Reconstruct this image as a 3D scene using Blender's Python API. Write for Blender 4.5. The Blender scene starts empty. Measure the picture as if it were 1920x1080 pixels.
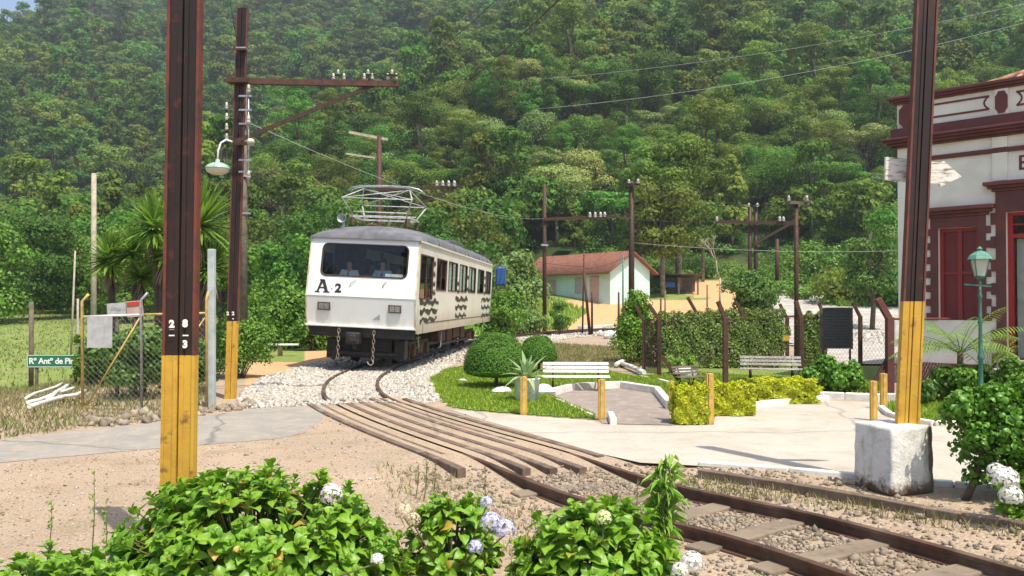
import bpy, math, random
import numpy as np
from mathutils import Vector, Matrix, Euler
SC = bpy.context.scene
COL = SC.collection
# ------------------------------------------------------------------ camera, sky, sun, exposure
F = 1600.0
PITCH = math.atan(25/F)
CAMZ = 1.7
cam = bpy.data.cameras.new('camera'); camo = bpy.data.objects.new('camera', cam); COL.objects.link(camo)
cam.sensor_width = 36; cam.lens = 36*F/1920; cam.clip_end = 4000; cam.clip_start = .05
camo.location = (0, 0, CAMZ); camo.rotation_euler = (math.pi/2+PITCH, 0, 0)
SC.camera = camo
SUNDIR = Vector((0.46, -0.60, 1.55)).normalized()
world = bpy.data.worlds.new('World'); SC.world = world; world.use_nodes = True
wn = world.node_tree; bg = wn.nodes['Background']
sky = wn.nodes.new('ShaderNodeTexSky'); sky.sky_type = 'NISHITA'; sky.sun_disc = False
sky.sun_elevation = math.asin(SUNDIR.z); sky.sun_rotation = math.atan2(SUNDIR.x, SUNDIR.y)
sky.air_density = 1.0; sky.dust_density = 2.5; sky.ozone_density = 1.0
wn.links.new(sky.outputs[0], bg.inputs[0]); bg.inputs[1].default_value = 0.15
sl = bpy.data.lights.new('sun', 'SUN'); sl.energy = 4.5; sl.angle = math.radians(.55); sl.color = (1, .94, .79)
so = bpy.data.objects.new('sun', sl); COL.objects.link(so)
so.rotation_euler = SUNDIR.to_track_quat('Z', 'Y').to_euler()
SC.view_settings.view_transform = 'Standard'; SC.view_settings.look = 'None'
SC.view_settings.exposure = 0.56; SC.view_settings.gamma = 1
SC.cycles.max_bounces = 6; SC.cycles.transparent_max_bounces = 16
SC.cycles.use_denoising = True
R = math.radians
rnd = random.Random(7)
RG = np.random.default_rng(11)
# ------------------------------------------------------------------ photo measuring
CP, SP = math.cos(PITCH), math.sin(PITCH)
def ray(px, py):
    a, b = (px-960)/F, (540-py)/F
    return Vector((a, CP-b*SP, SP+b*CP))
def W(px, py, Y):
    d = ray(px, py); return Vector((0, 0, CAMZ))+d*(Y/d.y)
def G(px, py, z=0.0):
    d = ray(px, py); return Vector((0, 0, CAMZ))+d*((z-CAMZ)/d.z)
# ------------------------------------------------------------------ materials
def nt(name):
    m = bpy.data.materials.new(name); m.use_nodes = True
    t = m.node_tree; return m, t, t.nodes['Principled BSDF'], t.nodes, t.links
def col4(c): return (c[0], c[1], c[2], 1)
def mixn(N, L, fac, a, b):
    n = N.new('ShaderNodeMix'); n.data_type = 'RGBA'
    for s, v in ((0, fac), (6, a), (7, b)):
        if isinstance(v, (int, float)): n.inputs[s].default_value = v
        elif isinstance(v, tuple): n.inputs[s].default_value = col4(v)
        else: L.new(v, n.inputs[s])
    return n.outputs[2]
def noise(N, L, scale, detail=5, coord='Object', rough=.6, vec=None):
    n = N.new('ShaderNodeTexNoise'); n.inputs['Scale'].default_value = scale
    n.inputs['Detail'].default_value = detail; n.inputs['Roughness'].default_value = rough
    if vec is None:
        tc = N.new('ShaderNodeTexCoord'); vec = tc.outputs[coord]
    L.new(vec, n.inputs['Vector']); return n.outputs['Fac']
def ramp(N, L, src, lo, hi):
    n = N.new('ShaderNodeMapRange'); L.new(src, n.inputs[0]); n.inputs[1].default_value = lo; n.inputs[2].default_value = hi
    return n.outputs[0]
def bumpn(N, L, h, strength, dist=.01):
    n = N.new('ShaderNodeBump'); n.inputs['Strength'].default_value = strength; n.inputs['Distance'].default_value = dist
    L.new(h, n.inputs['Height']); return n.outputs[0]
def M(name, c1, c2=None, c3=None, scale=6, lo=.42, hi=.62, rough=.8, metal=0, bump=0, bscale=40, s3=25, lo3=.6, hi3=.7, spec=.5):
    m, t, P, N, L = nt(name)
    P.inputs['Roughness'].default_value = rough; P.inputs['Metallic'].default_value = metal
    P.inputs['Specular IOR Level'].default_value = spec
    if c2 is None: P.inputs['Base Color'].default_value = col4(c1)
    else:
        c = mixn(N, L, ramp(N, L, noise(N, L, scale), lo, hi), c1, c2)
        if c3: c = mixn(N, L, ramp(N, L, noise(N, L, s3, 8), lo3, hi3), c, c3)
        L.new(c, P.inputs['Base Color'])
    if bump: L.new(bumpn(N, L, noise(N, L, bscale, 8), bump), P.inputs['Normal'])
    return m
def LEAF(name, ca, cb, cc=None, transl=.25, rough=.5, nscale=.6, spec=.4, hue=True, vein=False):
    m, t, P, N, L = nt(name)
    g = N.new('ShaderNodeNewGeometry'); oi = N.new('ShaderNodeObjectInfo')
    c = mixn(N, L, g.outputs['Random Per Island'], ca, cb)
    if cc: c = mixn(N, L, ramp(N, L, noise(N, L, nscale, 3), .42, .62), c, cc)
    if vein:
        va = N.new('ShaderNodeAttribute'); va.attribute_name = 'vein'; pw = N.new('ShaderNodeMath'); pw.operation = 'POWER'; L.new(va.outputs['Fac'], pw.inputs[0]); pw.inputs[1].default_value = 3.5
        ml0 = N.new('ShaderNodeMath'); ml0.operation = 'MULTIPLY'; L.new(pw.outputs[0], ml0.inputs[0]); ml0.inputs[1].default_value = .5; c = mixn(N, L, ml0.outputs[0], c, (.42, .55, .12))
        c = mixn(N, L, ramp(N, L, g.outputs['Random Per Island'], .972, .975), c, (.45, .33, .05))
        c = mixn(N, L, ramp(N, L, noise(N, L, 60, 4), .62, .7), c, (.1, .13, .02))
    if hue:
        hs = N.new('ShaderNodeHueSaturation'); L.new(c, hs.inputs['Color'])
        mr = N.new('ShaderNodeMapRange'); L.new(oi.outputs['Random'], mr.inputs[0]); mr.inputs[3].default_value = .455; mr.inputs[4].default_value = .535
        L.new(mr.outputs[0], hs.inputs['Hue'])
        ml = N.new('ShaderNodeMath'); ml.operation = 'MULTIPLY'; L.new(oi.outputs['Random'], ml.inputs[0]); ml.inputs[1].default_value = 7.13
        fr = N.new('ShaderNodeMath'); fr.operation = 'FRACT'; L.new(ml.outputs[0], fr.inputs[0])
        mv = N.new('ShaderNodeMapRange'); L.new(fr.outputs[0], mv.inputs[0]); mv.inputs[3].default_value = .6; mv.inputs[4].default_value = 1.45
        L.new(mv.outputs[0], hs.inputs['Value']); c = hs.outputs[0]
    L.new(c, P.inputs['Base Color']); P.inputs['Roughness'].default_value = rough
    P.inputs['Specular IOR Level'].default_value = spec
    tr = N.new('ShaderNodeBsdfTranslucent'); L.new(c, tr.inputs[0])
    mx = N.new('ShaderNodeMixShader'); mx.inputs[0].default_value = transl
    L.new(P.outputs[0], mx.inputs[1]); L.new(tr.outputs[0], mx.inputs[2]); L.new(mx.outputs[0], N['Material Output'].inputs[0])
    return m
def GLASS(name, tint=(.8, .85, .85), refl=.12):
    m, t, P, N, L = nt(name)
    tr = N.new('ShaderNodeBsdfTransparent'); tr.inputs[0].default_value = col4(tint)
    gl = N.new('ShaderNodeBsdfGlossy'); gl.inputs['Roughness'].default_value = .03
    fr = N.new('ShaderNodeFresnel'); fr.inputs[0].default_value = 1.5
    ad = N.new('ShaderNodeMath'); ad.operation = 'ADD'; ad.inputs[1].default_value = refl; L.new(fr.outputs[0], ad.inputs[0])
    mx = N.new('ShaderNodeMixShader'); L.new(ad.outputs[0], mx.inputs[0]); L.new(tr.outputs[0], mx.inputs[1]); L.new(gl.outputs[0], mx.inputs[2])
    L.new(mx.outputs[0], N['Material Output'].inputs[0]); return m
MT = {}
MT['rust'] = M('rust_steel', (.085, .032, .019), (.04, .02, .015), (.13, .055, .03), scale=8, rough=.7, bump=.3, metal=.2)
MT['rustdark'] = M('dark_rust_steel', (.035, .018, .014), (.065, .03, .02), scale=9, rough=.6, bump=.3, metal=.3)
MT['rail_web'] = M('old_rail_paint', (.022, .013, .011), (.04, .018, .014), (.10, .03, .016), scale=2.2, rough=.5, bump=.2, metal=.3, s3=9)
MT['rail_edge'] = M('red_rusted_flange', (.15, .035, .02), (.07, .025, .018), scale=6, rough=.55, bump=.2)
MT['yellow'] = M('yellow_paint', (.56, .33, .035), (.46, .25, .03), (.20, .10, .035), scale=5, rough=.55, bump=.2, s3=9, lo3=.58, hi3=.68)
MT['yellow2'] = M('faded_yellow_paint', (.58, .38, .10), (.40, .26, .10), scale=9, rough=.6, bump=.15)
MT['white'] = M('white_paint', (.8, .8, .78), (.62, .61, .57), scale=7, rough=.6, bump=.15)
MT['whitewash'] = M('whitewashed_concrete', (.74, .73, .69), (.5, .49, .45), (.2, .17, .13), scale=5, rough=.9, bump=.8, bscale=18, s3=6, lo3=.62, hi3=.78)
MT['porcelain'] = M('porcelain', (.62, .6, .55), (.4, .36, .3), scale=9, rough=.3)
MT['mark'] = M('white_stencil_paint', (.78, .77, .7), rough=.6)
MT['steel'] = M('galvanised_steel', (.45, .47, .48), (.3, .31, .32), scale=20, rough=.45, metal=.6)
MT['oldwood'] = M('weathered_wood', (.16, .125, .095), (.09, .07, .055), scale=6, rough=.9, bump=.5)
MT['postwood'] = M('red_stained_post', (.10, .04, .028), (.055, .026, .02), scale=7, rough=.85, bump=.5)
MT['palewood'] = M('pale_post', (.42, .36, .28), (.3, .25, .19), scale=6, rough=.9, bump=.4)
MT['black'] = M('black_grimy_paint', (.012, .011, .011), (.03, .024, .02), scale=9, rough=.6)
MT['grime'] = M('brown_grime', (.055, .032, .02), (.13, .075, .042), (.015, .012, .01), scale=9, rough=.85, bump=.5)
MT['wire'] = M('wire', (.02, .02, .02), rough=.6)
MT['wirelight'] = M('aluminium_wire', (.42, .43, .43), rough=.5)
MT['bark'] = M('bark', (.12, .09, .065), (.06, .045, .032), scale=3, rough=.95, bump=.6, bscale=14)
MT['palebark'] = M('pale_bark', (.28, .24, .19), (.13, .1, .075), scale=2.5, rough=.95, bump=.5, bscale=10)
MT['stem'] = M('green_stem', (.09, .13, .03), (.12, .08, .04), scale=8, rough=.7)
MT['maroon'] = M('maroon_paint', (.135, .028, .026), (.11, .025, .023), scale=4, rough=.65, bump=.1)
MT['maroon2'] = M('maroon_trim', (.13, .034, .03), (.09, .026, .024), scale=3, rough=.7, bump=.15)
MT['cream'] = M('cream_plaster', (.76, .725, .64), (.67, .63, .55), scale=1.6, rough=.9, bump=.15)
MT['reddoor'] = M('deep_red_door', (.16, .012, .012), (.12, .011, .011), scale=5, rough=.5)
MT['mint'] = M('mint_plaster', (.56, .78, .68), (.5, .7, .63), (.4, .34, .25), scale=.8, rough=.9, bump=.2, s3=.7, lo3=.66, hi3=.8)
MT['pink'] = M('pink_shutter', (.55, .38, .34), (.46, .31, .28), scale=5, rough=.7)
MT['glass'] = GLASS('window_glass', (.75, .82, .82), .0)
MT['grey'] = M('grey_board', (.42, .42, .42), (.33, .33, .33), scale=8, rough=.7)
MT['slate'] = M('slate_grey_board', (.10, .105, .11), (.075, .08, .085), scale=20, rough=.6)
MT['greenpaint'] = M('green_paint', (.03, .12, .085), (.05, .16, .12), scale=12, rough=.45)
MT['palegreen'] = M('pale_green_enamel', (.26, .42, .33), (.36, .46, .36), scale=14, rough=.35)
MT['signgreen'] = M('green_sign_enamel', (.01, .16, .09), rough=.4)
MT['blue'] = M('blue_tarp', (.012, .06, .2), (.02, .09, .27), scale=6, rough=.5)
MT['concrete'] = M('old_concrete', (.36, .34, .3), (.25, .235, .2), scale=5, rough=.9, bump=.5)
MT['steelblue'] = M('blue_grey_post', (.42, .46, .44), (.3, .36, .37), scale=6, rough=.7, bump=.2)
MT['maroonpost'] = M('maroon_post', (.13, .035, .03), (.08, .028, .024), scale=8, rough=.75, bump=.3)
MT['slate2'] = M('dark_slat', (.05, .052, .055), rough=.6)
MT['whitebench'] = M('white_bench_paint', (.8, .79, .74), (.68, .66, .6), scale=14, rough=.6)
MT['benchgrey'] = M('weathered_bench', (.3, .28, .25), (.42, .4, .36), scale=12, rough=.8)
HAZE = 0.00040
# foliage
MT['forest'] = LEAF('forest_leaf', (.065, .14, .018), (.165, .265, .036), (.11, .2, .028), transl=.36, rough=.62, nscale=.22, spec=.25)
MT['forestfar'] = LEAF('far_forest_leaf', (.07, .14, .018), (.17, .27, .04), (.115, .205, .03), transl=.36, rough=.65, nscale=.16, spec=.2)
MT['olive'] = LEAF('olive_leaf', (.12, .18, .04), (.28, .34, .09), (.19, .25, .06), transl=.25, rough=.6, nscale=.4, spec=.3)
MT['shrub'] = LEAF('shrub_leaf', (.06, .15, .012), (.18, .33, .035), (.12, .24, .022), transl=.25, rough=.5, nscale=1.2, hue=False)
MT['darkshrub'] = LEAF('dark_shrub_leaf', (.05, .12, .014), (.14, .25, .03), (.09, .18, .022), transl=.2, rough=.5, nscale=1.4, hue=False)
MT['topiary'] = LEAF('clipped_leaf', (.045, .13, .014), (.12, .25, .026), (.09, .2, .022), transl=.15, rough=.6, nscale=2.2, spec=.2, hue=False)
MT['conifer'] = LEAF('conifer_leaf', (.06, .15, .012), (.22, .37, .02), (.13, .27, .015), transl=.25, rough=.5, nscale=2.5, hue=False)
MT['goldleaf'] = LEAF('golden_leaf', (.34, .42, .012), (.68, .65, .02), (.45, .5, .015), transl=.3, rough=.5, nscale=3.5, hue=False)
MT['hydr'] = LEAF('hydrangea_leaf', (.08, .22, .01), (.24, .43, .02), (.15, .33, .014), transl=.34, rough=.45, nscale=2.5, spec=.5, hue=False, vein=True)
MT['hedge'] = LEAF('hedge_leaf', (.10, .18, .025), (.24, .36, .06), (.2, .23, .07), transl=.2, rough=.55, nscale=1.6, hue=False)
MT['darkleaf'] = LEAF('dark_glossy_leaf', (.05, .16, .012), (.16, .33, .025), (.1, .24, .018), transl=.3, rough=.4, nscale=3, spec=.45, hue=False)
MT['yucca'] = LEAF('yucca_leaf', (.09, .2, .02), (.24, .38, .06), None, transl=.35, rough=.4, hue=False)
MT['deadleaf'] = LEAF('dead_leaf', (.2, .15, .08), (.32, .25, .14), None, transl=.2, rough=.8, hue=False)
MT['agave'] = LEAF('agave_leaf', (.2, .34, .14), (.42, .52, .24), None, transl=.2, rough=.4, hue=False)
MT['palmleaf'] = LEAF('palm_leaf', (.12, .25, .03), (.28, .4, .07), None, transl=.35, rough=.4, hue=False)
MT['grass'] = LEAF('grass_blade', (.17, .27, .02), (.33, .42, .04), None, transl=.3, rough=.6, hue=False)
MT['drygrass'] = LEAF('dry_grass', (.22, .19, .085), (.36, .31, .15), (.16, .19, .05), transl=.3, rough=.8, nscale=2, hue=False)
MT['meadow'] = LEAF('meadow_blade', (.09, .17, .025), (.2, .28, .06), (.26, .24, .1), transl=.3, rough=.7, nscale=.5, hue=False)
MT['weed'] = LEAF('weed_leaf', (.14, .3, .03), (.3, .48, .07), None, transl=.35, rough=.5, hue=False)
MT['petblue'] = LEAF('blue_petal', (.45, .46, .68), (.7, .68, .84), None, transl=.25, rough=.6, hue=False)
MT['petpink'] = LEAF('pink_petal', (.7, .5, .55), (.85, .78, .78), None, transl=.25, rough=.6, hue=False)
MT['petwhite'] = LEAF('white_petal', (.72, .72, .68), (.88, .87, .82), None, transl=.25, rough=.6, hue=False)
MT['petlime'] = LEAF('lime_petal', (.6, .7, .25), (.8, .82, .5), None, transl=.25, rough=.6, hue=False)
MT['petred'] = LEAF('red_petal', (.5, .04, .03), (.7, .1, .05), None, transl=.25, rough=.6, hue=False)
MT['petdry'] = LEAF('faded_petal', (.6, .42, .32), (.72, .66, .46), None, transl=.25, rough=.7, hue=False)
def STONE(name, a, b, c):
    m, t, P, N, L = nt(name); g = N.new('ShaderNodeNewGeometry')
    cc = mixn(N, L, g.outputs['Random Per Island'], a, b)
    cc = mixn(N, L, ramp(N, L, noise(N, L, 1.3, 4), .45, .65), cc, c)
    L.new(cc, P.inputs['Base Color']); P.inputs['Roughness'].default_value = .9; return m
MT['ballastw'] = STONE('pale_ballast', (.25, .23, .2), (.56, .53, .48), (.42, .37, .3))
MT['ballastd'] = STONE('dusty_ballast', (.12, .095, .07), (.34, .28, .215), (.25, .19, .13))
# ------------------------------------------------------------------ mesh tools
def fastmesh(name, verts, faces, k=None, smooth=False):
    """verts (n,3) array, faces (m,k) array"""
    me = bpy.data.meshes.new(name)
    verts = np.asarray(verts, dtype=np.float32); faces = np.asarray(faces, dtype=np.int32)
    k = faces.shape[1]
    me.vertices.add(len(verts)); me.vertices.foreach_set('co', verts.ravel())
    me.loops.add(faces.size); me.loops.foreach_set('vertex_index', faces.ravel())
    me.polygons.add(len(faces)); me.polygons.foreach_set('loop_start', np.arange(0, faces.size, k, dtype=np.int32))
    me.update(calc_edges=True); me.validate()
    if smooth: me.polygons.foreach_set('use_smooth', np.ones(len(faces), dtype=bool))
    return me
class MB:
    def __init__(s): s.v = []; s.f = []; s.sm = []
    def add(s, vs, fs, smooth=False):
        o = len(s.v); s.v += [tuple(v) for v in vs]; s.f += [tuple(i+o for i in f) for f in fs]; s.sm += [smooth]*len(fs); return s
    def box(s, c, d, rot=None, taper=1.0):
        x, y, z = d[0]/2, d[1]/2, d[2]/2
        vs = [Vector((a*x*(taper if e > 0 else 1), b*y*(taper if e > 0 else 1), e*z)) for e in (-1, 1) for a, b in ((-1, -1), (1, -1), (1, 1), (-1, 1))]
        if rot is not None:
            m = rot if isinstance(rot, Matrix) else Matrix.Rotation(rot, 3, 'Z'); vs = [m @ v for v in vs]
        c = Vector(c); vs = [v+c for v in vs]
        return s.add(vs, [(3, 2, 1, 0), (4, 5, 6, 7), (0, 1, 5, 4), (1, 2, 6, 5), (2, 3, 7, 6), (3, 0, 4, 7)])
    def beam(s, p, q, w, h, up=(0, 0, 1)):
        p, q = Vector(p), Vector(q); d = (q-p).normalized(); u = Vector(up)
        if abs(d.dot(u)) > .99: u = Vector((0, 1, 0))
        a = d.cross(u).normalized(); b = a.cross(d).normalized()
        vs = [e+a*i*w/2+b*j*h/2 for e in (p, q) for i, j in ((-1, -1), (1, -1), (1, 1), (-1, 1))]
        return s.add(vs, [(3, 2, 1, 0), (4, 5, 6, 7), (0, 1, 5, 4), (1, 2, 6, 5), (2, 3, 7, 6), (3, 0, 4, 7)])
    def tube(s, pts, r, n=8, cap=True, closed=False):
        pts = [Vector(p) for p in pts]; m = len(pts); rs = r if isinstance(r, (list, tuple)) else [r]*m
        vs = []; ref = None
        for i, p in enumerate(pts):
            if closed: d = (pts[(i+1) % m]-pts[i-1])
            else: d = pts[min(i+1, m-1)]-pts[max(i-1, 0)]
            d = d.normalized() if d.length > 1e-9 else Vector((0, 0, 1))
            if ref is None: ref = Vector((0, 0, 1)) if abs(d.z) < .9 else Vector((1, 0, 0))
            a = d.cross(ref).normalized(); b = a.cross(d).normalized(); ref = b
            vs += [p+(a*math.cos(2*math.pi*j/n)+b*math.sin(2*math.pi*j/n))*rs[i] for j in range(n)]
        fs = [(i*n+j, i*n+(j+1) % n, ((i+1) % m)*n+(j+1) % n, ((i+1) % m)*n+j) for i in range(m if closed else m-1) for j in range(n)]
        s.add(vs, fs, True)
        if cap and not closed:
            o = len(s.v)-m*n
            s.f.append(tuple(range(o+n-1, o-1, -1))); s.f.append(tuple(range(o+(m-1)*n, o+m*n))); s.sm += [False, False]
        return s
    def lathe(s, c, prof, n=16, smooth=True, rot=None):
        c = Vector(c); vs = []
        for r_, z in prof:
            for j in range(n):
                v = Vector((r_*math.cos(2*math.pi*j/n), r_*math.sin(2*math.pi*j/n), z))
                if rot is not None: v = rot @ v
                vs.append(c+v)
        m = len(prof); fs = [(i*n+j, i*n+(j+1) % n, (i+1)*n+(j+1) % n, (i+1)*n+j) for i in range(m-1) for j in range(n)]
        s.add(vs, fs, smooth); return s
    def prism(s, poly, ext):
        poly = [Vector(p) for p in poly]; e = Vector(ext); n = len(poly)
        return s.add(poly+[p+e for p in poly], [tuple(range(n-1, -1, -1)), tuple(range(n, 2*n))]+[(i, (i+1) % n, n+(i+1) % n, n+i) for i in range(n)])
    def ball(s, c, r, n=10, m=7, sq=(1, 1, 1), jit=0, rng=None):
        c = Vector(c); vs = []
        for i in range(m+1):
            t = math.pi*i/m
            for j in range(n):
                k = 1+(rng.uniform(-jit, jit) if rng else 0)
                a = 2*math.pi*j/n; vs.append(c+Vector((r*sq[0]*k*math.sin(t)*math.cos(a), r*sq[1]*k*math.sin(t)*math.sin(a), r*sq[2]*k*math.cos(t))))
        fs = [((i+1)*n+j, (i+1)*n+(j+1) % n, i*n+(j+1) % n, i*n+j) for i in range(m) for j in range(n)]
        return s.add(vs, fs, jit == 0)
    def blade(s, p, d, ln, w, droop=.5, n=5, fold=.15, tip=.05, up=(0, 0, 1)):
        """bent strap leaf"""
        p = Vector(p); d = Vector(d).normalized(); side = d.cross(Vector(up))
        if side.length < .01: side = Vector((1, 0, 0))
        side.normalize(); vs = []; cur = p.copy(); dd = d.copy()
        for i in range(n+1):
            t = i/n; ww = w*(tip+(1-tip)*min(1, (1-t)*2.2)*(.6+.4*min(1, t*4)))/2
            nrm = side.cross(dd)
            vs += [cur-side*ww+nrm*ww*fold*2, cur.copy(), cur+side*ww+nrm*ww*fold*2]
            dd = (dd+Vector((0, 0, -droop/n))).normalized(); cur = cur+dd*ln/n
        return s.add(vs, [f for i in range(n) for f in ((i*3, i*3+1, i*3+4, i*3+3), (i*3+1, i*3+2, i*3+5, i*3+4))])
    def mesh(s, name):
        me = bpy.data.meshes.new(name); me.from_pydata(s.v, [], s.f)
        me.polygons.foreach_set('use_smooth', s.sm); me.update(); return me
def root_matrix(o):
    while o.parent: o = o.parent
    return Matrix.LocRotScale(o.location, o.rotation_euler, o.scale)
def obj(name, mb, mat, parent=None, world_space=True, bevel=0):
    me = mb.mesh(name) if isinstance(mb, MB) else mb
    if isinstance(mat, str): mat = MT[mat]
    if mat is not None and not me.materials: me.materials.append(mat)
    o = bpy.data.objects.new(name, me); COL.objects.link(o)
    if parent:
        o.parent = parent
        if world_space:
            mi = root_matrix(parent).inverted()
            if mi != Matrix.Identity(4): me.transform(mi)
    if bevel:
        b = o.modifiers.new('bevel', 'BEVEL'); b.width = bevel; b.segments = 2; b.limit_method = 'ANGLE'
    return o
def thing(name, label, cat, loc=(0, 0, 0), rot=(0, 0, 0), group=None):
    o = bpy.data.objects.new(name, None); COL.objects.link(o); o.location = loc; o.rotation_euler = rot
    o.empty_display_size = .2; return tag(o, label, cat, group)
def tag(o, label, cat, group=None, kind=None):
    if label: o['label'] = label
    if cat: o['category'] = cat
    if group: o['group'] = group
    if kind: o['kind'] = kind
    return o
def struct(o): o['kind'] = 'structure'; return o
def solo(name, mb, mat, label, cat, group=None, base=None, bevel=0):
    """a thing that is a single mesh, its origin moved to its base"""
    o = obj(name, mb, mat, bevel=bevel); me = o.data
    co = np.empty(len(me.vertices)*3); me.vertices.foreach_get('co', co); co = co.reshape(-1, 3)
    b = Vector(base) if base is not None else Vector((*((co[:, :2].min(0)+co[:, :2].max(0))/2), co[:, 2].min()))
    me.transform(Matrix.Translation(-b)); o.location = b
    return tag(o, label, cat, group)
def dup(root, loc=None, rotz=None, label=None, group=None, scale=None):
    r = root.copy(); COL.objects.link(r)
    if loc is not None: r.location = loc
    if rotz is not None: r.rotation_euler = (0, 0, rotz)
    if scale is not None: r.scale = scale if hasattr(scale, '__len__') else (scale,)*3
    if label: r['label'] = label
    if group: r['group'] = group
    for ch in KIDS(root):
        c = ch.copy(); COL.objects.link(c); c.parent = r
        for g in KIDS(ch):
            d = g.copy(); COL.objects.link(d); d.parent = c
    return r
def KIDS(o): return [c for c in COL.objects if c.parent == o]
def text_mesh(s, size, ext=.002, bold=0.0, align='CENTER', spacing=1.0):
    cu = bpy.data.curves.new('lettering', 'FONT'); cu.body = s; cu.size = size; cu.extrude = ext; cu.offset = bold
    cu.align_x = align; cu.align_y = 'CENTER'; cu.space_character = spacing; cu.resolution_u = 3
    t = bpy.data.objects.new('lettering', cu); me = bpy.data.meshes.new_from_object(t)
    bpy.data.objects.remove(t); return me
# leaf scatter -------------------------------------------------------
RHOMB = (np.array([(0, -.5, 0), (.36, 0, .1), (0, .5, 0), (-.36, 0, .1)]), np.array([(0, 1, 2, 3)]))
def _broad():
    v = []; 
    for i, (t, w) in enumerate(((0, .03), (.1, .2), (.28, .33), (.5, .38), (.72, .31), (.9, .15), (1.0, .01))):
        dz = .16*math.sin(t*2.6)-.22*t*t+(.03 if i % 2 else -.02)
        v += [(-w, t, dz+.13*w/.4), (0, t, dz), (w, t, dz+.13*w/.4)]
    f = [q for i in range(6) for q in ((i*3, i*3+1, i*3+4, i*3+3), (i*3+1, i*3+2, i*3+5, i*3+4))]
    return np.array(v), np.array(f)
BROAD = _broad()
def scatter(tpl, P, Nn, D, S):
    """place template: local z -> N, local y -> D (made perpendicular)"""
    tv, tf = tpl; n = len(P)
    Nn = Nn/np.linalg.norm(Nn, axis=1, keepdims=True)
    D = D-(D*Nn).sum(1, keepdims=True)*Nn; D = D/(np.linalg.norm(D, axis=1, keepdims=True)+1e-9)
    X = np.cross(D, Nn)
    S = np.asarray(S).reshape(-1, 1, 1)
    V = (tv[None, :, 0:1]*X[:, None, :]+tv[None, :, 1:2]*D[:, None, :]+tv[None, :, 2:3]*Nn[:, None, :])*S+P[:, None, :]
    Fc = tf[None]+(np.arange(n)*len(tv))[:, None, None]
    return V.reshape(-1, 3), Fc.reshape(-1, tf.shape[1])
def rdir(n, rng=RG):
    d = rng.normal(size=(n, 3)); return d/np.linalg.norm(d, axis=1, keepdims=True)
def lobes_leaves(lobes, n, size, rng, jitter=.55, lowcut=-.35, inner=.72, shell=1.05, tpl=RHOMB):
    """lobes: (cx,cy,cz,rx,rz). leaves cover the lobes' outer shells"""
    L = np.array(lobes); wgt = L[:, 3]**2; idx = rng.choice(len(L), n, p=wgt/wgt.sum())
    d = rdir(int(n*1.0), rng); lo = d[:, 2] < lowcut; d[lo, 2] *= -1
    l = L[idx]; rad = rng.uniform(inner, shell, n)
    P = l[:, :3]+d*np.stack([l[:, 3], l[:, 3], l[:, 4]], 1)*rad[:, None]
    N = d+rdir(n, rng)*jitter; D = rdir(n, rng)
    S = size*rng.uniform(.6, 1.35, n)
    return scatter(tpl, P, N, D, S)
# ================================================================== THE GROUND
TRACK = [(6.6, -3), (4.6, 1.2), (3.25, 4.2), (2.78, 5.2), (2.05, 6.48), (1.0, 7.75), (.1, 9.5), (-.72, 10.95), (-1.5, 12.4), (-2.25, 13.95),
         (-2.8, 15.35), (-3.25, 17.25), (-3.52, 19.35), (-3.55, 21.4), (-3.45, 23.5), (-3.15, 27), (-2.75, 31), (-2.15, 35), (-1.0, 39), (1.0, 43.2),
         (4.2, 48), (8.5, 52), (14, 55.5), (22, 58)]
def spline(pts, per=8):
    out = []; P = [np.array(p, float) for p in pts]; P = [2*P[0]-P[1]]+P+[2*P[-1]-P[-2]]
    for i in range(1, len(P)-2):
        for k in range(per):
            t = k/per; a, b, c, d = P[i-1:i+3]
            out.append(.5*((2*b)+(-a+c)*t+(2*a-5*b+4*c-d)*t*t+(-a+3*b-3*c+d)*t**3))
    out.append(P[-2]); return np.array(out)
TC = spline(TRACK, 6)
TT = np.gradient(TC, axis=0); TT /= np.linalg.norm(TT, axis=1, keepdims=True); TNl = np.stack([-TT[:, 1], TT[:, 0]], 1)   # left normal
TS = np.concatenate([[0], np.cumsum(np.linalg.norm(np.diff(TC, axis=0), axis=1))])
def track_at(s, off=0.0):
    x = np.interp(s, TS, TC[:, 0]); y = np.interp(s, TS, TC[:, 1]); nx = np.interp(s, TS, TNl[:, 0]); ny = np.interp(s, TS, TNl[:, 1])
    return np.stack([x+nx*off, y+ny*off], -1)
TZ = None
def s_of_y(y): return float(np.interp(y, TC[:, 1], TS))
def dtrack(x, y):
    x = np.asarray(x, float); y = np.asarray(y, float); best = np.full(x.shape, 1e9)
    for p in TC: best = np.minimum(best, (x-p[0])**2+(y-p[1])**2)
    return np.sqrt(best)
def sst(a, b, x):
    t = np.clip((x-a)/(b-a), 0, 1); return t*t*(3-2*t)
CPX = np.array([-1500, 0, 150, 300, 450, 600, 800, 1000, 1200, 1500, 1900, 3400]); CPY = np.array([420, 400, 370, 330, 270, 200, 85, 0, -90, -200, -300, -600])
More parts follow.
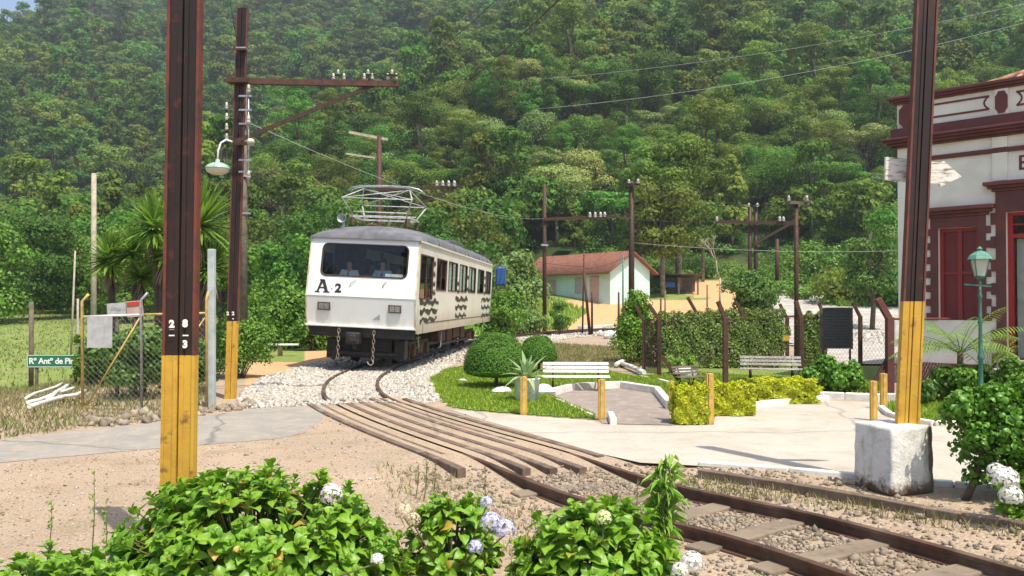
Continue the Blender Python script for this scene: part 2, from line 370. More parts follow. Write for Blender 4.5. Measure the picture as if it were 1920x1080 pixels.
def H(x, y):
    x = np.asarray(x, float); y = np.asarray(y, float)
    u = x/np.maximum(y, 1); right = sst(-.08, .06, u)
    z = (.09*np.clip(y-50, 0, 16)+.15*np.clip(y-66, 0, 20))*right+(.02*np.clip(y-45, 0, 41))*(1-right)
    px = 960+u*F; e = (565-np.interp(px, CPX, CPY))/F; s = .46+.03*np.sin(x*.03)
    yc = np.where(e < s-.05, np.maximum(28.5/np.maximum(s-e, .05), 96), 560)
    near = s*np.clip(y-86, 0, None); over = np.clip(y-yc, 0, None)
    near = near-s*over-.16*over
    nz = 2.6*np.sin(x*.09+1.3+y*.021)*np.sin(y*.075+x*.017)+1.6*np.sin(x*.17+y*.11)
    near = near+nz*sst(92, 130, y)
    ef = np.clip(.288+(u+.6)*.75, .30, .45); sf = .54; ycf = 92/np.maximum(sf-ef, .05)
    far = sf*np.clip(y-158, 0, None); o2 = np.clip(y-ycf, 0, None); far = far-sf*o2*.8
    nf = 11*np.sin(x*.022+.6+y*.006)*np.sin(y*.017+1)+6*np.sin(x*.045-y*.03)
    far = far+nf*sst(170, 260, y)
    hill = np.maximum(near, far)
    z = z+np.where(y > 86, np.maximum(hill, 0), 0)
    # trackbed lower than the rail heads, and low verges
    d = dtrack(x, y) if np.size(x) < 400000 else 9
    zone = (1-sst(8.2, 9.6, y))+sst(14.2, 15.0, y)*(1-sst(60, 64, y))
    z = z-.085*(1-sst(1.0, 1.6, d))*zone
    z = z-.03*(1-sst(1.8, 3.0, d))*(1-sst(7.6, 8.8, y))
    # slope dropping away to the left of the fenced corner
    z = z-.35*sst(-8.6, -11.5, x)*sst(13.6, 16.5, y)*(1-sst(40, 60, y))
    z = z+.02*np.sin(x*1.7+y)*np.sin(y*1.3)*sst(16, 20, y)
    return z
def H1(x, y): return float(H(np.array([x]), np.array([y]))[0])
def GH(px, py):
    z = 0.0
    for _ in range(12): p = G(px, py, z); z = .5*z+.5*H1(p.x, p.y)
    p.z = H1(p.x, p.y); return p
def inpoly(x, y, poly):
    x = np.asarray(x); c = np.zeros(x.shape, bool); n = len(poly)
    for i in range(n):
        (x1, y1), (x2, y2) = poly[i][:2], poly[(i+1) % n][:2]
        cond = ((y1 > y) != (y2 > y)); xi = (x2-x1)*(y-y1)/((y2-y1) if y2 != y1 else 1e-9)+x1
        c ^= cond & (x < xi)
    return c
def gp(pts, z=0.0): return [tuple(G(a, b, z)) for a, b in pts]
# zones measured on the ground
Z_ROADL = gp([(-700, 925), (-700, 850), (0, 826), (150, 808), (300, 792), (420, 775), (520, 762), (600, 757), (612, 768), (600, 790), (570, 812), (520, 823), (400, 833), (300, 841), (150, 854), (0, 868)])
Z_ROADR = gp([(842, 768), (900, 773), (980, 779), (1110, 789), (1128, 796), (1262, 799), (1338, 797), (1342, 776), (1400, 765), (1480, 757), (1550, 751), (1640, 755), (1652, 778), (1690, 786), (1752, 800), (1830, 801), (2300, 815), (2600, 960), (1930, 925), (1790, 912), (1620, 897), (1480, 884), (1312, 874), (1200, 868), (1120, 850), (1000, 815), (900, 786)])
Z_ALCOVE = gp([(1035, 741), (1075, 733), (1165, 729), (1228, 741), (1252, 768), (1260, 798), (1130, 795), (1112, 776), (1060, 753)])
Z_LAWN = gp([(805, 712), (820, 740), (846, 764), (900, 771), (1000, 779), (1112, 787), (1118, 780), (1058, 754), (1030, 742), (1036, 731), (1075, 722), (1165, 718), (1235, 730), (1262, 766), (1270, 775), (1330, 772), (1500, 735), (1640, 736), (1668, 720), (1300, 700), (1190, 708), (1120, 690), (1010, 690), (960, 686), (880, 686), (832, 694)])
Z_LAWN2 = gp([(1655, 762), (1700, 748), (1860, 752), (2200, 770), (2200, 800), (1760, 797), (1690, 784), (1662, 776)])
Z_OLIVE = gp([(1180, 712), (1230, 672), (1660, 668), (1672, 722), (1500, 742), (1240, 735)])
Z_DIRT = gp([(470, 756), (500, 700), (540, 668), (640, 655), (680, 650), (640, 700), (610, 757)])
Z_FARGRAVEL = gp([(1430, 600), (2300, 604), (2300, 690), (1560, 684), (1500, 650), (1440, 640)])
ys = [-40, -20, -8, -2, 1, 2.5]+list(np.arange(3.2, 26, .16)); y_ = 26.0
while y_ < 1500: y_ *= 1.021 if y_ < 110 else 1.035; ys.append(y_)
ys = np.array(ys); us = np.concatenate([np.linspace(-3.5, -1.0, 14), np.linspace(-.97, .97, 210), np.linspace(1.0, 3.5, 14)])
GX = us[None, :]*np.maximum(ys, 7)[:, None]; GY = np.repeat(ys[:, None], len(us), 1); GZ = H(GX.ravel(), GY.ravel()).reshape(GX.shape)
nr, nc = GX.shape; idx = np.arange(nr*nc).reshape(nr, nc)
faces = np.stack([idx[:-1, :-1], idx[:-1, 1:], idx[1:, 1:], idx[1:, :-1]], -1).reshape(-1, 4)
gme = fastmesh('ground', np.stack([GX, GY, GZ], -1).reshape(-1, 3), faces, smooth=True)
fx, fy = GX.ravel(), GY.ravel(); fu = fx/np.maximum(fy, 1)
nzz = np.sin(fx*1.1+fy*.7)*.5+np.sin(fx*.37-fy*.9)*.5
grass = np.clip(((fu > .02) & (fy > 69) & (fy < 90))*.85*(1-((np.hypot((fx-18)/3.2, (fy-74)/7) < 1) | (np.hypot((fx-25)/2.2, (fy-68)/5) < 1) | (np.hypot((fx-31)/2.5, (fy-70)/4) < 1)))+sst(-.40, -.47, fu+.03*nzz)*sst(16.5, 20, fy)+.3*sst(-.38, -.45, fu)*sst(11.6, 12.6, fy-.0*fx)+.7*(inpoly(fx, fy, Z_OLIVE)|inpoly(fx, fy, Z_LAWN)|inpoly(fx, fy, Z_LAWN2))+.75*((fu > -.33) & (fu < .03) & (fy > 31) & (fy < 86) & (dtrack(fx, fy) > 2.2))
    + .8*((fu > -.47) & (fu < -.24) & (fy > 24))+sst(.31, .35, fu+.02*nzz)*sst(64, 70, fy)*.9+.3*((fu > 0) & (fu < .16) & (fy > 23) & (fy < 32)), 0, 1)
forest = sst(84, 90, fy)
orange = np.clip(((fu > .02) & (fy > 46) & (fy < 69)).astype(float)*sst(0, .02, fu)+((np.hypot((fx-18)/3.2, (fy-74)/7) < 1) | (np.hypot((fx-25)/2.2, (fy-68)/5) < 1) | (np.hypot((fx-31)/2.5, (fy-70)/4) < 1))+.6*((fu > -.32) & (fu < -.2) & (fy < 32) & (fy > 14)), 0, 1)
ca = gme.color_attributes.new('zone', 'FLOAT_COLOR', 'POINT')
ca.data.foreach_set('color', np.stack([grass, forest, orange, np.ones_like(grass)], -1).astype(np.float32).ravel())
m, t, P, N, L = nt('soil')
at = N.new('ShaderNodeAttribute'); at.attribute_name = 'zone'; sp = N.new('ShaderNodeSeparateColor'); L.new(at.outputs['Color'], sp.inputs[0])
n1 = noise(N, L, .55, 6); n2 = noise(N, L, 5, 8, rough=.75); n3 = noise(N, L, 42, 6, rough=.8); n4 = noise(N, L, 1.6, 8, rough=.7)
sand = mixn(N, L, ramp(N, L, n1, .38, .64), (.39, .285, .20), (.31, .235, .17))
sand = mixn(N, L, ramp(N, L, n4, .5, .68), sand, (.27, .195, .12))
sand = mixn(N, L, ramp(N, L, n3, .53, .66), sand, (.54, .47, .39)); sand = mixn(N, L, ramp(N, L, n3, .46, .36), sand, (.13, .10, .07))
ora = mixn(N, L, ramp(N, L, n2, .4, .65), (.58, .37, .19), (.48, .25, .11))
gr = mixn(N, L, ramp(N, L, n2, .38, .62), (.11, .19, .03), (.24, .26, .08)); gr = mixn(N, L, ramp(N, L, n4, .55, .68), gr, (.34, .27, .14))
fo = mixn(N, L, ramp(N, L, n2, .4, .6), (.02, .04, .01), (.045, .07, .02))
def thr(src):   # ragged edge between two soils
    a = N.new('ShaderNodeMath'); a.operation = 'ADD'; L.new(src, a.inputs[0])
    b = N.new('ShaderNodeMath'); b.operation = 'MULTIPLY_ADD'; L.new(n2, b.inputs[0]); b.inputs[1].default_value = 1.4; b.inputs[2].default_value = -.7
    L.new(b.outputs[0], a.inputs[1]); return ramp(N, L, a.outputs[0], .42, .6)
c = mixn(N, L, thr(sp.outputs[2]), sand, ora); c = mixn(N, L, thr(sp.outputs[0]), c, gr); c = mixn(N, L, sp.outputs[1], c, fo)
L.new(c, P.inputs['Base Color']); P.inputs['Roughness'].default_value = .95; P.inputs['Specular IOR Level'].default_value = .2
L.new(bumpn(N, L, n3, .6, .012), P.inputs['Normal'])
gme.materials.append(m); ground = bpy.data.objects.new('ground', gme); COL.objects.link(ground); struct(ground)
def sheet(name, poly, z, mat, sub=True):
    me = bpy.data.meshes.new(name); me.from_pydata([(p[0], p[1], z) for p in poly], [], [tuple(range(len(poly)))])
    me.update()
    if me.polygons[0].normal.z < 0: me.flip_normals()
    me.materials.append(mat); o = bpy.data.objects.new(name, me); COL.objects.link(o); return struct(o)
def ROADMAT(name, a, b, d, s1=1.2, ag=90):
    m, t, P, N, L = nt(name)
    c = mixn(N, L, ramp(N, L, noise(N, L, s1, 6), .35, .65), a, b)
    c = mixn(N, L, ramp(N, L, noise(N, L, s1*3.3, 8, rough=.75), .48, .66), c, d)
    nn = noise(N, L, ag, 4, rough=.8); c2 = N.new('ShaderNodeHueSaturation'); L.new(c, c2.inputs['Color'])
    mr = N.new('ShaderNodeMapRange'); L.new(nn, mr.inputs[0]); mr.inputs[1].default_value = .35; mr.inputs[2].default_value = .65; mr.inputs[3].default_value = .8; mr.inputs[4].default_value = 1.18
    L.new(mr.outputs[0], c2.inputs['Value'])
    v = N.new('ShaderNodeTexVoronoi'); v.feature = 'DISTANCE_TO_EDGE'; v.inputs['Scale'].default_value = .22
    tc = N.new('ShaderNodeTexCoord'); dm = N.new('ShaderNodeMix'); dm.data_type = 'VECTOR'; dm.inputs[0].default_value = .3
    L.new(tc.outputs['Object'], dm.inputs[4]); nz2 = N.new('ShaderNodeTexNoise'); nz2.inputs['Scale'].default_value = 1.4; L.new(tc.outputs['Object'], nz2.inputs['Vector']); L.new(nz2.outputs['Color'], dm.inputs[5]); L.new(dm.outputs[1], v.inputs['Vector'])
    cc = mixn(N, L, ramp(N, L, v.outputs['Distance'], .006, .001), c2.outputs[0], tuple(x*.72 for x in b))
    L.new(cc, P.inputs['Base Color']); P.inputs['Roughness'].default_value = .9; P.inputs['Specular IOR Level'].default_value = .25
    L.new(bumpn(N, L, nn, .4, .004), P.inputs['Normal']); return m
MT['asphalt'] = ROADMAT('worn_asphalt', (.30, .27, .235), (.25, .23, .205), (.36, .31, .25))
MT['slab'] = ROADMAT('pale_concrete_road', (.46, .42, .36), (.40, .365, .31), (.36, .31, .25), s1=.5)
MT['paving'] = ROADMAT('alcove_paving', (.27, .22, .19), (.22, .185, .165), (.36, .3, .25))
MT['lawnsoil'] = M('lawn_soil', (.06, .15, .015), (.13, .23, .03), (.2, .2, .06), scale=3, rough=.95, s3=9)
MT['gravelbed'] = M('gravel_bed', (.34, .31, .27), (.5, .46, .41), (.2, .19, .17), scale=1.3, rough=.95, bump=.6, s3=40, lo3=.56, hi3=.66)
MT['crossing'] = M('dusty_crossing', (.38, .275, .19), (.30, .22, .155), (.16, .115, .08), scale=2.4, rough=.95, bump=.4, s3=16, lo3=.6, hi3=.75)
sheet('road', Z_ROADL, .004, MT['asphalt']); sheet('road', Z_ROADR, .004, MT['slab'])
sheet('path', Z_ALCOVE, .008, MT['paving'])
def hsheet(name, poly, dz, mat, step=.5):
    P_ = np.array([p[:2] for p in poly]); x0, y0 = P_.min(0); x1, y1 = P_.max(0)
    xs = np.arange(x0, x1+step, step); yy = np.arange(y0, y1+step, step); X, Y = np.meshgrid(xs, yy); Z = H(X.ravel(), Y.ravel())+dz
    k = np.arange(X.size).reshape(X.shape); q = np.stack([k[:-1, :-1], k[:-1, 1:], k[1:, 1:], k[1:, :-1]], -1).reshape(-1, 4)
    cx = X.ravel()[q].mean(1); cy = Y.ravel()[q].mean(1); q = q[inpoly(cx, cy, poly)]
    me = fastmesh(name, np.stack([X.ravel(), Y.ravel(), Z], -1), q, smooth=True); me.materials.append(mat)
    o = bpy.data.objects.new(name, me); COL.objects.link(o); return struct(o)
hsheet('lawn', Z_LAWN, .012, MT['lawnsoil'], .12); hsheet('lawn', Z_LAWN2, .012, MT['lawnsoil'], .12)
hsheet('gravel_yard', Z_FARGRAVEL, .05, MT['gravelbed'], .5)
# haul of short grass over the lawns
def blades(name, n, poly, hgt, mat, label, cat, wd=.009, excl=None, rng=RG, zoff=.01, mask=None):
    P_ = np.array([p[:2] for p in poly]); x0, y0 = P_.min(0); x1, y1 = P_.max(0)
    X = rng.uniform(x0, x1, n*3); Y = rng.uniform(y0, y1, n*3); k = inpoly(X, Y, poly)
    if excl is not None: k &= ~inpoly(X, Y, excl)
    if mask is not None: k &= mask(X, Y)
    X, Y = X[k][:n], Y[k][:n]; n = len(X); Z = H(X, Y)+zoff; a = rng.uniform(0, 6.28, n); h = hgt*rng.uniform(.5, 1.4, n)
    lean = rng.normal(size=(n, 2))*h[:, None]*.4; w = np.stack([np.cos(a), np.sin(a)], 1)*wd*rng.uniform(.7, 1.4, (n, 1))
    V = np.stack([np.stack([X-w[:, 0], Y-w[:, 1], Z], 1), np.stack([X+w[:, 0], Y+w[:, 1], Z], 1), np.stack([X+lean[:, 0], Y+lean[:, 1], Z+h], 1)], 1).reshape(-1, 3)
    me = fastmesh(name, V, np.arange(3*n).reshape(-1, 3)); me.materials.append(MT[mat]); o = bpy.data.objects.new(name, me); COL.objects.link(o)
    return tag(o, label, cat, None, 'stuff')
blades('lawn_grass', 60000, Z_LAWN, .045, 'grass', 'short bright green grass of the garden lawn beside the train', 'grass', excl=Z_ALCOVE, wd=.012)
blades('lawn_grass', 9000, Z_LAWN2, .06, 'grass', 'green grass strip beside the station road behind the white block', 'grass', wd=.012)
MEADOW = [(-30, 17), (-7.6, 17), (-9.5, 22), (-22, 84), (-75, 84)]
blades('meadow_grass', 26000, MEADOW, .11, 'meadow', 'rough yellow green meadow grass on the left below the hill', 'grass', wd=.03)
blades('dry_verge_grass', 12000, gp([(-300, 840), (0, 824), (150, 805), (300, 790), (396, 770), (400, 720), (150, 700), (-300, 700)]), .1, 'drygrass', 'dry trampled grass around the fenced corner by the left road', 'grass', wd=.012, excl=Z_ROADL)
blades('dry_verge_grass', 9000, gp([(985, 690), (1200, 690), (1200, 655), (1010, 645)]), .1, 'drygrass', 'dry grass on the low bank between the bench and the far rails', 'grass', wd=.015)
blades('bank_grass', 16000, [(24, 64), (42, 64), (50, 86), (30, 86)], .5, 'weed', 'fresh green weeds over the earth bank left of the station', 'grass', wd=.09, mask=lambda X, Y: (np.sin(X*.5)*np.sin(Y*.4+1) > -.25))
blades('bank_grass', 15000, [(-9.5, 31), (-4.6, 31), (-2.5, 39), (-1, 43), (3.3, 51), (5.4, 60), (4, 68), (-12, 80)], .34, 'weed', 'mixed green weeds and scrub along the line behind the train', 'grass', wd=.05)
blades('verge_weed', 1500, gp([(1240, 905), (1500, 925), (1920, 1000), (1920, 985), (1500, 905), (1300, 885)]), .07, 'drygrass', 'sparse dry grass between the near rail and the old edge beam', 'grass', wd=.006)
blades('verge_weed', 550, gp([(700, 870), (760, 1000), (1000, 1060), (1150, 1060), (1000, 930), (850, 880)]), .06, 'drygrass', 'sparse weeds growing between the left rail and the hydrangeas', 'grass', wd=.006)
# ------------------------------------------------------------------ stones
CUBE = (np.array([(a*.5, b*.5, c*.5) for c in (-1, 1) for a, b in ((-1, -1), (1, -1), (1, 1), (-1, 1))])*np.array([1, .8, .62]),
        np.array([(3, 2, 1, 0), (4, 5, 6, 7), (0, 1, 5, 4), (1, 2, 6, 5), (2, 3, 7, 6), (3, 0, 4, 7)]))
def stones(name, n, X, Y, size, mat, label, rng=RG, zj=0.0, sink=.2, group=None):
    n = len(X); Z = H(X, Y)+zj
    S = size*rng.lognormal(0, .35, n); P_ = np.stack([X, Y, Z+S*(.5-sink)*.6], 1)
    N_ = rdir(n, rng); N_[:, 2] = np.abs(N_[:, 2])+.5
    v, f = scatter(CUBE, P_, N_, rdir(n, rng), S); v = v+rng.normal(size=v.shape)*np.repeat(S, 8)[:, None]*.11
    me = fastmesh(name, v, f); me.materials.append(MT[mat]); o = bpy.data.objects.new(name, me); COL.objects.link(o)
    return tag(o, label, 'gravel', group, 'stuff')
def band(n, s0, s1, w0, w1, rng=RG, edge=True):
    s = rng.uniform(s0, s1, n); o_ = rng.uniform(-1, 1, n); a = np.where(o_ < 0, -o_*w0, -o_*w1)  # w0 right width, w1 left width
    a = np.where(o_ < 0, o_*w1*-1, o_*w0*-1); p = track_at(s, a); return p[:, 0], p[:, 1]
s1, s2, s3 = s_of_y(14.3), s_of_y(32), s_of_y(54)
X, Y = band(24000, s1, s_of_y(24), 1.9, 2.0)
X2 = RG.uniform(-7, -3.8, 9000); Y2 = RG.uniform(14.6, 22, 9000)
k = inpoly(X2, Y2, gp([(500, 757), (498, 742), (530, 715), (572, 698), (620, 690), (660, 690), (640, 730), (640, 757)])); X = np.append(X, X2[k]); Y = np.append(Y, Y2[k])
k = ~inpoly(X, Y, Z_LAWN) & ~inpoly(X, Y, Z_ROADR); X, Y = X[k], Y[k]
stones('ballast', 0, X, Y, .034, 'ballastw', 'pale crushed stone ballast around the rails below the train')
X, Y = band(9000, s_of_y(24), s3, 2.1, 1.8); X3, Y3 = band(9000, s_of_y(36.5), s_of_y(52), 3.6, .8); X, Y = np.append(X, X3), np.append(Y, Y3); stones('ballast', 0, X, Y, .06, 'ballastw', 'pale crushed stone ballast of the line behind the train')
sA, sB = s_of_y(2.5), s_of_y(8.75)
X, Y = band(6500, sA, sB, .46, .46); stones('ballast', 0, X, Y, .022, 'ballastd', 'dusty grey brown stones between the two foreground rails', zj=.0)
X, Y = band(6000, sA, sB, 1.9, 0); k = (dtrack(X, Y) > .62) & ~inpoly(X, Y, Z_ROADR); stones('ballast', 0, X[k], Y[k], .024, 'ballastd', 'mixed grey stones between the right foreground rail and the old edge beam')
X, Y = band(6500, sA, sB+.6, 0, 1.55); k = dtrack(X, Y) > .62; stones('ballast', 0, X[k], Y[k], .02, 'ballastd', 'loose stones left of the foreground rails beside the hydrangeas')
X = RG.uniform(-7, 3, 5200); Y = RG.uniform(4.6, 13, 5200); k = (dtrack(X, Y) > .9) & ~inpoly(X, Y, Z_ROADL) & ~inpoly(X, Y, Z_ROADR); k &= RG.uniform(0, 1, 5200) < .55
stones('pebbles', 0, X[k], Y[k], .012, 'ballastw', 'small pebbles scattered over the sandy foreground')
X = RG.uniform(-8, 3, 9000); Y = RG.uniform(4.4, 12.5, 9000); k = (dtrack(X, Y) > .9) & ~inpoly(X, Y, Z_ROADL) & ~inpoly(X, Y, Z_ROADR)
stones('pebbles', 0, X[k], Y[k], .009, 'ballastd', 'brown grit scattered over the sandy foreground')
X = RG.uniform(-7, 4, 900); Y = RG.uniform(4.4, 13, 900); k = ~inpoly(X, Y, Z_ROADL) & ~inpoly(X, Y, Z_ROADR); X, Y = X[k][:260], Y[k][:260]; n_ = len(X); N_ = rdir(n_)*.3+np.array([0, 0, 1]); v, f = scatter(BROAD, np.stack([X, Y, H(X, Y)+.008], 1), N_, rdir(n_), .035*RG.uniform(.5, 1.4, n_)); lm = fastmesh('leaf_litter', v, f); lm.materials.append(MT['deadleaf']); lo_ = bpy.data.objects.new('leaf_litter', lm); COL.objects.link(lo_); tag(lo_, 'dry fallen leaves scattered over the foreground dirt', 'leaves', None, 'stuff')
X = RG.uniform(14, 34, 14000); Y = RG.uniform(20, 60, 14000); k = inpoly(X, Y, Z_FARGRAVEL) & (Y < 45); stones('ballast', 0, X[k], Y[k], .11, 'ballastw', 'pale gravel of the yard behind the notice board')
X = RG.uniform(-8, -3.4, 1500); Y = RG.uniform(11.6, 15, 1500); k = inpoly(X, Y, gp([(150, 806), (160, 770), (395, 762), (470, 758), (500, 762), (400, 776), (300, 791)]))
stones('rubble', 0, X[k], Y[k], .07, 'ballastd', 'dark rubble along the foot of the yellow framed fence')
# ------------------------------------------------------------------ track
TZ = np.array([(H1(p[0], p[1])+.085)*float(sst(30, 36, p[1]))+.12*float(sst(30, 38, p[1])) for p in TC])
RP = [(-.055, -.115), (.055, -.115), (.055, -.103), (.012, -.092), (.009, -.035), (.032, -.027), (.032, -.003), (.026, 0), (-.026, 0), (-.032, -.003), (-.032, -.027), (-.009, -.035), (-.012, -.092), (-.055, -.103)]
def rail_mb(s0, s1, off, step=.35, prof=RP, dz=0.0, sc=1.0, flip=1):
    mb = MB(); ss = np.linspace(s0, s1, max(3, int((s1-s0)/step))); n = len(prof); vs = []
    for s in ss:
        for (a, b) in prof:
            p = track_at(s, off+a*sc); vs.append((p[0], p[1], b*sc+dz+float(np.interp(s, TS, TZ))))
    fs = [(i*n+j, i*n+(j+1) % n, (i+1)*n+(j+1) % n, (i+1)*n+j) for i in range(len(ss)-1) for j in range(n)]
    fs = [f[::-1] for f in fs]+[tuple(range(n)), tuple(range((len(ss)-1)*n+n-1, (len(ss)-1)*n-1, -1))]
    return mb.add(vs, fs)
MT['railsteel'] = M('rusty_rail', (.12, .06, .038), (.06, .032, .022), (.2, .13, .09), scale=5, rough=.6, metal=.35, bump=.25, s3=2, lo3=.5, hi3=.7)
tk = thing('railway_track', 'narrow railway track curving from the bottom right corner under the white train', 'railway track', (TC[0][0], TC[0][1], -.1))
obj('rail', rail_mb(0, TS[-1]-1, .53), 'railsteel', tk); obj('rail', rail_mb(0, TS[-1]-1, -.53), 'railsteel', tk)
MT['sleeper'] = M('dusty_sleeper', (.22, .17, .12), (.165, .125, .09), (.10, .075, .055), scale=3, rough=.95, bump=.5, s3=12)
s = 2.6
while s < TS[-1]-2:
    p = track_at(s); yv = p[1]; 
    if not (9.3 < yv < 14.4):
        nrm = track_at(s, 1)-p; a = math.atan2(nrm[1], nrm[0]); mb = MB(); mb.box((p[0], p[1], -.150+(.004 if yv > 9 else .018)), (1.75 if yv > 9 else 1.5, .2, .1), rot=a)
        if yv < 32: obj('sleeper', mb, 'sleeper', tk, bevel=.012)
    s += .68
# the level crossing: dusty fill between lengths of old rail
MT['guard'] = M('dusty_old_rail', (.17, .115, .085), (.10, .068, .05), (.26, .2, .15), scale=5, rough=.8, metal=.1, bump=.4, s3=3, lo3=.52, hi3=.68)
cr = thing('level_crossing', 'level crossing of old rails laid lengthwise in dusty fill between both roads', 'crossing', (-1.5, 12, 0))
mb = MB(); ss = np.linspace(s_of_y(8.72), s_of_y(14.9), 26)
row = [[(*track_at(s_+.10*math.sin(o_*11)*(k_ < 4), o_*(.9 if k_ < 5 else .97)), -.010+.004*math.sin(k_*2+o_*9)-.105*max(0, 1-k_/3.5)**1.2-(.05 if abs(o_) > .99 else 0)) for o_ in np.linspace(-1.0, 1.0, 15)] for k_, s_ in enumerate(ss)]
vs = [v for r_ in row for v in r_]; mb.add(vs, [(i*15+j+1, i*15+j, (i+1)*15+j, (i+1)*15+j+1) for i in range(25) for j in range(14)], True)
obj('crossing_fill', mb, 'crossing', cr)
FLAT = [(-.030, -.11), (.030, -.11), (.030, -.01), (.024, 0), (-.024, 0), (-.030, -.01)]
SLAB = [(-.045, -.12), (.045, -.12), (.045, -.008), (.038, 0), (-.038, 0), (-.045, -.008)]
for off, y0, y1, pr, dz in ((.95, 9.0, 14.75, SLAB, .028), (.33, 8.8, 14.9, SLAB, .014), (.08, 8.7, 14.9, SLAB, .012), (-.2, 8.6, 14.9, SLAB, .014), (-.37, 10.2, 14.9, FLAT, .004), (-.72, 9.05, 14.6, SLAB, .018), (.74, 9.9, 14.8, FLAT, .002)):
    cx = s_of_y(y0); obj('guard_rail', rail_mb(cx, s_of_y(y1), off, prof=pr, dz=dz), 'guard', cr)
# old beam and kerb at the right of the foreground track
ep = [G(1312, 883), G(1480, 908), G(1620, 932), G(1740, 955), G(1920, 984), G(2250, 1040)]
mb = MB()
for a, b in zip(ep[:-1], ep[1:]): mb.beam(a+Vector((0, 0, -.045)), b+(b-a).normalized()*.0+Vector((0, 0, -.045)), .10, .13)
solo('edge_beam', mb, 'guard', 'long rusty beam edging the ballast in front of the white concrete block', 'beam', bevel=.008)
def kerb(pts, w=.12, h=.1, mat='whitekerb', z=0, name='kerb', seg=None):
    mb = MB(); P_ = [G(a, b) for a, b in pts]
    for a, b in zip(P_[:-1], P_[1:]):
        L_ = (b-a).length; n = max(1, int(round(L_/.8))); d = (b-a)/n
        for i in range(n):
            q0 = a+d*i; q1 = a+d*(i+1)-d.normalized()*.012; mb.beam(q0+Vector((0, 0, z+h/2-.02)), q1+Vector((0, 0, z+h/2-.02+rnd.uniform(-.004, .004))), w+rnd.uniform(-.006, .006), h+.04)
    o = obj(name, mb, mat, bevel=.015); return struct(o)
MT['whitekerb'] = M('white_kerb', (.72, .7, .65), (.55, .52, .46), (.33, .28, .22), scale=4, rough=.9, bump=.5, s3=9, lo3=.62, hi3=.75)
kerb([(1038, 741), (1075, 731), (1165, 727), (1232, 738), (1256, 768)], .12, .13)
kerb([(1045, 750), (1062, 757), (1112, 781)], .05, .03)
kerb([(1342, 779), (1400, 766), (1480, 757), (1552, 751)], .12, .09)
kerb([(1530, 747), (1585, 749), (1640, 752), (1690, 750)], .16, .12)
kerb([(1652, 768), (1668, 781), (1700, 790), (1752, 798), (1830, 800), (2100, 812)], .09, .07)
kerb([(1310, 872), (1480, 884), (1620, 896), (1790, 911), (2200, 950)], .07, .045)
kerb([(1145, 784), (1150, 797)], .09, .1)
kerb([(1236, 716), (1262, 723)], .07, .07); kerb([(1200, 708), (1215, 710)], .07, .05)
# ================================================================== POLES MADE OF OLD RAILS
def rail_pole(base, top, name, label, cat, ytop, w=.2, group=None, yb=None):
    """two old rails stood face to face; lower part yellow"""
    base, top = Vector(base), Vector(top); t = thing(name, label, cat, base, group=group)
    d = (top-base); f = (ytop-base.z)/d.z; mid = base+d*f; k = w/.2
    def sec(p, q, hw, hd, off): # box section piece
        mb.prism([p+Vector((off-hw, -hd, 0)), p+Vector((off+hw, -hd, 0)), p+Vector((off+hw, hd, 0)), p+Vector((off-hw, hd, 0))][::-1], q-p)
    for p, q, mw, me_ in ((base, mid, 'yellow', 'yellow'), (mid, top, 'rail_web', 'rail_edge')):
        for s_, nm in ((-1, 'left'), (1, 'right')):
            mb = MB(); sec(p, q, .009*k, .034*k, s_*.092*k); obj('flange', mb, me_, t)
            mb = MB(); sec(p, q, .0385*k, .024*k, s_*.0445*k)
            sec(p, q, .013*k, .031*k, s_*.0195*k)
            obj('rail_web', mb, mw, t)
    return t, base, d
A0, A1 = W(332, 1069, 5.4), W(348, 0, 5.4)
A1 = A0+(A1-A0)*(4.3/(A1.z-A0.z)); A0 = A0-Vector((0, 0, .02))
tA, b_, d_ = rail_pole(A0, A1, 'rail_pole', 'tall dark pole of twin old rails with yellow foot behind the left hydrangea', 'pole', 1.36, .205)
def on_pole(px, py, s, size, bold=.008, t=None, Y=5.33, flat=None):
    me = text_mesh(s, size, .0015, bold) if flat is None else None
    p = W(px, py, Y); Mx = Matrix.Translation(p) @ Matrix.Rotation(R(90), 4, 'X')
    if me is None:
        mb = MB(); mb.box(p, flat); obj('marking', mb, 'mark', t)
    else:
        me.transform(Mx); obj('marking', me, 'mark', t)
on_pole(322, 608, '2', .062, .004, tA, 5.355)
for px, py, s_ in ((346, 607, '8'), (346, 646, '3')): on_pole(px+1, py, s_, .062, .004, tA, 5.355)
for px, py in ((322, 629), (348, 629)): on_pole(px, py, '', 0, t=tA, Y=5.36, flat=(.036, .004, .008))
mb = MB(); mb.box(W(322, 618, 5.36), (.03, .003, .003)); obj('marking', mb, 'mark', tA)
B0, B1 = W(432, 748, 14.9), W(455, 15, 14.9)
tB, b_, d_ = rail_pole(B0-Vector((0, 0, .05)), B1, 'catenary_pole', 'rusty rail pole with yellow foot holding the long bracket arm left of the train', 'pole', 1.355, .19)
for px, py, s_ in ((427, 588, '2'), (437, 588, '2'), (437, 597, '-')): on_pole(px, py, s_, .085, .004, tB, 14.83)
mb = MB(); mb.box(W(455, 92, 14.85), (.17, .2, .02)); obj('strap', mb, 'steel', tB)
mb = MB(); a = W(428, 152, 14.8); b = W(748, 158, 15.6); mb.beam(a, b, .1, .1); obj('bracket_arm', mb, 'rust', tB)
mb = MB(); mb.beam(W(436, 268, 14.75), W(700, 160, 15.5), .07, .07); obj('brace', mb, 'rustdark', tB)
mb = MB(); mb.box(W(447, 152, 14.85), (.36, .2, .08)); obj('clamp', mb, 'rust', tB)
